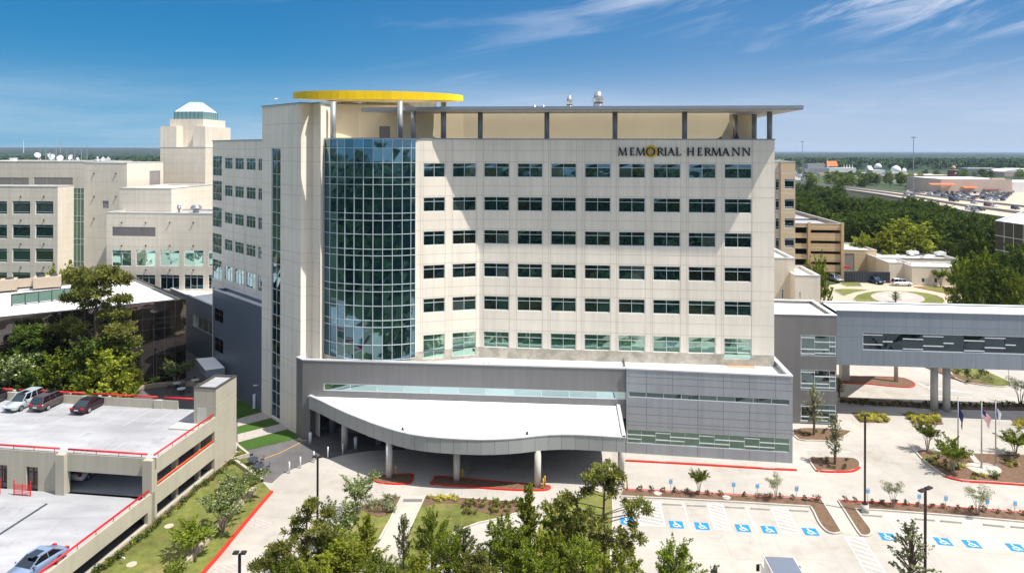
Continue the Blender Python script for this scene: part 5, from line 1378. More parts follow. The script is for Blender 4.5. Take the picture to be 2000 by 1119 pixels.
# lawn between the garage and the entry drive
lw = [(464, 886), (486, 900), (510, 940), (531, 961)]
redk = smooth([(531, 961), (500, 997), (465, 1039), (430, 1082), (398, 1119), (330, 1200)], 4, False)
sheet('lawn', gp(*(lw+redk[1:]+[(120, 1200), (180, 1119), (302, 1018)])), .09, 'grass')
kerb(gp(*redk), mt='red_paint', w_=.3, h=.2)
sheet('planting_bed', gp((464, 886), (480, 896), (455, 903), (300, 1028), (190, 1119), (160, 1140), (120, 1180), (180, 1119), (302, 1018)), .10, 'mulch')
def lowwall(name, px, lab, mt, w_=.35, h=.45):
    o = kerb(gp(*px), name, mt, w_, h, z=.05); del o['kind']; return tag(o, lab, 'low wall')
lowwall('garden_wall', [(465, 877), (485, 893), (455, 902), (512, 944)], 'zigzag cream garden wall beside the outdoor tables', 'garage', .3)
lowwall('garden_wall', [(497, 961), (472, 985), (444, 1014), (415, 1046), (385, 1080), (352, 1119)], 'rough limestone seat wall along the lawn under the flowering trees', 'limestone', .5, .5)
lowwall('garden_wall', [(255, 766), (300, 757), (355, 752), (395, 757)], 'low limestone wall behind the garage next to the shaded patio', 'limestone', .5, .6)
# walks and paver bands on the drive
for pp in (((645, 1010), (700, 962), (760, 930), (770, 940), (725, 975), (665, 1030)), ((475, 1015), (505, 1012), (535, 1016), (520, 1032), (462, 1028)), ((405, 1106), (470, 1100), (470, 1125), (390, 1125)), ((865, 962), (905, 962), (896, 973), (856, 972)), ((1052, 940), (1075, 880), (1090, 880), (1080, 950)), ((1214, 884), (1196, 884), (1196, 955), (1224, 958))): sheet('path', gp(*pp), .008, 'paver')
def stone_strip(px): sheet('path', gp(*px), .010, 'paver')
stone_strip(((800, 868), (828, 868), (806, 930), (786, 930)))
stone_strip(((897, 882), (925, 882), (912, 932), (898, 932)))
# islands under the canopy
bed('planting_bed', smooth([(730, 938), (742, 931), (770, 928), (804, 927), (806, 932), (800, 944), (780, 946), (745, 944)], 3), 'mulch', kerbmt='red_paint')
bed('planting_bed', smooth([(843, 946), (848, 938), (853, 931), (900, 935), (980, 942), (1040, 947), (1070, 950), (1074, 954), (1062, 958), (1020, 958), (960, 955), (900, 950)], 3), 'mulch', kerbmt='red_paint')
# lawns and walk in the middle
sheet('path', gp((788, 968), (831, 968), (802, 1030), (772, 1125), (705, 1125), (742, 1060)), .012, 'walk')
bed('lawn', [(690, 996), (712, 986), (740, 978), (785, 970), (762, 1016), (738, 1060), (702, 1125), (590, 1125), (640, 1045)], 'grass')
sheet('planting_bed', gp((700, 991), (740, 980), (783, 971), (768, 1002), (740, 1012), (720, 1005)), .135, 'mulch')
bed('lawn', [(831, 969), (930, 975), (1035, 983), (1015, 1001), (975, 1014), (935, 1022), (895, 1037), (860, 1060), (815, 1119), (772, 1125), (802, 1030)], 'grass')
sheet('planting_bed', gp((832, 970), (930, 976), (1032, 984), (1012, 1001), (985, 1010), (940, 1002), (895, 985), (850, 984), (826, 992)), .135, 'mulch')
bed('lawn', [(1130, 972), (1165, 960), (1196, 968), (1198, 1010), (1190, 1125), (1010, 1125), (1060, 1010)], 'grass')
m = MB(); m.face([(*q, .02) for q in gp((788, 974), (825, 974), (824, 980), (786, 980))]); struct(m.build('tactile_paving', 'panel_joint'))
# parking row islands
i1 = smooth([(1216, 957), (1300, 961), (1400, 966), (1500, 971), (1603, 976)], 1, False)+[(1625, 1009), (1644, 1040)]+smooth([(1644, 1040), (1632, 1043), (1618, 1040), (1607, 1031), (1598, 1018), (1590, 1001), (1583, 990)], 3, False)+[(1500, 985), (1400, 979), (1300, 974), (1212, 970)]
bed('planting_bed', i1, 'mulch')
kerb(gp((1216, 956.5), (1400, 965.5), (1603, 975.5)), mt='red_paint', w_=.2, h=.153)
sheet('path', gp((1605, 976), (1635, 979), (1684, 1048), (1647, 1041)), .014, 'walk')
i2 = [(1637, 979), (1720, 982), (1800, 988), (1900, 995), (2000, 1003), (2100, 1010), (2100, 1029), (2000, 1020), (1900, 1011), (1800, 1003), (1720, 997), (1671, 995)]+smooth([(1671, 995), (1688, 1018), (1700, 1034), (1702, 1042), (1696, 1047), (1686, 1047), (1678, 1042), (1655, 1006)], 3, False)
bed('planting_bed', i2, 'mulch')
kerb(gp((1637, 978.5), (1800, 987.5), (2100, 1009.5)), mt='red_paint', w_=.2, h=.153)
# islands on the right
bed('planting_bed', smooth([(1581, 896), (1600, 894), (1640, 894), (1668, 896), (1679, 904), (1678, 914), (1664, 920), (1640, 922), (1610, 920), (1594, 919)], 3), 'mulch')
kerb(gp(*smooth([(1594, 920), (1620, 922), (1650, 922), (1668, 920), (1679, 913)], 3, False)), mt='red_paint', w_=.22, h=.153)
bed('planting_bed', smooth([(1549, 840), (1600, 837), (1658, 842), (1660, 846), (1646, 855), (1625, 862), (1590, 861), (1560, 859)], 2), 'mulch')
i5 = smooth([(1790, 884), (1800, 880), (1850, 884), (1920, 887), (2000, 889), (2110, 892)], 2, False)+[(2110, 956)]+smooth([(2110, 956), (2000, 947), (1930, 942), (1880, 939), (1850, 932), (1825, 916), (1800, 896), (1790, 884)], 2, False)
bed('planting_bed', i5, 'mulch'); kerb(gp(*smooth([(1845, 931), (1880, 940), (1930, 943), (2000, 948), (2110, 957)], 2, False)), mt='red_paint', w_=.22, h=.153)
sheet('path', ccw(gp(*([(1889, 887), (1899, 887)]+smooth([(1915, 905), (1938, 909), (1954, 917), (1955, 925), (1940, 929), (1912, 926), (1892, 917), (1884, 908)], 3)))), .135, 'walk')
for pp in (((1662, 806), (1716, 806), (1734, 826), (1680, 825)), ((1761, 808), (1832, 809), (1843, 829), (1790, 830)), ((1974, 820), (2060, 820), (2060, 838), (1995, 838))): bed('planting_bed', pp, 'mulch', k=False, z=.05)
# drive and beds beyond the footbridge
bed('planting_bed', smooth([(1620, 742), (1655, 737), (1700, 736), (1755, 738), (1778, 744), (1787, 752), (1776, 757), (1740, 755), (1690, 750), (1640, 748)], 3), 'mulch', kerbmt='red_paint')
bed('planting_bed', [(1640, 785), (1720, 792), (1830, 799), (1950, 801), (2100, 803), (2100, 791), (1950, 791), (1830, 789), (1720, 781), (1640, 776)], 'mulch', k=False)
bed('lawn', smooth([(1856, 716), (1912, 722), (1945, 734), (1976, 750), (1960, 756), (1915, 752), (1880, 745), (1862, 735)], 2), 'grass')
sheet('planting_bed', gp((1800, 715), (1856, 718), (1880, 738), (1930, 750), (1920, 753), (1878, 746), (1850, 735)), .14, 'mulch')
bed('lawn', smooth([(1629, 566), (1660, 565), (1697, 567), (1670, 572), (1650, 578), (1638, 573)], 2), 'grass')
bed('lawn', smooth([(1666, 584), (1690, 572), (1730, 569), (1790, 571), (1830, 578), (1846, 589), (1820, 600), (1700, 600)], 2), 'grass')
sheet('plaza', gp(*smooth([(1702, 576), (1730, 570), (1770, 571), (1800, 579), (1806, 588), (1780, 594), (1730, 592), (1706, 584)], 2)), .125, 'paver')
sheet('plaza', gp(*smooth([(1714, 578), (1740, 573), (1775, 575), (1793, 582), (1770, 587), (1735, 586)], 1)), .13, 'walk')
bed('lawn', [(1640, 554), (1655, 548), (1680, 554), (1684, 560), (1655, 560)], 'grass')
bed('lawn', [(1785, 561), (1830, 560), (1880, 565), (1866, 577), (1830, 570)], 'grass', kerbmt='red_paint')
# painted markings
def marks(name, mt, lines, z=.018, w_=.1):
    m = MB()
    for a, b in lines: pline(m, G(*a), G(*b), w_, z)
    return struct(m.build(name, mt))
def hatch(a, b, c, d, n):
    """outlined bay (far left, far right, near right, near left) filled with slanted stripes"""
    A, B, C_, D_ = [G(*q) for q in (a, b, c, d)]; m = MB()
    for p, q in ((A, D_), (B, C_), (D_, C_), (A, B)): pline(m, p, q, .11, .018)
    L = lambda p, q, t: (p[0]+(q[0]-p[0])*t, p[1]+(q[1]-p[1])*t)
    for k in range(-1, n):
        t0, t1 = (k+.3)/n, (k+1.5)/n
        s0, s1 = 0, 1
        if t0 < 0: s0 = (0-t0)/(t1-t0)
        if t1 > 1: s1 = (1-t0)/(t1-t0)
        P_ = lambda s: L(L(A, D_, t0+(t1-t0)*s), L(B, C_, t0+(t1-t0)*s), s)
        if s1 > s0: pline(m, P_(s0), P_(s1), .16, .019)
    return struct(m.build('road_marking', 'white_paint', None))
hatch((1236, 978), (1288, 980), (1299, 1027), (1250, 1025), 7); hatch((1382, 984), (1411, 985.5), (1427.5, 1035), (1396, 1033), 7); hatch((1506, 991), (1537, 992), (1562, 1041), (1526, 1040), 7)
hatch((1726, 1004), (1771, 1008), (1817, 1061), (1770, 1057), 7); hatch((1877, 1015), (1909, 1018), (1966, 1074), (1930, 1071), 7); hatch((1650, 1048), (1684, 1050), (1740, 1135), (1702, 1135), 8)
marks('road_marking', 'white_paint', [((1334, 982), (1349, 1032)), ((1456, 989), (1478, 1039)), ((1825, 1012), (1875, 1066)), ((1961, 1021), (2010, 1068))])
marks('road_marking', 'white_paint', [((1570, 878), (1594, 879)), ((1630, 881), (1660, 883)), ((1792, 771), (1900, 777)), ((1945, 773), (2000, 780)), ((1965, 787), (2000, 793))], w_=.15)
for k in range(6): marks('road_marking', 'white_paint', [((1788+k*5, 747+k*2.6), (1815+k*16, 754+k*2.6))], w_=.18)
marks('expansion_joint', 'joint', [((1596, 925), (1646, 1042)), ((1400, 1040), (1440, 1119)), ((1304, 1030), (1312, 1070)), ((1200, 1085), (1490, 1092)), ((1500, 1085), (1640, 1095)), ((1225, 928), (1590, 950)), ((1700, 1060), (2000, 1085)), ((1480, 1040), (1500, 1090)), ((640, 1000), (880, 975)), ((1640, 935), (1800, 945)), ((1655, 870), (1760, 940)), ((1770, 850), (1700, 846)), ((560, 1040), (640, 1060)), ((1740, 730), (1780, 718)), ((1800, 770), (1660, 760))], z=.016, w_=.05)
marks('road_marking', 'yellow_post', [((511, 897), (545, 885)), ((545, 885), (575, 870)), ((575, 870), (597, 858))], z=.018, w_=.09)
# red fire-lane kerb in front of the panel block, with white lettering
rk = [G(1222, 900), G(1320, 905), G(1420, 911), G(1500, 916), G(1556, 918.5)]
kerb(rk, mt='red_paint', w_=.28, h=.14)
def text_mesh(txt, p, q, z, h, mt, name='kerb_lettering', normal=None):
    cu = bpy.data.curves.new(name, 'FONT'); cu.body = txt; cu.size = h; cu.extrude = .002
    ob = bpy.data.objects.new(name, cu); C.objects.link(ob); dg_ = bpy.context.evaluated_depsgraph_get()
    me = bpy.data.meshes.new_from_object(ob.evaluated_get(dg_)); C.objects.unlink(ob); bpy.data.objects.remove(ob)
    a = atan2(q[1]-p[1], q[0]-p[0]); o = bpy.data.objects.new(name, me); C.objects.link(o)
    me.materials.clear(); me.materials.append(MATS[mt])
    if normal == 'up': o.rotation_euler = (0, 0, a)
    else: o.rotation_euler = (pi/2, 0, a)
    o.location = (p[0], p[1], z); return o
for px, py in ((1278, 902), (1490, 915)): struct(text_mesh('NO PARKING', G(px, py+.6), G(px+20, py+1.9), .144, .22, 'white_paint', normal='up'))
for a, b in (((735, 945.2), (800, 945.7)), ((848, 948.5), (880, 950.5)), ((1630, 923), (1660, 922.5)), ((1880, 941), (1905, 942.5))):
    struct(text_mesh('NO PARKING', add(G(*a), (0, -1), .02), G(*b), .02, .13, 'white_paint'))
# ================================================================ STREET THINGS
ordn = ['first', 'second', 'third', 'fourth', 'fifth', 'sixth', 'seventh', 'eighth', 'ninth', 'tenth']
def unit(p, q): L = hypot(q[0]-p[0], q[1]-p[1]); return ((q[0]-p[0])/L, (q[1]-p[1])/L)
def symbol(px, py, lab, u):
    c = G(px, py); v = (-u[1], u[0]); t = thing('accessible_parking_symbol', lab, 'road marking', (*c, 0), 'wheelchair symbols painted in the bays')
    S = .62
    W_ = lambda x, y, z: (c[0]+u[0]*x*S+v[0]*y*S, c[1]+u[1]*x*S+v[1]*y*S, z)
    m = MB(); m.face([W_(-1.05, -1, .020), W_(1.05, -1, .020), W_(1.05, 1, .020), W_(-1.05, 1, .020)]); m.build('blue_square', 'blue_paint', t)
    m = MB(); k = [0]
    def ring(cx, cy, r0, r1, a0, a1, n=14):
        for i in range(n):
            a, b = radians(a0+(a1-a0)*i/n), radians(a0+(a1-a0)*(i+1)/n)
            pts = [(cx+r1*cos(a), cy+r1*sin(a)), (cx+r1*cos(b), cy+r1*sin(b)), (cx+r0*cos(b), cy+r0*sin(b)), (cx+r0*cos(a), cy+r0*sin(a))]
            m.face([W_(x, y, .026) for x, y in (pts if r0 else pts[:3])])
    def ln(a, b, w2, z=.026):
        dx_, dy_ = b[0]-a[0], b[1]-a[1]; L = hypot(dx_, dy_); nx, ny = -dy_/L*w2/2, dx_/L*w2/2
        k[0] += 1; z += k[0]*.0015
        m.face([W_(a[0]+nx, a[1]+ny, z), W_(a[0]-nx, a[1]-ny, z), W_(b[0]-nx, b[1]-ny, z), W_(b[0]+nx, b[1]+ny, z)])
    ring(-.18, .68, 0, .16, 0, 360); ring(-.05, -.22, .33, .50, 150, 395, 18)
    ln((-.16, .5), (-.12, -.08), .17); ln((-.14, .2), (.25, .2), .13); ln((-.12, -.05), (.36, -.05), .15); ln((.34, 0), (.55, -.62), .15); ln((.5, -.6), (.72, -.54), .12)
    m.build('wheelchair_figure', 'white_paint', t)
u1 = unit(G(1321, 1024), G(1583, 1038)); u2 = unit(G(1734, 1048), G(1984, 1069))
for i, (px, py) in enumerate(((1225, 1017), (1321, 1024), (1371, 1027), (1451, 1031), (1502, 1034), (1583, 1038))):
    symbol(px, py, f'blue wheelchair symbol, {ordn[i]} from the left in the left parking row', u1)
for i, (px, py) in enumerate(((1734, 1048), (1842, 1057), (1898, 1062), (1984, 1069))):
    symbol(px, py, f'blue wheelchair symbol, {ordn[i]} from the left in the right parking row', u2)
for i, (a, b) in enumerate(((((1295, 985)), (1331, 986.5)), ((1343, 987.5), (1379, 989)), ((1418, 990.5), (1454, 992.5)), ((1467, 993.5), (1503, 995.5)), ((1542, 997), (1579, 999)))):
    p, q = G(*a), G(*b); m = MB(); m.bar((*p, .08), (*q, .08), .16, .15); m.bar((*p, .165), (*q, .165), .1, .03); tag(m.build('wheel_stop', 'kerb'), f'concrete wheel stop, {ordn[i]} from the left in the left parking row', 'wheel stop', 'concrete wheel stops')
for i, (a, b) in enumerate((((1685, 1006), (1722, 1009)), ((1788, 1014), (1825, 1017)), ((1838, 1018), (1878, 1021.5)), ((1921, 1025), (1961, 1029)), ((1975, 1029), (2014, 1033)))):
    p, q = G(*a), G(*b); m = MB(); m.bar((*p, .08), (*q, .08), .16, .15); m.bar((*p, .165), (*q, .165), .1, .03); tag(m.build('wheel_stop', 'kerb'), f'concrete wheel stop, {ordn[i]} from the left in the right parking row', 'wheel stop', 'concrete wheel stops')
# accessible parking signs
for i, (px, py) in enumerate(((1310, 970), (1432.5, 976), (1479, 978.5), (1555.5, 984.5), (1695, 989), (1795, 1000), (1847, 1004), (1928, 1011), (1982, 1014.5))):
    p = G(px, py); t = thing('parking_sign', f'blue accessible parking sign on a thin post, {ordn[i]} from the left', 'sign', (*p, 0), 'accessible parking signs')
    m = MB(); m.tube([(*p, 0), (*p, 1.9)], .028, 6); m.build('post', 'steel', t)
    m = MB(); m.box((p[0]-.20, p[1]-.045, 1.35), (p[0]+.20, p[1]-.03, 1.95)); m.build('sign_plate', 'white_paint', t)
    m = MB(); m.box((p[0]-.16, p[1]-.055, 1.42), (p[0]+.16, p[1]-.048, 1.78)); m.build('blue_panel', 'plate', t)
    m = MB(); y = p[1]-.06
    for k in range(12):
        a, b = radians(150+20*k), radians(170+20*k); m.face([(p[0]+.07*cos(a), y, 1.55+.07*sin(a)), (p[0]+.07*cos(b), y, 1.55+.07*sin(b)), (p[0]+.045*cos(b), y, 1.55+.045*sin(b)), (p[0]+.045*cos(a), y, 1.55+.045*sin(a))])
    m.box((p[0]-.03, y, 1.6), (p[0]-.005, y+.002, 1.70)); m.box((p[0]-.03, y-.002, 1.71), (p[0]+.0, y, 1.74)); m.build('wheelchair_figure', 'white_paint', t)
def lamp(px, y0, D, lab, base=False, double=False, ztop=9.6):
    p = XY(px, D); t = thing('street_lamp', lab, 'street lamp', (*p, 0), 'bronze parking lot lamps')
    m = MB(); z0 = .8 if base else 0; m.box((p[0]-.075, p[1]-.075, z0), (p[0]+.075, p[1]+.075, ztop)); m.box((p[0]-.2, p[1]-.2, z0), (p[0]+.2, p[1]+.2, z0+.15)); m.build('pole', 'bronze', t)
    if base: m = MB(); m.cyl(*p, 0, .8, .36, 20); m.build('concrete_base', 'column_concrete', t, True)
    for s_ in ((-1, 1) if double else (1, -1)):
        m = MB(); d = (cos(.5), sin(.5)) if double else (1, 0); a = add(p, d, .08*s_); b = add(p, d, (.75 if double else .42)*s_); c = add(a, (-d[1], d[0]), .17); 
        n_ = (-d[1], d[0]); q = [add(a, n_, -.17), add(b, n_, -.17), add(b, n_, .17), add(a, n_, .17)]
        m.hexa(ccw(q), ztop+.02, ztop+.12); m.build('lamp_head', 'bronze', t)
DL = G(1692, 1000)[1]; zl = ZP(1690, 803, DL)
lamp(1691, 803, DL, 'tall lamp on a round concrete base between the two parking islands', True)
lamp(1809, 955, 53.2, 'twin headed dark lamp rising in front of the right parking row', False, True)
lamp(622, 897, 58.6, 'tall dark lamp in the middle of the entry drive', False)
lamp(470, 1086, 44.6, 'dark lamp top cut by the bottom edge at the left', False)
lamp(1871, 778, G(1871, 893)[1], 'pale slim lamp left of the flags', ztop=.1) if False else None
# flags
def flagpole(px, base, ytop, lab, flag, w0, y0, y1):
    p = G(px, base); z = ZP(px, ytop, p[1]); t = thing('flagpole', lab, 'flagpole', (*p, 0), 'flagpoles on the round walk')
    m = MB(); m.tube([(*p, 0), (*p, z)], [.09, .05], 10); m.build('pole', 'steel', t, True)
    m = MB(); m.cyl(*p, .1, .35, .22, 12, 0, .1); m.build('base_collar', 'steel', t); m = MB(); m.cyl(*p, z, z+.14, .07, 8); m.build('finial', 'gold', t)
    za, zb = ZP(px, y0, p[1]), ZP(px, y1, p[1]); n, r = 10, 13
    col = {'usa': ['flag_red', 'flag_white', 'flag_blue'], 'dark': ['flag_blue', 'flag_white', 'flag_red'], 'pale': ['flag_white', 'flag_blue', 'flag_red']}[flag]
    m = MB(); ww_ = w0/F*p[1]
    def pt(i, j):
        x = i/n; yv = j/r; drop = (za-zb)*.55*x**1.1; hgt = (za-zb)*.45
        return (p[0]+.06+ww_*x*(1-.25*yv), p[1]+.16*sin(x*7+yv*2), za-drop-hgt*yv*(1+.25*x))
    for i in range(n):
        for j in range(r):
            if flag == 'usa': mi = 2 if (i < 4 and j < 7) else (0 if j % 2 == 0 else 1)
            elif flag == 'dark': mi = 0 if i < 4 else (1 if j < 6 else 2)
            else: mi = 1 if i < 3 else 0
            if flag == 'dark': mi = 0
            m.face([pt(i, j), pt(i+1, j), pt(i+1, j+1), pt(i, j+1)], mi)
    m.build('flag', col, t)
flagpole(1871, 893, 777, 'left flagpole with a drooping dark blue flag', 'dark', 11, 792, 836)
flagpole(1917, 915.5, 785, 'middle flagpole with the striped red and white flag with a blue corner', 'usa', 20, 798, 834)
flagpole(1944.5, 911.5, 782, 'right flagpole with a pale flag', 'pale', 11, 792, 828)
# bollards
bl_ = [(565, 924, .09, 'white_metal', 'slim white bollard nearest the left end of the curved row'), (586.5, 914, .09, 'white_metal', 'second slim white bollard of the curved row from the left'), (613, 903, .09, 'white_metal', 'third slim white bollard, just left of the dark lamp'), (640.5, 894, .09, 'white_metal', 'slim white bollard at the edge of the canopy shade'), (669.5, 887, .09, 'white_metal', 'slim bollard inside the canopy shade beside the round column')]
for px, py, r_, mt, lab in bl_:
    p = G(px, py); m = MB(); m.tube([(*p, 0), (*p, 1.25), (*p, 1.3)], [r_, r_, r_*.7], 12); tag(m.build('bollard', mt, None, True), lab, 'bollard', 'slim bollards along the drive')
for px, py, lab in ((606, 866, 'thick white bollard beside the dark corner pier'), (694.5, 875, 'thick white bollard in the shade under the canopy')):
    p = G(px, py); m = MB(); m.tube([(*p, 0), (*p, 1.3), (*p, 1.36)], [.2, .2, .15], 14); tag(m.build('bollard', 'white_metal', None, True), lab, 'bollard', 'thick white bollards')
for px, py, lab in ((772.5, 930, 'yellow bollard beside the left canopy column'), (903, 937, 'yellow bollard beside the middle canopy column'), (1061, 956, 'shorter yellow bollard at the end of the red island'), (1064, 951, 'yellow bollard behind the shorter one on the red island'), (1225, 958, 'yellow bollard beside the right canopy column')):
    p = G(px, py); m = MB(); m.tube([(*p, .1), (*p, 1.15), (*p, 1.22)], [.08, .08, .05], 10); tag(m.build('bollard', 'yellow_post', None, True), lab, 'bollard', 'yellow bollards at the canopy columns')
# outdoor tables
def table(px, py, z, lab, mt='dark_frame', seats=4, r=.6, grp='round outdoor tables'):
    p = G(px, py); t = thing('outdoor_table', lab, 'table', (*p, 0), grp)
    m = MB(); m.cyl(*p, .70, .75, r, 20); m.build('tabletop', mt, t); m = MB(); m.cyl(*p, 0, .70, .06, 8); m.cyl(*p, 0, .04, .3, 12); m.build('pedestal', 'dark_frame', t)
    for k in range(seats):
        a = k*2*pi/seats+.5; c = (p[0]+1.0*cos(a), p[1]+1.0*sin(a)); ch = thing('outdoor_chair', f'{ordn[k]} wire chair around the {lab[:40]}', 'chair', (*c, 0), 'chairs at the '+lab.split(',')[0]+(' '+lab.split(',')[1] if ',' in lab else ''))
        ch['label'] = 'wire chair at the '+lab.replace(',', '')
        m = MB(); m.cyl(*c, .43, .47, .22, 10); m.build('seat', 'dark_frame', ch)
        m = MB(); o = (c[0]+.2*cos(a), c[1]+.2*sin(a)); n_ = (-sin(a), cos(a)); m.bar((*add(o, n_, -.2), .72), (*add(o, n_, .2), .72), .03, .25); m.build('backrest', 'dark_frame', ch)
        for s1 in (-1, 1):
            for s2 in (-1, 1): m = MB(); m.tube([(c[0]+.15*s1, c[1]+.15*s2, 0), (c[0]+.15*s1, c[1]+.15*s2, .43)], .014, 4); m.build('leg', 'dark_frame', ch)
table(494, 908, 0, 'black round table by the zigzag wall'); table(505, 922, 0, 'black round table below the other, by the lawn tip')
table(345, 757, 0, 'pale round patio table behind the garage, left one', 'white_metal'); table(354, 768, 0, 'pale round patio table behind the garage, lower one', 'white_metal'); table(381, 751, 0, 'pale round patio table behind the garage, right one', 'white_metal')
# traffic sign beyond the bridge
p = G(1970, 747); t = thing('road_sign', 'round pale road sign on a post near the far lawn', 'sign', (*p, 0)); m = MB(); m.tube([(*p, 0), (*p, 2.4)], .04, 6); m.build('post', 'steel', t); m = MB(); m.tube([(p[0], p[1]-.06, 2.5), (p[0], p[1]-.04, 2.5)], .42, 8); m.build('sign_plate', 'tan_light', t)
# ================================================================ CARS
def loft(mb, st, m=0, cap=True):
    """st: list of rings (same length); closed rings joined"""
    n = len(st[0]); i0 = len(mb.v)
    for r in st: mb.v += [tuple(p) for p in r]
    for k in range(len(st)-1):
        for t in range(n):
            a = i0+k*n+t; b = i0+k*n+(t+1) % n; mb.f.append((a, b, b+n, a+n)); mb.m.append(m)
    if cap:
        mb.f.append(tuple(i0+n-1-t for t in range(n))); mb.m.append(m); e = i0+(len(st)-1)*n; mb.f.append(tuple(e+t for t in range(n))); mb.m.append(m)
def car_parts(kind):
    """x forward, origin at the ground centre; returns body, glass, roof meshes"""
    suv = kind == 'suv'; L = 4.7 if suv else 4.75; W = .93 if suv else .92; zb = 1.02 if suv else .90; zr = 1.72 if suv else 1.42
    body = MB()
    prof = [(-L/2, .45, .72, .80), (-L/2+.12, .30, zb-.12, .88), (-L/2+.5, .24, zb-.02, .93), (-L/2+1.2, .22, zb, .93), (0, .2, zb, .93), (L/2-1.45, .22, zb-.02, .93), (L/2-.9, .22, zb-.10, .92), (L/2-.3, .26, zb-.2, .88), (L/2-.05, .34, zb-.32, .80), (L/2, .42, .60, .74)]
    rings = []
    for x, z0, z1, w in prof:
        w *= W/.93; rings.append([(x, -w*.9, z0), (x, w*.9, z0), (x, w, z0+(z1-z0)*.35), (x, w*.98, z0+(z1-z0)*.75), (x, w*.88, z1), (x, -w*.88, z1), (x, -w*.98, z0+(z1-z0)*.75), (x, -w, z0+(z1-z0)*.35)])
    loft(body, rings)
    x0, x1, x2, x3 = (-L/2+.18, -L/2+.55, L/2-1.95, L/2-1.2) if suv else (-L/2+.55, -L/2+1.35, L/2-2.25, L/2-1.35)
    g = MB(); wt, wb = W*.72, W*.88
    zg = zr-.06
    gb = [(x0, -wb, zb-.03), (x3, -wb, zb-.03), (x3, wb, zb-.03), (x0, wb, zb-.03)]; gt = [(x1, -wt, zg), (x2, -wt, zg), (x2, wt, zg), (x1, wt, zg)]
    loft(g, [gb, gt])
    r = MB()
    r.hexa([(x1-.04, -wt-.015), (x2+.04, -wt-.015), (x2+.04, wt+.015), (x1-.04, wt+.015)], zg-.01, zr-.02)
    r.hexa([(x1+.15, -wt+.12), (x2-.1, -wt+.12), (x2-.1, wt-.12), (x1+.15, wt-.12)], zr-.03, zr+.005)
    for s in (-1, 1):
        for a, b in (((x0, wb), (x1, wt)), ((x3, wb), (x2, wt))): r.bar((a[0], s*(a[1]+.005), zb-.02), (b[0], s*(b[1]+.005), zg), .07, .07)
        for f in ((.45,) if not suv else (.36, .66)):
            xa = x0+(x3-x0)*f; xb = x1+(x2-x1)*f; r.tube([(xa, s*(wb+.008), zb-.02), (xb, s*(wt+.012), zg)], .035, 4)
    return body, g, r, L, W, zb, zr
def make_car(kind, paint, label, group=None):
    body, g, r, L, W, zb, zr = car_parts(kind)
    t = thing('parked_car', label, 'suv' if kind == 'suv' else 'car', (0, 0, 0), group)
    b = body.build('body', paint, t, True); g.build('windows', 'car_glass', t); r.build('roof', paint, t)
    if kind == 'suv' or paint == 'car_blue':
        m = MB(); m.box((-.5, -.42, zr+.004), (.55, .42, zr+.02)); m.build('sunroof', 'car_glass', t)
    for sx in (-1, 1):
        for sy in (-1, 1):
            cx, cy2 = sx*L*.295+(.05 if sx > 0 else 0), sy*(W-.1)
            m = MB(); m.tube([(cx, cy2-.12, .34), (cx, cy2+.12, .34)], .345, 16); w_ = m.build('wheel', 'rubber', t)
            m = MB(); m.tube([(cx, cy2+sy*.115, .34), (cx, cy2+sy*.135, .34)], .22, 12); m.build('rim', 'rim', w_)
            m = MB(); m.tube([(cx, sy*(W-.02), .36), (cx, sy*(W+.012), .36)], .41, 16); m.build('wheel_arch', 'rubber', t) if False else None
    for sy in (-1, 1):
        m = MB(); m.box((L/2-.28, sy*.66-.18, zb-.36), (L/2-.02, sy*.66+.18, zb-.22)); m.build('headlight', 'lamp_clear', t)
        m = MB(); m.box((-L/2-.005, sy*.66-.16, zb-.26), (-L/2+.2, sy*.66+.16, zb-.06)); m.build('taillight', 'lamp_red', t)
        m = MB(); m.box((L/2-1.65, sy*(W+.01)-.09, zb+.0), (L/2-1.5, sy*(W+.01)+.12*sy+.02, zb+.15)); m.build('wing_mirror', paint, t)
    m = MB(); m.box((L/2-.06, -.42, .38), (L/2+.015, .42, .56)); m.build('grille', 'rubber', t)
    m = MB(); m.box((-L/2-.02, -.26, .56), (-L/2+.02, .26, .68)); m.build('number_plate', 'white_paint', t)
    return t
def put(t, p, z, ang, s=1): t.location = (p[0], p[1], z); t.rotation_euler = (0, 0, ang); t.scale = (s, s, s); return t
ag = atan2(ge2[1], ge2[0])
def deckp(px, py, z): return G(px, py, z)
put(make_car('suv', 'car_silver', 'silver suv with its front to the camera on the upper garage deck'), deckp(48, 793, DZ), DZ+.01, ag+pi, 1)
put(make_car('suv', 'car_brown', 'dark brown suv seen from behind next to the silver suv'), deckp(99, 792, DZ), DZ+.01, ag, 1)
put(make_car('sedan', 'car_plum', 'dark plum sedan parked alone on the upper garage deck'), deckp(178, 797, DZ), DZ+.01, ag, 1)
put(make_car('suv', 'car_dark', 'dark car cut off by the left picture edge on the deck'), deckp(-12, 786, DZ), DZ+.01, ag)
put(make_car('sedan', 'car_blue', 'pale blue sedan on the lower garage deck at the bottom left'), deckp(68, 1115, LZ), LZ+.01, ag+pi-.15, 1.0)
put(make_car('suv', 'car_white', 'white car half hidden inside the garage beside the pillar'), add(add(deckp(150, 948, LZ), ge2, 2.6), ge1, -.6), LZ+.01, ag)
put(make_car('suv', 'car_navy', 'dark blue patrol suv parked before the grey screen fence'), G(1708, 553), .02, radians(-70), 1.15)
put(make_car('suv', 'car_white', 'white suv parked side on right of the dark blue suv'), G(1761, 558), .02, radians(-8), 1.1)
put(make_car('suv', 'car_grey', 'grey suv at the entrance of the tan parking garage'), G(1632, 549), .02, radians(-85), 1.1)
m = MB(); p = G(1633, 540); m.box((p[0]-5, p[1], 2.3), (p[0]+4, p[1]+.4, 2.9)); tag(m.build('clearance_bar', 'red_paint'), 'red height bar above the entrance of the tan garage', 'barrier')
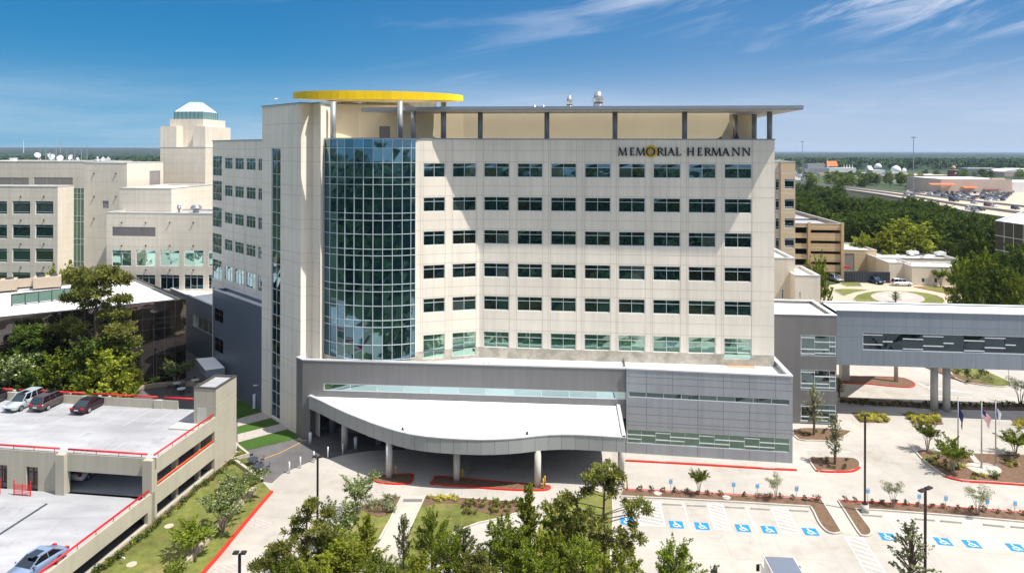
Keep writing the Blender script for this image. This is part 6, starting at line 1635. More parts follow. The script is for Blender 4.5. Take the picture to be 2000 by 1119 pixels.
# box truck at the bottom edge
tr0 = G(1492, 1086, 3.0); tr1 = G(1550, 1088, 3.0); ut = unit(tr0, tr1); vt = (ut[1], -ut[0])
tk = thing('box_truck', 'white box truck with grey blue roof cut by the bottom edge', 'truck', (*tr0, 0))
m = MB(); P_ = [add(tr0, vt, 6), add(tr1, vt, 6), tr1, tr0]; m.hexa(ccw(P_), .9, 3.0); m.build('cargo_box', 'car_white', tk)
m = MB(); m.hexa(ccw(inset(ccw(P_), .06)), 3.002, 3.03); m.build('roof', 'truck_grey', tk)
cb_ = [add(add(tr0, ut, .15), vt, -.02), add(add(tr1, ut, -.15), vt, -.02), add(add(tr1, ut, -.15), vt, -1.3), add(add(tr0, ut, .15), vt, -1.3)]
m = MB(); m.hexa(ccw(cb_), .5, 1.75); m.build('cab', 'car_white', tk)
for s_, b0 in ((-1, tr0), (1, tr1)):
    q = add(add(b0, ut, s_*.45), vt, -.1 if s_ < 0 else -.1); m = MB(); m.tube([(*add(b0, ut, s_*-.05), 2.3), (*q, 2.3), (*q, 1.9)], .025, 5); m.box((q[0]-.12, q[1]-.06, 1.75), (q[0]+.12, q[1]+.06, 2.25)); m.build('wing_mirror', 'rubber', tk)
    for dd in (.3, -5.0):
        c = add(add(b0, vt, -dd if dd > 0 else -dd), ut, -s_*.15); m = MB(); m.tube([(*add(c, ut, -.13), .45), (*add(c, ut, .13), .45)], .45, 14); m.build('wheel', 'rubber', tk)
# small distant cars
def far_car_mesh(paint, nm, truck=False):
    body, g, r, L, W, zb, zr = car_parts('suv'); mb = MB(); mb.v = list(body.v); mb.f = list(body.f); mb.m = [0]*len(body.f)
    for q, mi in ((g, 1), (r, 0)):
        i = len(mb.v); mb.v += q.v; mb.f += [tuple(a+i for a in f) for f in q.f]; mb.m += [mi]*len(q.f)
    for sx in (-1, 1):
        for sy in (-1, 1):
            mb.tube([(sx*1.4, sy*.75, .34), (sx*1.4, sy*.93, .34)], .34, 8, 2)
    return mesh_data(nm, mb.v, mb.f, mb.m, [paint, 'car_glass', 'rubber'])
fcm = {c: far_car_mesh(c, 'distant_car') for c in ('car_white', 'car_grey', 'car_dark', 'car_red', 'car_navy', 'car_silver')}
def fcar(paint, p, z, a, lab, grp, s=1.0, name='distant_car', cat='car'):
    o = bpy.data.objects.new(name, fcm[paint]); C.objects.link(o); o.location = (*p, z); o.rotation_euler = (0, 0, a); o.scale = (s, s, s)
    return tag(o, lab, cat, grp)
random.seed(11); cnames = ['car_white', 'car_white', 'car_silver', 'car_grey', 'car_dark', 'car_white', 'car_navy', 'car_red']
cword = {'car_white': 'white', 'car_silver': 'silver', 'car_grey': 'grey', 'car_dark': 'black', 'car_navy': 'navy blue', 'car_red': 'dark red'}
for r_ in range(9):
    for k in range(17):
        if random.random() < .22: continue
        px = 1825+k*9.5+random.uniform(-1.5, 1.5)-r_*3; py = 372+r_*2.6+k*.15
        if py > 393 or px > 1990: continue
        c = random.choice(cnames); fcar(c, G(px, py), .1, pi/2+.1+random.uniform(-.05, .05), f'{cword[c]} car among the rows parked before the retail store', f'{cword[c]} cars parked before the retail store', 1.15)
for k in range(26):
    px = 1770+random.random()*75; py = 364+random.random()*14
    c = random.choice(cnames); fcar(c, G(px, py), .1, random.choice((0, pi/2)), f'{cword[c]} car in the lot left of the retail store', f'{cword[c]} cars in the lot left of the store', 1.2)
for k in range(16):
    px = 1818+k*3.4; c = ['car_white', 'car_silver', 'car_grey'][k % 3]; fcar(c, G(px+40 if px < 1700 else px, 481-.1*k), .1, .3, f'{cword[c]} vehicle in the lot behind the clinic roof', f'{cword[c]} vehicles behind the clinic', 1.2) if k % 2 == 0 else None
for k in range(22):
    px = 1540+random.random()*30+(k % 3)*4; py = 338+random.random()*10
    c = random.choice(cnames[:4]); fcar(c, G(px, py), .1, random.random(), f'{cword[c]} car in the lot above the tan tower', f'{cword[c]} cars in the lot above the tan tower', 1.3)
for k in range(8):
    c = cnames[k % 3]; fcar(c, G(1656+k*7, 489-k*.4), .1, .2, f'{cword[c]} car between the tan garage and the woods', f'{cword[c]} cars beside the woods', 1.15)
# motorway
def px_at(pts, x):
    for a, b in zip(pts, pts[1:]):
        if a[0] <= x <= b[0]: return a[1]+(b[1]-a[1])*(x-a[0])/(b[0]-a[0])
near = [(1560, 361), (1700, 379), (1800, 396), (1870, 413), (2000, 434), (2120, 455)]; farr = [(1560, 357), (1700, 370), (1800, 382), (1870, 391), (2000, 405), (2120, 419)]
MZ = 5.0
sheet('motorway', ccw([G(*q, MZ) for q in near]+[G(*q, MZ) for q in farr[::-1]]), MZ, 'far_road')
m = MB(); P_ = [G(*q, MZ) for q in near]
for p, q in zip(P_, P_[1:]): m.face([(*p, 0), (*q, 0), (*q, MZ), (*p, MZ)])
tag(m.build('retaining_wall', 'tan_light'), 'long cream retaining wall carrying the near side of the motorway', 'wall')
m = MB(); P_ = [G(*q, MZ) for q in farr]
for p, q in zip(P_, P_[1:]): m.face([(*p, 0), (*q, 0), (*q, MZ), (*p, MZ)])
tag(m.build('retaining_wall', 'barrier'), 'grey retaining wall on the far side of the motorway', 'wall')
def barrier(f, lab, w_=.5, h=1.1):
    m = MB()
    xs = list(range(1560, 2121, 40)); P_ = [G(x, px_at(near, x)*(1-f)+px_at(farr, x)*f, MZ) for x in xs]
    for a, b in zip(P_, P_[1:]): m.bar((*a, MZ+h/2), (*b, MZ+h/2), w_, h)
    return tag(m.build('concrete_barrier', 'barrier'), lab, 'barrier', 'motorway barriers')
barrier(0, 'near grey concrete barrier of the motorway', .5, 1.1); barrier(.52, 'middle grey concrete barrier of the motorway', .6, 1.3); barrier(1, 'far grey concrete barrier of the motorway')
mdir = unit(G(1870, 402), G(2000, 420)); am = atan2(mdir[1], mdir[0])
for px, py, c, lab in ((1863, 393.5, 'car_dark', 'black truck on the far lanes below the car lot'), (1903, 398, 'car_silver', 'silver car on the far motorway lanes'), (1929, 403, 'car_red', 'dark red car on the far motorway lanes'), (1893, 410, 'car_white', 'small white car on the near motorway lanes'), (1904, 413, 'car_grey', 'grey car beside the black suv on the motorway'), (1916, 411.5, 'car_dark', 'black suv on the near motorway lanes'), (1983, 409, 'car_navy', 'navy pickup on the far lanes at the right'), (1999, 425, 'car_grey', 'grey car on the near lanes at the picture edge'), (1783, 385, 'car_dark', 'dark car beside the foot of the tallest mast'), (1770, 384, 'car_dark', 'dark car left of the foot of the tallest mast'), (1940, 404, 'car_white', 'white car behind the dark red car')):
    fcar(c, G(px, py, MZ), MZ+.02, am, lab, None, 1.1 if 'truck' not in lab else 1.6, 'distant_car')

# ================================================================ TREES
rg = np.random.default_rng(3)
def leaves(cent, rad, per, size, asp=.55, up=.4, shell=0):
    """numpy: per leaves around each cluster centre, as small bent quads"""
    n = len(cent)*per; c = np.repeat(cent, per, 0); r = np.repeat(rad, per)
    d = rg.normal(size=(n, 3)); d /= np.linalg.norm(d, axis=1)[:, None]
    q = rg.random(n)**(1/2.2)
    pos = c+d*(r*q)[:, None]*np.array([1, 1, .75])
    nrm = rg.normal(size=(n, 3))+d*.7; nrm[:, 2] += up; nrm /= np.linalg.norm(nrm, axis=1)[:, None]
    t = np.cross(nrm, rg.normal(size=(n, 3))); t /= np.linalg.norm(t, axis=1)[:, None]; b = np.cross(nrm, t)
    s = size*(.6+.8*rg.random(n))[:, None]
    V = np.stack([pos-t*s*.5, pos-b*s*asp*.5, pos+t*s*.5, pos+b*s*asp*.5], 1).reshape(-1, 3)
    return V
def sprays(cent, rad, per, size, asp=.5):
    n = len(cent)*per; c = np.repeat(cent, per, 0); r = np.repeat(rad, per)
    ctr = np.array([0, 0, cent[:, 2].mean()]); od = cent-ctr; od[:, 2] = np.abs(od[:, 2])*.6+.35*np.linalg.norm(od, axis=1); od += rg.normal(size=od.shape)*.35*np.linalg.norm(od, axis=1)[:, None]
    od /= np.linalg.norm(od, axis=1)[:, None]+1e-6; od = np.repeat(od, per, 0)
    u = rg.random(n); w = .34*(1.15-u)
    pos = c+od*((u*2.5-.9)*r)[:, None]+rg.normal(size=(n, 3))*(w*r)[:, None]
    nrm = rg.normal(size=(n, 3)); nrm[:, 2] += .7; nrm /= np.linalg.norm(nrm, axis=1)[:, None]
    t = np.cross(nrm, rg.normal(size=(n, 3))); t /= np.linalg.norm(t, axis=1)[:, None]; b = np.cross(nrm, t)
    s = size*(.6+.8*rg.random(n))[:, None]
    return np.stack([pos-t*s*.5, pos-b*s*asp*.5, pos+t*s*.5, pos+b*s*asp*.5], 1).reshape(-1, 3)
def needles(cent, dirs, rad, per, size):
    n = len(cent)*per; c = np.repeat(cent, per, 0); r = np.repeat(rad, per)
    d = rg.normal(size=(n, 3)); d[:, 2] += .35; d /= np.linalg.norm(d, axis=1)[:, None]
    p0 = c+rg.normal(size=(n, 3))*(r*.42)[:, None]*np.array([1, 1, .6])
    t = d; w = np.cross(d, rg.normal(size=(n, 3))); w /= np.linalg.norm(w, axis=1)[:, None]
    s = size*(.7+.6*rg.random(n))[:, None]
    V = np.stack([p0-w*s*.05, p0+w*s*.05, p0+t*s+w*s*.17, p0+t*s-w*s*.17], 1).reshape(-1, 3)
    return V
def quadmesh(name, V, mt):
    n = len(V)//4; me = bpy.data.meshes.new(name)
    me.vertices.add(len(V)); me.vertices.foreach_set('co', V.astype(np.float32).ravel())
    me.loops.add(n*4); me.loops.foreach_set('vertex_index', np.arange(n*4, dtype=np.int32))
    me.polygons.add(n); me.polygons.foreach_set('loop_start', np.arange(0, n*4, 4, dtype=np.int32)); me.polygons.foreach_set('loop_total', np.full(n, 4, dtype=np.int32))
    me.materials.append(MATS[mt]); me.update(calc_edges=True); return me
def skel(h, r, kind, seed):
    R = random.Random(seed); mb = MB(); cl = []
    if kind == 'pine':
        lean = R.uniform(-.03, .03)*h
        tp = [(lean*t*t, lean*.5*t, h*t) for t in (0, .25, .5, .75, .96)]
        mb.tube(tp, [h*.016*(1.05-t) for t in (0, .25, .5, .75, .95)], 7)
        z = .22*h; a = R.random()*6
        while z < .97*h:
            t = z/h; ln = r*(1.25-t)**.8*R.uniform(.45, 1.15)*(1.0 if t > .4 else .8)
            if t > .9: ln = r*.25
            for _ in range(R.choice((1, 2, 2))):
                a += 2.4+R.uniform(-.4, .4); x0, y0 = lean*t*t, lean*.5*t
                e = (x0+cos(a)*ln, y0+sin(a)*ln, z+ln*R.uniform(.05, .4)); md = (x0+cos(a)*ln*.5, y0+sin(a)*ln*.5, z+ln*.05)
                mb.tube([(x0, y0, z), md, e], [h*.006*(1.2-t), h*.004, h*.0015], 5)
                for f, rr in ((.6, .13), (.8, .16), (1, .19)):
                    if R.random() < .68:
                        j = lambda: R.uniform(-.12, .12)*ln
                        cl.append((x0+cos(a)*ln*f+j(), y0+sin(a)*ln*f+j(), z+(e[2]-z)*f+j()*.6, rr*r*R.uniform(.7, 1.15)))
                for s in (-1, 1):
                    if R.random() < .75:
                        b = a+s*.6; f = R.uniform(.5, .8); p = (x0+cos(a)*ln*f, y0+sin(a)*ln*f, z+(e[2]-z)*f); l2 = ln*.4
                        q = (p[0]+cos(b)*l2, p[1]+sin(b)*l2, p[2]+.1*l2); mb.tube([p, q], [h*.003, h*.0012], 4); cl.append((*q, .15*r*R.uniform(.7, 1.2)))
            z += h*R.uniform(.024, .052)
        cl.append((lean, lean*.5, h*.985, .16*r))
    elif kind in ('broad', 'far', 'cone', 'young'):
        zt = {'broad': .26, 'far': .2, 'cone': .08, 'young': .22}[kind]; nl = {'broad': 24, 'far': 16, 'cone': 34, 'young': 30}[kind]
        topr = .2
        mb.tube([(0, 0, 0), (R.uniform(-.02, .02)*h, 0, h*.4), (0, R.uniform(-.03, .03)*h, h*.85)], [h*.022, h*.015, h*.004], 8)
        for k in range(nl):
            t = (k+R.random()*.8)/nl; z0 = h*(zt+(.62-zt)*t); a = k*2.4+R.uniform(-.4, .4)
            zz = zt+(1-zt)*(t*.92+.04+R.uniform(-.04, .04)); u = (zz-zt)/(1-zt)
            pr = {'broad': sin(pi*min(1, u*.8+.2))**.6, 'far': sin(pi*min(1, u*.8+.18))**.6, 'cone': (1-u)**.7*1.05+.08, 'young': (sin(pi*min(1, u*.72+.25))**1.1)}[kind]
            rr = r*pr*R.uniform(.55, 1.08)
            e = (cos(a)*rr*.92, sin(a)*rr*.92, h*min(zz, .97)); md = (cos(a)*rr*.4, sin(a)*rr*.4, (z0+e[2])/2+.02*h)
            mb.tube([(0, 0, min(z0, e[2]*.95)), md, e], [h*.008, h*.005, h*.0015], 5)
            nb = {'broad': 5, 'far': 4, 'cone': 4, 'young': 4}[kind]
            for j in range(nb):
                f = .45+.6*j/nb; g_ = lambda: R.uniform(-.16, .16)*r
                cl.append((e[0]*f+g_(), e[1]*f+g_(), md[2]+(e[2]-md[2])*min(1, f)+g_()*.8, r*R.uniform(.11, .25)*(1 if kind != 'young' else .8)*(1.25 if kind == 'far' else 1)))
    elif kind in ('multi', 'ball'):
        for k in range(7 if kind == 'multi' else 5):
            a = k*.9+R.uniform(-.3, .3); ln = r*R.uniform(.5, .9); zt = h*R.uniform(.7, .95)
            m1 = (cos(a)*ln*.25, sin(a)*ln*.25, h*.35); e = (cos(a)*ln, sin(a)*ln, zt)
            mb.tube([(cos(a)*.08, sin(a)*.08, 0), m1, e], [h*.011, h*.008, h*.002], 5)
            for j in range(7):
                f = .35+.65*j/6; g_ = lambda: R.uniform(-.25, .25)*r
                cl.append((m1[0]+(e[0]-m1[0])*f*1.05+g_(), m1[1]+(e[1]-m1[1])*f*1.05+g_(), m1[2]+(e[2]-m1[2])*(.25+.75*f)+g_()*.6, r*R.uniform(.2, .34)))
    return mb, np.array(cl)
TPL = {}
def template(key, h, r, kind, seed, per, size, mt, bark='bark', asp=.55, needle=False):
    mb, cl = skel(h, r, kind, seed); tm = mesh_data('trunk', mb.v, mb.f, None, bark)
    V = needles(cl[:, :3], None, cl[:, 3], per, size) if needle else (leaves if kind in ('far', 'ball') or h > 16 else sprays)(cl[:, :3], cl[:, 3], per, size, asp)
    cm = quadmesh('crown', V, mt); TPL[key] = (tm, cm, h, r, V); return len(V)//4
for i, s in enumerate((1, 2)): template(f'pine{i}', 10, 2.9, 'pine', 20+s, 58, .36, 'leaf_pine', needle=True)
for i, s in enumerate((3, 4)): template(f'broad{i}', 7, 2.5, 'broad', s, 100, .155, 'leaf_green')
template('lime', 6, 2.3, 'broad', 9, 110, .155, 'leaf_lime'); template('cone', 6, 1.5, 'cone', 5, 75, .15, 'leaf_lime')
template('willow', 6.5, 1.9, 'young', 6, 38, .22, 'leaf_grey', asp=.35)
for i, s in enumerate((7, 8)): template(f'myrtle{i}', 4, 1.6, 'multi', s, 85, .17, 'leaf_myrtle', 'pale_bark')
template('greenmulti', 4, 1.6, 'multi', 12, 80, .17, 'leaf_green', 'pale_bark')
template('olive', 3.4, 1.15, 'ball', 10, 60, .12, 'leaf_olive', 'pale_bark', asp=.35)
template('young', 6.5, 1.3, 'young', 13, 20, .17, 'leaf_olive', asp=.4); template('young2', 6.5, 1.1, 'young', 14, 13, .17, 'leaf_olive')
for i, s in enumerate((15, 16)): template(f'big{i}', 14, 5.5, 'broad', s, 42, .55, ('leaf_dark', 'leaf_green')[i])
template('bigpine', 20, 5.2, 'pine', 40, 90, .60, 'leaf_pine', needle=True); template('bigpine2', 16, 4, 'pine', 41, 70, .6, 'leaf_dark', needle=True)
def umbrella(key, D_, bx, ytop, wide, blobs, rr=(.40, .62), per=62, ns=.42, mt='leaf_pine', tk=1.0, seed=4):
    R = random.Random(seed); mb = MB(); s_ = D_/F; cl = []
    zz = lambda y: H-(y-293)*s_
    ht = zz(ytop); tr = [(0, 0, 0), (.005*ht, 0, ht*.35), (-.01*ht, 0, ht*.6), (0, 0, ht*.85), (.005*ht, 0, ht*.96)]
    mb.tube(tr, [.32*tk, .28*tk, .22*tk, .15*tk, .05*tk], 8)
    for px, y, rx, ry in blobs:
        x = (px-bx)*s_; z = zz(y); yy = R.uniform(-1, 1)*rx*s_*.8; b0 = (0, 0, min(ht*.9, max(.1*ht, z-.06*ht)))
        mb.tube([b0, (x*.5, yy*.5, z-.035*ht), (x, yy, z-.1)], [.12*tk, .08*tk, .03*tk], 5)
        for k in range(int(rx*ry/(16 if tk > .8 else 26))+3):
            a = R.random()*6.28; q = sqrt(R.random()); cl.append((x+cos(a)*q*rx*s_, yy+sin(a)*q*rx*s_*.8, z+R.uniform(-1, 1)*ry*s_*(1-.5*q), R.uniform(*rr)))
    cl = np.array(cl); V = needles(cl[:, :3], None, cl[:, 3], per, ns)
    TPL[key] = (mesh_data('trunk', mb.v, mb.f, None, 'bark'), quadmesh('crown', V, mt), ht, wide/2*s_, V)
blobs = [(192, 532, 42, 17), (160, 548, 26, 14), (222, 550, 26, 14), (190, 565, 34, 16), (148, 580, 26, 12), (228, 585, 22, 10), (180, 596, 24, 8), (112, 640, 20, 8), (135, 632, 16, 8), (160, 640, 20, 9), (205, 618, 20, 9), (240, 612, 18, 8), (248, 640, 26, 14), (200, 655, 30, 14), (262, 668, 18, 10), (225, 672, 30, 16), (180, 680, 30, 16), (215, 705, 34, 18), (170, 716, 34, 18), (205, 738, 44, 20), (150, 700, 22, 14)]
umbrella('umbrella', 96, 190, 515, 160, blobs)
umbrella('umbrella2', 56, 1183, 905, 190, [(1185, 922, 26, 14), (1160, 934, 18, 14), (1208, 936, 16, 14), (1182, 948, 26, 12), (1150, 955, 13, 8), (1197, 962, 13, 9), (1228, 988, 16, 7), (1252, 990, 16, 7), (1264, 998, 10, 5), (1240, 1006, 10, 5), (1110, 978, 24, 12), (1085, 992, 22, 12), (1138, 1000, 24, 12), (1170, 1018, 22, 12), (1208, 1040, 20, 10), (1250, 1052, 12, 8), (1238, 1028, 10, 6), (1115, 1030, 30, 16), (1176, 1062, 34, 16), (1085, 1060, 26, 16), (1140, 1075, 30, 16), (1220, 1075, 24, 12)], (.24, .38), 46, .30, tk=.45, seed=6)
umbrella('umbrella3', 56.5, 602, 968, 120, [(612, 980, 14, 10), (598, 994, 20, 10), (640, 1000, 12, 9), (588, 1018, 20, 10), (625, 1024, 22, 10), (575, 1045, 22, 10), (642, 1046, 16, 10), (552, 1070, 22, 9), (608, 1058, 26, 12), (535, 1088, 20, 9), (590, 1092, 30, 12), (640, 1080, 20, 10)], (.24, .38), 46, .30, 'leaf_pine', .4, 8)
umbrella('umbrella4', 50, 555, 1062, 90, [(555, 1072, 16, 8), (530, 1090, 22, 10), (575, 1092, 22, 10), (505, 1108, 18, 8), (550, 1112, 26, 10), (595, 1115, 20, 9)], (.24, .38), 46, .30, 'leaf_pine', .4, 9)
template('medlime', 8, 4, 'broad', 17, 50, .42, 'leaf_lime')
template('fartall', 17, 4.5, 'cone', 35, 16, .9, 'leaf_dark', asp=.75); template('far3', 13, 5.5, 'far', 33, 16, .95, 'leaf_lime', asp=.75); template('far4', 17, 4.5, 'far', 34, 16, .9, 'leaf_dark', asp=.75)
for i, s in enumerate((18, 19, 21)): template(f'far{i}', 15, 6.0, 'far', s, 16, .95, ('leaf_green', 'leaf_green', 'leaf_dark')[i], asp=.75)
def tree(key, x, y, h, w=None, label='', group=None, name='tree', cat='tree', z=0):
    tm, cm, H0, R0_, _ = TPL[key]; s = h/H0; sx = (w/2/R0_) if w else s
    t = bpy.data.objects.new(name, None); t.empty_display_size = .5; C.objects.link(t); t.location = (x, y, z); t.rotation_euler = (0, 0, random.random()*6.28 if not key.startswith('umbrella') else 0); t.scale = (sx, sx, s)
    tag(t, label, cat, group)
    for nm, me in (('trunk', tm), ('crown', cm)):
        o = bpy.data.objects.new(nm, me); C.objects.link(o); o.parent = t
    return t
def tpx(key, px, ytop, D, wpx=None, label='', group=None, name='tree', cat='tree'):
    p = XY(px, D); return tree(key, p[0], p[1], ZP(px, ytop, D), None if wpx is None else wpx/F*D, label, group, name, cat)
random.seed(21)
# foreground
tpx('umbrella3', 602, 970, 56.5, 120, 'young grey green pine over the drive left of the dark lamp', None, 'pine_tree')
tpx('umbrella4', 555, 1062, 50, 90, 'pine crown cut by the bottom edge left of the young pine', None, 'pine_tree')
tpx('myrtle0', 703, 928, G(703, 1005)[1], 68, 'airy flowering tree on the lawn tip beside the brick crossing', None, 'flowering_tree')
tpx('myrtle1', 668, 985, 62, 86, 'dense white flowering tree right of the dark lamp', None, 'flowering_tree')
tpx('cone', 719, 1005, 60, 58, 'upright bright green conical tree left of the walkway', None, 'conical_tree')
tpx('lime', 676, 1058, 54, 150, 'yellow green bushy tree at the bottom edge by the lamp foot')
tpx('willow', 790, 1000, 58, 46, 'thin feathery tree standing over the white walkway')
tpx('broad0', 846, 1000, 57, 90, 'leafy green tree on the lawn right of the walkway')
tpx('willow', 905, 1020, 55, 96, 'pale loose tree over the curved light path')
tpx('cone', 1033, 946, 59, 76, 'tall pointed green tree above the planted bed', None, 'conical_tree')
tpx('broad1', 985, 1010, 56, 110, 'wide green tree left below the pointed tree')
tpx('broad0', 1096, 968, 58, 96, 'round topped green tree right of the pointed tree')
tpx('umbrella2', 1183, 905, 56, 190, 'tall pine in front of the right canopy column', None, 'pine_tree')
tpx('broad1', 1140, 1050, 53, 110, 'dark green tree at the foot of the tall pine')
tpx('lime', 1215, 1072, 50, 130, 'bright yellow green tree at the bottom edge under the tall pine')
tpx('broad0', 1322, 1060, 52, 130, 'green tree at the bottom edge left of the truck')
tpx('willow', 1398, 1098, 50, 60, 'small twiggy treetop at the bottom edge beside the truck')
tpx('broad0', 1040, 1068, 51, 140, 'green treetop at the bottom edge, below the pointed tree')
tpx('pine1', 940, 1085, 50, 100, 'dark treetop at the bottom edge under the curved path', None, 'pine_tree')
tpx('lime', 818, 1085, 50, 110, 'yellow green treetop at the bottom edge by the walkway')
tpx('broad1', 745, 1082, 51, 100, 'green treetop at the bottom edge left of the walkway')
tpx('lime', 615, 1095, 48, 100, 'yellowish treetop in the bottom edge below the young pine')
tpx('young2', 1782, 1010, 53.5, 90, 'sparse slender tree in front of the right parking row')
tpx('broad1', 880, 1048, 53, 120, 'wide green treetop below the feathery tree by the curved path')
tpx('broad0', 1000, 1045, 54, 130, 'green tree in the thick of the foreground group, right of the pale loose tree')
tpx('lime', 1080, 1040, 54, 100, 'yellow green tree between the pointed tree and the tall pine')
tpx('broad1', 655, 1030, 57, 90, 'green tree directly below the dense white flowering tree')
tpx('broad0', 560, 1098, 49, 90, 'green treetop at the bottom edge under the left young pine')
# lawn trees along the garage
for px, yt, yb, wpx, k, lab in ((472, 922, 985, 84, 'myrtle0', 'white flowering tree at the top of the garage lawn'), (437, 960, 1040, 84, 'myrtle1', 'white flowering tree in the middle of the garage lawn'), (378, 1022, 1090, 88, 'greenmulti', 'green multi stemmed tree at the bottom of the garage lawn'), (340, 1098, 1165, 60, 'greenmulti', 'small dark tree by the bottom end of the stone wall')):
    tpx(k, px, yt, G(px, yb)[1], wpx, lab, None, 'flowering_tree' if 'white' in lab else 'tree')
# small trees in the parking islands and round the entrance road
for px, yt, yb, wpx, k, lab in ((1367, 912, 967, 38, 'greenmulti', 'small green tree in the left parking island'), (1518, 926, 977, 42, 'olive', 'small round grey green tree in the left parking island'), (1745, 938, 993, 42, 'olive', 'small grey green tree right of the tall lamp base'), (1911, 945, 1006, 52, 'olive', 'small grey green tree at the right of the right parking island'),
        (1632, 803, 908, 44, 'young2', 'slender tree on the small island with red kerb'), (1591, 744, 850, 46, 'young', 'slender dark green tree before the striped windows'), (1813, 822, 881, 48, 'greenmulti', 'multi stemmed green tree at the left tip of the flag island'), (1862, 858, 922, 66, 'greenmulti', 'leafy green tree in front of the left flagpole'), (1984, 840, 890, 62, 'greenmulti', 'low leafy tree at the right picture edge by the flag island'), (1994, 735, 792, 50, 'olive', 'greyish tree at the right edge beyond the hedge'), (1640, 735, 775, 26, 'young2', 'small tree tucked beside the stair block'), (1838, 522, 560, 30, 'greenmulti', 'small young tree before the low pale wing'), (1750, 568, 592, 26, 'young2', 'small tree in the middle of the round lawn')):
    tpx(k, px, yt, G(px, yb)[1], wpx, lab)
# left cluster by the black glass building
for px, yt, D, wpx, k, lab in ((190, 515, 96, 160, 'umbrella', 'tall spreading pine standing in front of the black glass office'), (213, 690, 92, 120, 'medlime', 'yellow green tree at the foot of the tall pine'), (190, 650, 94, 130, 'big0', 'broad tree under the tall pine beside the black glass wall'), (120, 690, 91, 120, 'big1', 'deep green tree left of the tall pine behind the garage'),
        (55, 640, 95, 110, 'bigpine2', 'dark feathery pine at the far left above the garage'), (15, 680, 92, 110, 'myrtle0', 'flowering tree at the left edge above the garage rail'), (70, 715, 90, 100, 'big0', 'dark low tree behind the silver suv'), (165, 735, 90, 90, 'big1', 'bushy green tree right behind the garage rail'), (240, 728, 92, 60, 'medlime', 'small yellow green tree near the end of the trees'), (268, 722, 100, 34, 'medlime', 'lone small bright tree by the patio lamp posts'), (345, 705, 104, 60, 'myrtle1', 'dark flowering shrub tree above the patio tables'), (312, 735, 105, 40, 'big0', 'small dark tree under the black glass office'), (-30, 640, 98, 120, 'big1', 'green tree cut by the left picture edge')):
    tpx(k, px, yt, D, wpx, lab, None, 'pine_tree' if 'pine' in k or k == 'umbrella' else 'tree')
for px, yt, D, wpx, lab in ((100, 521, 128, 50, 'light green treetop behind the office roof, left one'), (132, 516, 127, 56, 'light green treetop behind the office roof, right one')): tpx('far3', px, yt, D, wpx, lab)
# right middle distance
for px, yt, D, wpx, k, lab in ((1600, 503, 116, 50, 'big1', 'leafy tree beside the low beige wings'), (1578, 512, 122, 30, 'big1', 'small leafy crown behind the sloped beige wing'), (1902, 442, 152, 90, 'big0', 'tall dark tree right of the low clinic'), (1880, 505, 140, 70, 'big1', 'bright green tree before the tall dark tree'), (1925, 492, 134, 90, 'big1', 'broad bright green tree above the footbridge'), (1962, 520, 130, 90, 'big0', 'dark green tree above the footbridge, right of the bright one'), (1995, 538, 126, 80, 'big1', 'green tree at the right edge above the footbridge'), (1992, 470, 145, 80, 'big0', 'dark tree in front of the dark glass building'), (1955, 498, 140, 60, 'bigpine2', 'upright dark pine before the dark glass building'), (1895, 540, 128, 70, 'big0', 'low dark tree just above the white bridge roof'), (1862, 470, 205, 60, 'big0', 'dark tree behind the right end of the clinic')):
    tpx(k, px, yt, D, wpx, lab)
# the woods beyond the clinic: individual crowns
random.seed(31); cnt = 0
def wood_dmax(px): return min(500-(px-1555)*.55, 31*F/(px_at(near, min(px, 2110))-294)-16 if px > 1640 else 999)
for i in range(700):
    px = random.uniform(1548, 2040); D = random.uniform(218, 480)
    if D > wood_dmax(px): continue
    if px < 1655 and D < 250: continue
    if random.random() < .25 and D > 330: continue
    hm_ = H-((px_at(near, px)-293+(1 if px > 1860 else -7 if px > 1765 else 8+3*sin(px*.05)))/F*D) if px > 1640 else 99
    h = min(random.uniform(9, 17), hm_*random.uniform(.98, 1.12))
    if h < 4.5: continue; k = random.choice(('far0', 'far1', 'far2', 'far0', 'far1', 'far3', 'far3', 'far4', 'fartall'))
    p = XY(px, D); tree(k, p[0], p[1], h, random.uniform(10, 15), 'leafy green tree in the woods behind the clinic', 'trees in the woods behind the clinic')
    cnt += 1
    if cnt >= 215: break
# light green ones at the edge of the woods
for px, yt, D, w_, lab in ((1770, 432, 215, 130, 'large light green tree at the edge of the woods'), (1735, 455, 212, 80, 'light green tree left of the largest light green one'), (1685, 460, 214, 60, 'small light green tree beside the tan garage'), (1815, 450, 216, 90, 'light green tree behind the long clinic roof')): tpx('medlime' if D < 216 else 'big1', px, yt, D, w_, lab)
cnt2 = 0
for i in range(400):
    px = random.uniform(1540, 2010); py = random.uniform(338, 372)
    if px > 1815 and py > 350: continue
    if 1700 < px and py > 364: continue
    if 1570 < px < 1775 and py < 349: continue
    if px > 1775 and py < 343: continue
    if 1540 < px < 1575 and random.random() < .7: continue
    p = G(px, py); tree(random.choice(('far0', 'far1', 'far2')), p[0], p[1], random.uniform(8, 12), random.uniform(9, 14), 'dark green street tree among the far shops', 'trees among the far shops')
    cnt2 += 1
    if cnt2 >= 95: break
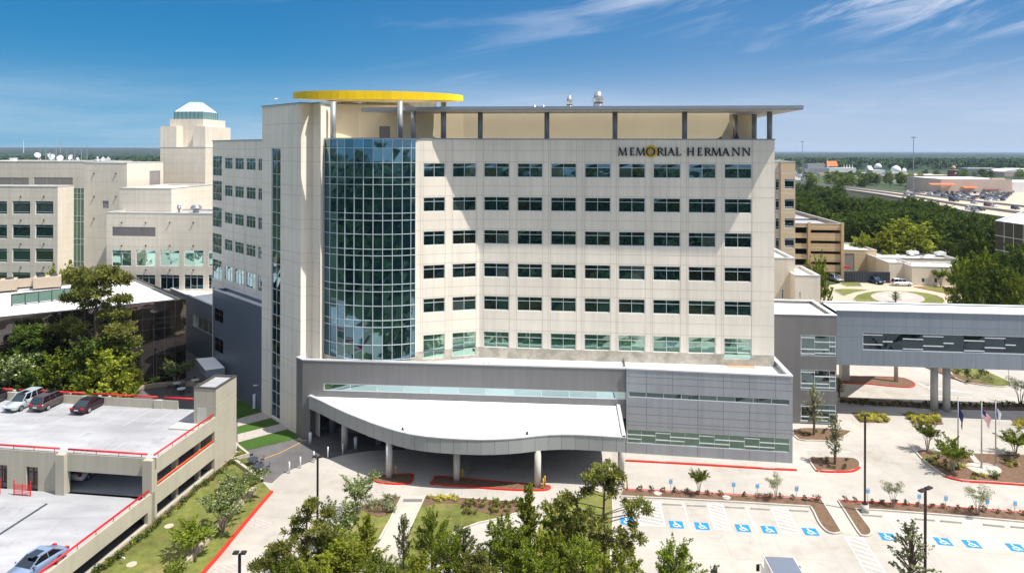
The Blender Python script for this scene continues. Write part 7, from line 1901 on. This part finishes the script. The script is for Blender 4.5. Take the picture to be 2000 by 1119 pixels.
# ---------------------------------------------------------------- shrubs and planting
def shrub_mesh(name, r, h, n, size, mt, seed=0, asp=.5):
    R = random.Random(seed); cl = np.array([(R.uniform(-.5, .5)*r, R.uniform(-.5, .5)*r, h*(.25+.5*R.random()), r*.5) for _ in range(5)])
    return quadmesh(name, leaves(cl[:, :3], cl[:, 3], n//5, size, asp, .8), mt)
SH = {'red': shrub_mesh('shrub', .38, .6, 60, .17, 'shrub_red', 1), 'dark': shrub_mesh('shrub', .5, .75, 90, .18, 'shrub_dark', 2), 'yellow': shrub_mesh('shrub', .45, .5, 90, .26, 'leaf_yellow', 3, .25), 'green': shrub_mesh('shrub', .45, .6, 80, .18, 'leaf_green', 4), 'grey': shrub_mesh('shrub', .6, .7, 90, .22, 'leaf_olive', 5, .3)}
def shrub(k, px, py, lab, grp, s=1, z=.1):
    p = G(px, py); o = bpy.data.objects.new('shrub', SH[k]); C.objects.link(o); o.location = (*p, z); o.rotation_euler = (0, 0, random.random()*6.28); o.scale = (s*random.uniform(.8, 1.2),)*3
    return tag(o, lab, 'shrub', grp)
for px, py in ((1250, 960), (1273, 961), (1295, 962), (1318, 964), (1341, 964), (1362, 966), (1384, 968), (1409, 969), (1454, 971), (1480, 972.5), (1502, 974), (1525, 974.5), (1548, 976), (1571, 977), (1595, 978)): shrub('red', px, py, 'small dark red shrub in the mulch of the left parking island', 'small shrubs in the left parking island')
for px, py in ((1652, 980), (1671, 981), (1703, 984), (1722, 984.5), (1746, 986.5), (1770, 988.5), (1796, 991), (1820, 992.5), (1845, 994.5), (1871, 996.5), (1897, 998), (1921, 1000), (1947, 1003), (1974, 1004.5), (1998, 1007)): shrub('red', px, py, 'small dark red shrub in the mulch of the right parking island', 'small shrubs in the right parking island')
L0_ = [(462, 888), (420, 922), (370, 963), (310, 1015), (262, 1056), (215, 1095), (180, 1119)]
for i in range(44):
    t = i/43*(len(L0_)-1); k = min(int(t), len(L0_)-2); f = t-k; px = L0_[k][0]*(1-f)+L0_[k+1][0]*f+random.uniform(4, 9); py = L0_[k][1]*(1-f)+L0_[k+1][1]*f+random.uniform(3, 8)
    shrub('dark' if i % 3 else 'green', px, py, 'low green shrub in the row along the garage wall', 'shrub row along the garage wall', .95)
for i in range(34):
    px = 1645+i*12.5; py = 788+min(6, i*.5)+random.uniform(-1, 2); shrub('dark', px, py, 'dark clipped shrub in the hedge under the footbridge', 'hedge shrubs under the footbridge', 1.25, 0)
for (x0, x1, y0, y1, n, sl, lab) in ((1668, 1722, 808, 823, 30, 14, 'left'), (1768, 1830, 810, 827, 34, 14, 'middle'), (1980, 2010, 822, 836, 12, 8, 'right')):
    for i in range(n):
        v = random.random(); px = x0+(x1-x0)*random.random()+sl*v; py = y0+(y1-y0)*v
        shrub('yellow', px, py, f'yellow green grassy tuft in the {lab} plaza bed', f'tufts in the {lab} plaza bed', 1.15, .04)
for i in range(70):
    px = random.uniform(1800, 1990); py = random.uniform(888, 942)
    if 1885 < px < 1960 and 884 < py < 932: continue
    if py > 905+ (px-1800)*.42: continue
    k = random.choice(('yellow', 'grey', 'dark', 'red', 'yellow')); shrub(k, px, py, {'yellow': 'yellow green tuft', 'grey': 'greyish spiky shrub', 'dark': 'dark round shrub', 'red': 'dark red shrub'}[k]+' in the flag island', {'yellow': 'yellow tufts', 'grey': 'grey shrubs', 'dark': 'dark shrubs', 'red': 'red shrubs'}[k]+' of the flag island')
for i in range(60):
    px = random.uniform(900, 1030); py = random.uniform(979, 1006)
    if py > 984+(1030-px)*.22 and px < 960: continue
    shrub(random.choice(('green', 'red')), px, py, 'small shrub in the planted bed above the middle lawn', 'shrubs above the middle lawn', .75, .13)
for i in range(16): shrub('yellow', random.uniform(838, 892), random.uniform(973, 981), 'yellow green tuft at the left of the planted bed', 'tufts in the planted bed', .8, .13)
for i in range(26): shrub('grey', random.uniform(722, 772)-i*.2, random.uniform(976, 1006), 'ochre spiky tuft in the bed left of the walkway', 'spiky tufts left of the walkway', .9, .13)
for i in range(16): shrub('dark', random.uniform(1600, 1665), random.uniform(898, 918), 'low dark shrub on the small red kerbed island', 'shrubs on the small red kerbed island', .7) if i < 8 else shrub('dark', random.uniform(1556, 1645), random.uniform(842, 857), 'low dark shrub in the bed before the striped windows', 'shrubs before the striped windows', .7)
for i in range(24): shrub('grey' if i % 2 else 'dark', random.uniform(1860, 1935), random.uniform(722, 750), 'low shrub on the far lawn beyond the footbridge', 'shrubs on the far lawn', 1.1)
# ---------------------------------------------------------------- far forest and the wood below the viewpoint (masses)
def domes(name, pts, per, size, rad, mt, hgt):
    c = np.array([(x, y, h*.72) for x, y, h in pts]); r = np.array([rad*(.8+.4*random.random()) for _ in pts])
    o = bpy.data.objects.new(name, quadmesh(name, leaves(c, r, per, size, .8, 1.2), mt)); C.objects.link(o); o['kind'] = 'stuff'; return o
pts = []
for i in range(9000):
    D = 560*math.exp(random.random()*1.35); px = random.uniform(-60, 2060)
    if 1530 < px < 2060 and D < 1260: continue
    if D < 1000 and 420 < px < 1500: continue
    x = (px-1000)/F*D; pts.append((x, D, random.uniform(10, 16)))
domes('far_forest', pts, 16, 5.2, 8.5, 'leaf_far', 14)
V = []; Fc = []
nr, na = 120, 560; 
rs = [900*math.exp(k/(nr-1)*math.log(15500/900)) for k in range(nr)]
import mathutils.noise as mn
for i, r_ in enumerate(rs):
    for j in range(na):
        x = (-.86+1.72*j/(na-1))*r_
        n1 = mn.noise((x*.010, r_*.010, 3)); n2 = mn.noise((x*.0016, r_*.0016, 9)); n3 = mn.noise((x*.05, r_*.05, 1))*1.5+mn.noise((x*.015, r_*.012, 5))*1.2
        hill = max(0, min(1, (-x/r_-.05)/.5))*max(0, min(1, (r_-2500)/4000))*34*(r_/7000)**.6
        V.append((x, r_, 6.0+5.0*n1+4*n2+4.5*n3+hill-(16 if r_ < 1300 and x/r_ > .38 else 0)))
for i in range(nr-1):
    for j in range(na-1): a = i*na+j; Fc.append((a, a+1, a+na+1, a+na))
me = bpy.data.meshes.new('forest_canopy'); me.from_pydata(V, [], Fc); me.materials.append(MATS['canopy']) if 'canopy' in MATS else None
o = bpy.data.objects.new('forest_canopy', me); C.objects.link(o); o['kind'] = 'stuff'
pts = []
for i in range(1500):
    y = random.uniform(-330, 24); x = random.uniform(-260, 260)
    pts.append((x, y, random.uniform(9, 14)))
domes('near_forest', pts, 22, 3.6, 7, 'leaf_far', 12)
pts = []
for i in range(900):
    a = random.uniform(0, 2*pi); r_ = random.uniform(340, 1500); 
    if sin(a) > -.1 and abs(cos(a)) < .93: continue
    pts.append((r_*cos(a), r_*sin(a), 14))
domes('side_forest', pts, 16, 9, 15, 'leaf_far', 12)
# ---------------------------------------------------------------- haze
HAZE = True
if HAZE:
    m_ = bpy.data.materials.new('haze'); m_.use_nodes = True; nt = m_.node_tree; nt.nodes.remove(nt.nodes['Principled BSDF'])
    v = nt.nodes.new('ShaderNodeVolumePrincipled'); v.inputs['Color'].default_value = (.62, .78, 1, 1); v.inputs['Density'].default_value = .00006; v.inputs['Anisotropy'].default_value = .2
    nt.links.new(v.outputs[0], nt.nodes['Material Output'].inputs['Volume'])
    MATS['haze'] = m_; m = MB(); m.box((-15900, -2400, -1.2), (15900, 21900, 75)); o = m.build('haze', 'haze'); o['kind'] = 'stuff'

for px, y0, y1, lab in ((305, 690, 752, 'dark slim post beside the patio, left one'), (260, 712, 772, 'dark slim post among the small trees')):
    p = G(px, y1); m = MB(); m.tube([(*p, 0), (*p, ZP(px, y0, p[1]))], .08, 6); m.cyl(*p, ZP(px, y0, p[1]), ZP(px, y0, p[1])+.15, .2, 8); tag(m.build('garden_lamp', 'bronze'), lab, 'lamp')
p = G(237, 1103); m = MB(); m.tube([(*p, 0), (p[0], p[1], .55), (p[0]+.1, p[1], .68), (p[0]+.25, p[1], .66), (p[0]+.3, p[1], .5)], .06, 8); tag(m.build('vent_pipe', 'white_metal', None, True), 'white bent vent pipe in the garage lawn', 'pipe')
for px, py, mt, lab in ((257, 1104, 'limestone', 'pale round cover in the garage lawn near the vent pipe'), (330, 1029, 'limestone', 'sandy round patch cover in the garage lawn'), (1285, 965, 'kerb', 'small round cover in the left parking island'), (1419, 973, 'kerb', 'small round cover before the third parking sign')):
    p = G(px, py); m = MB(); m.cyl(*p, .09, .135, .42, 16); tag(m.build('ground_cover_plate', mt), lab, 'cover')
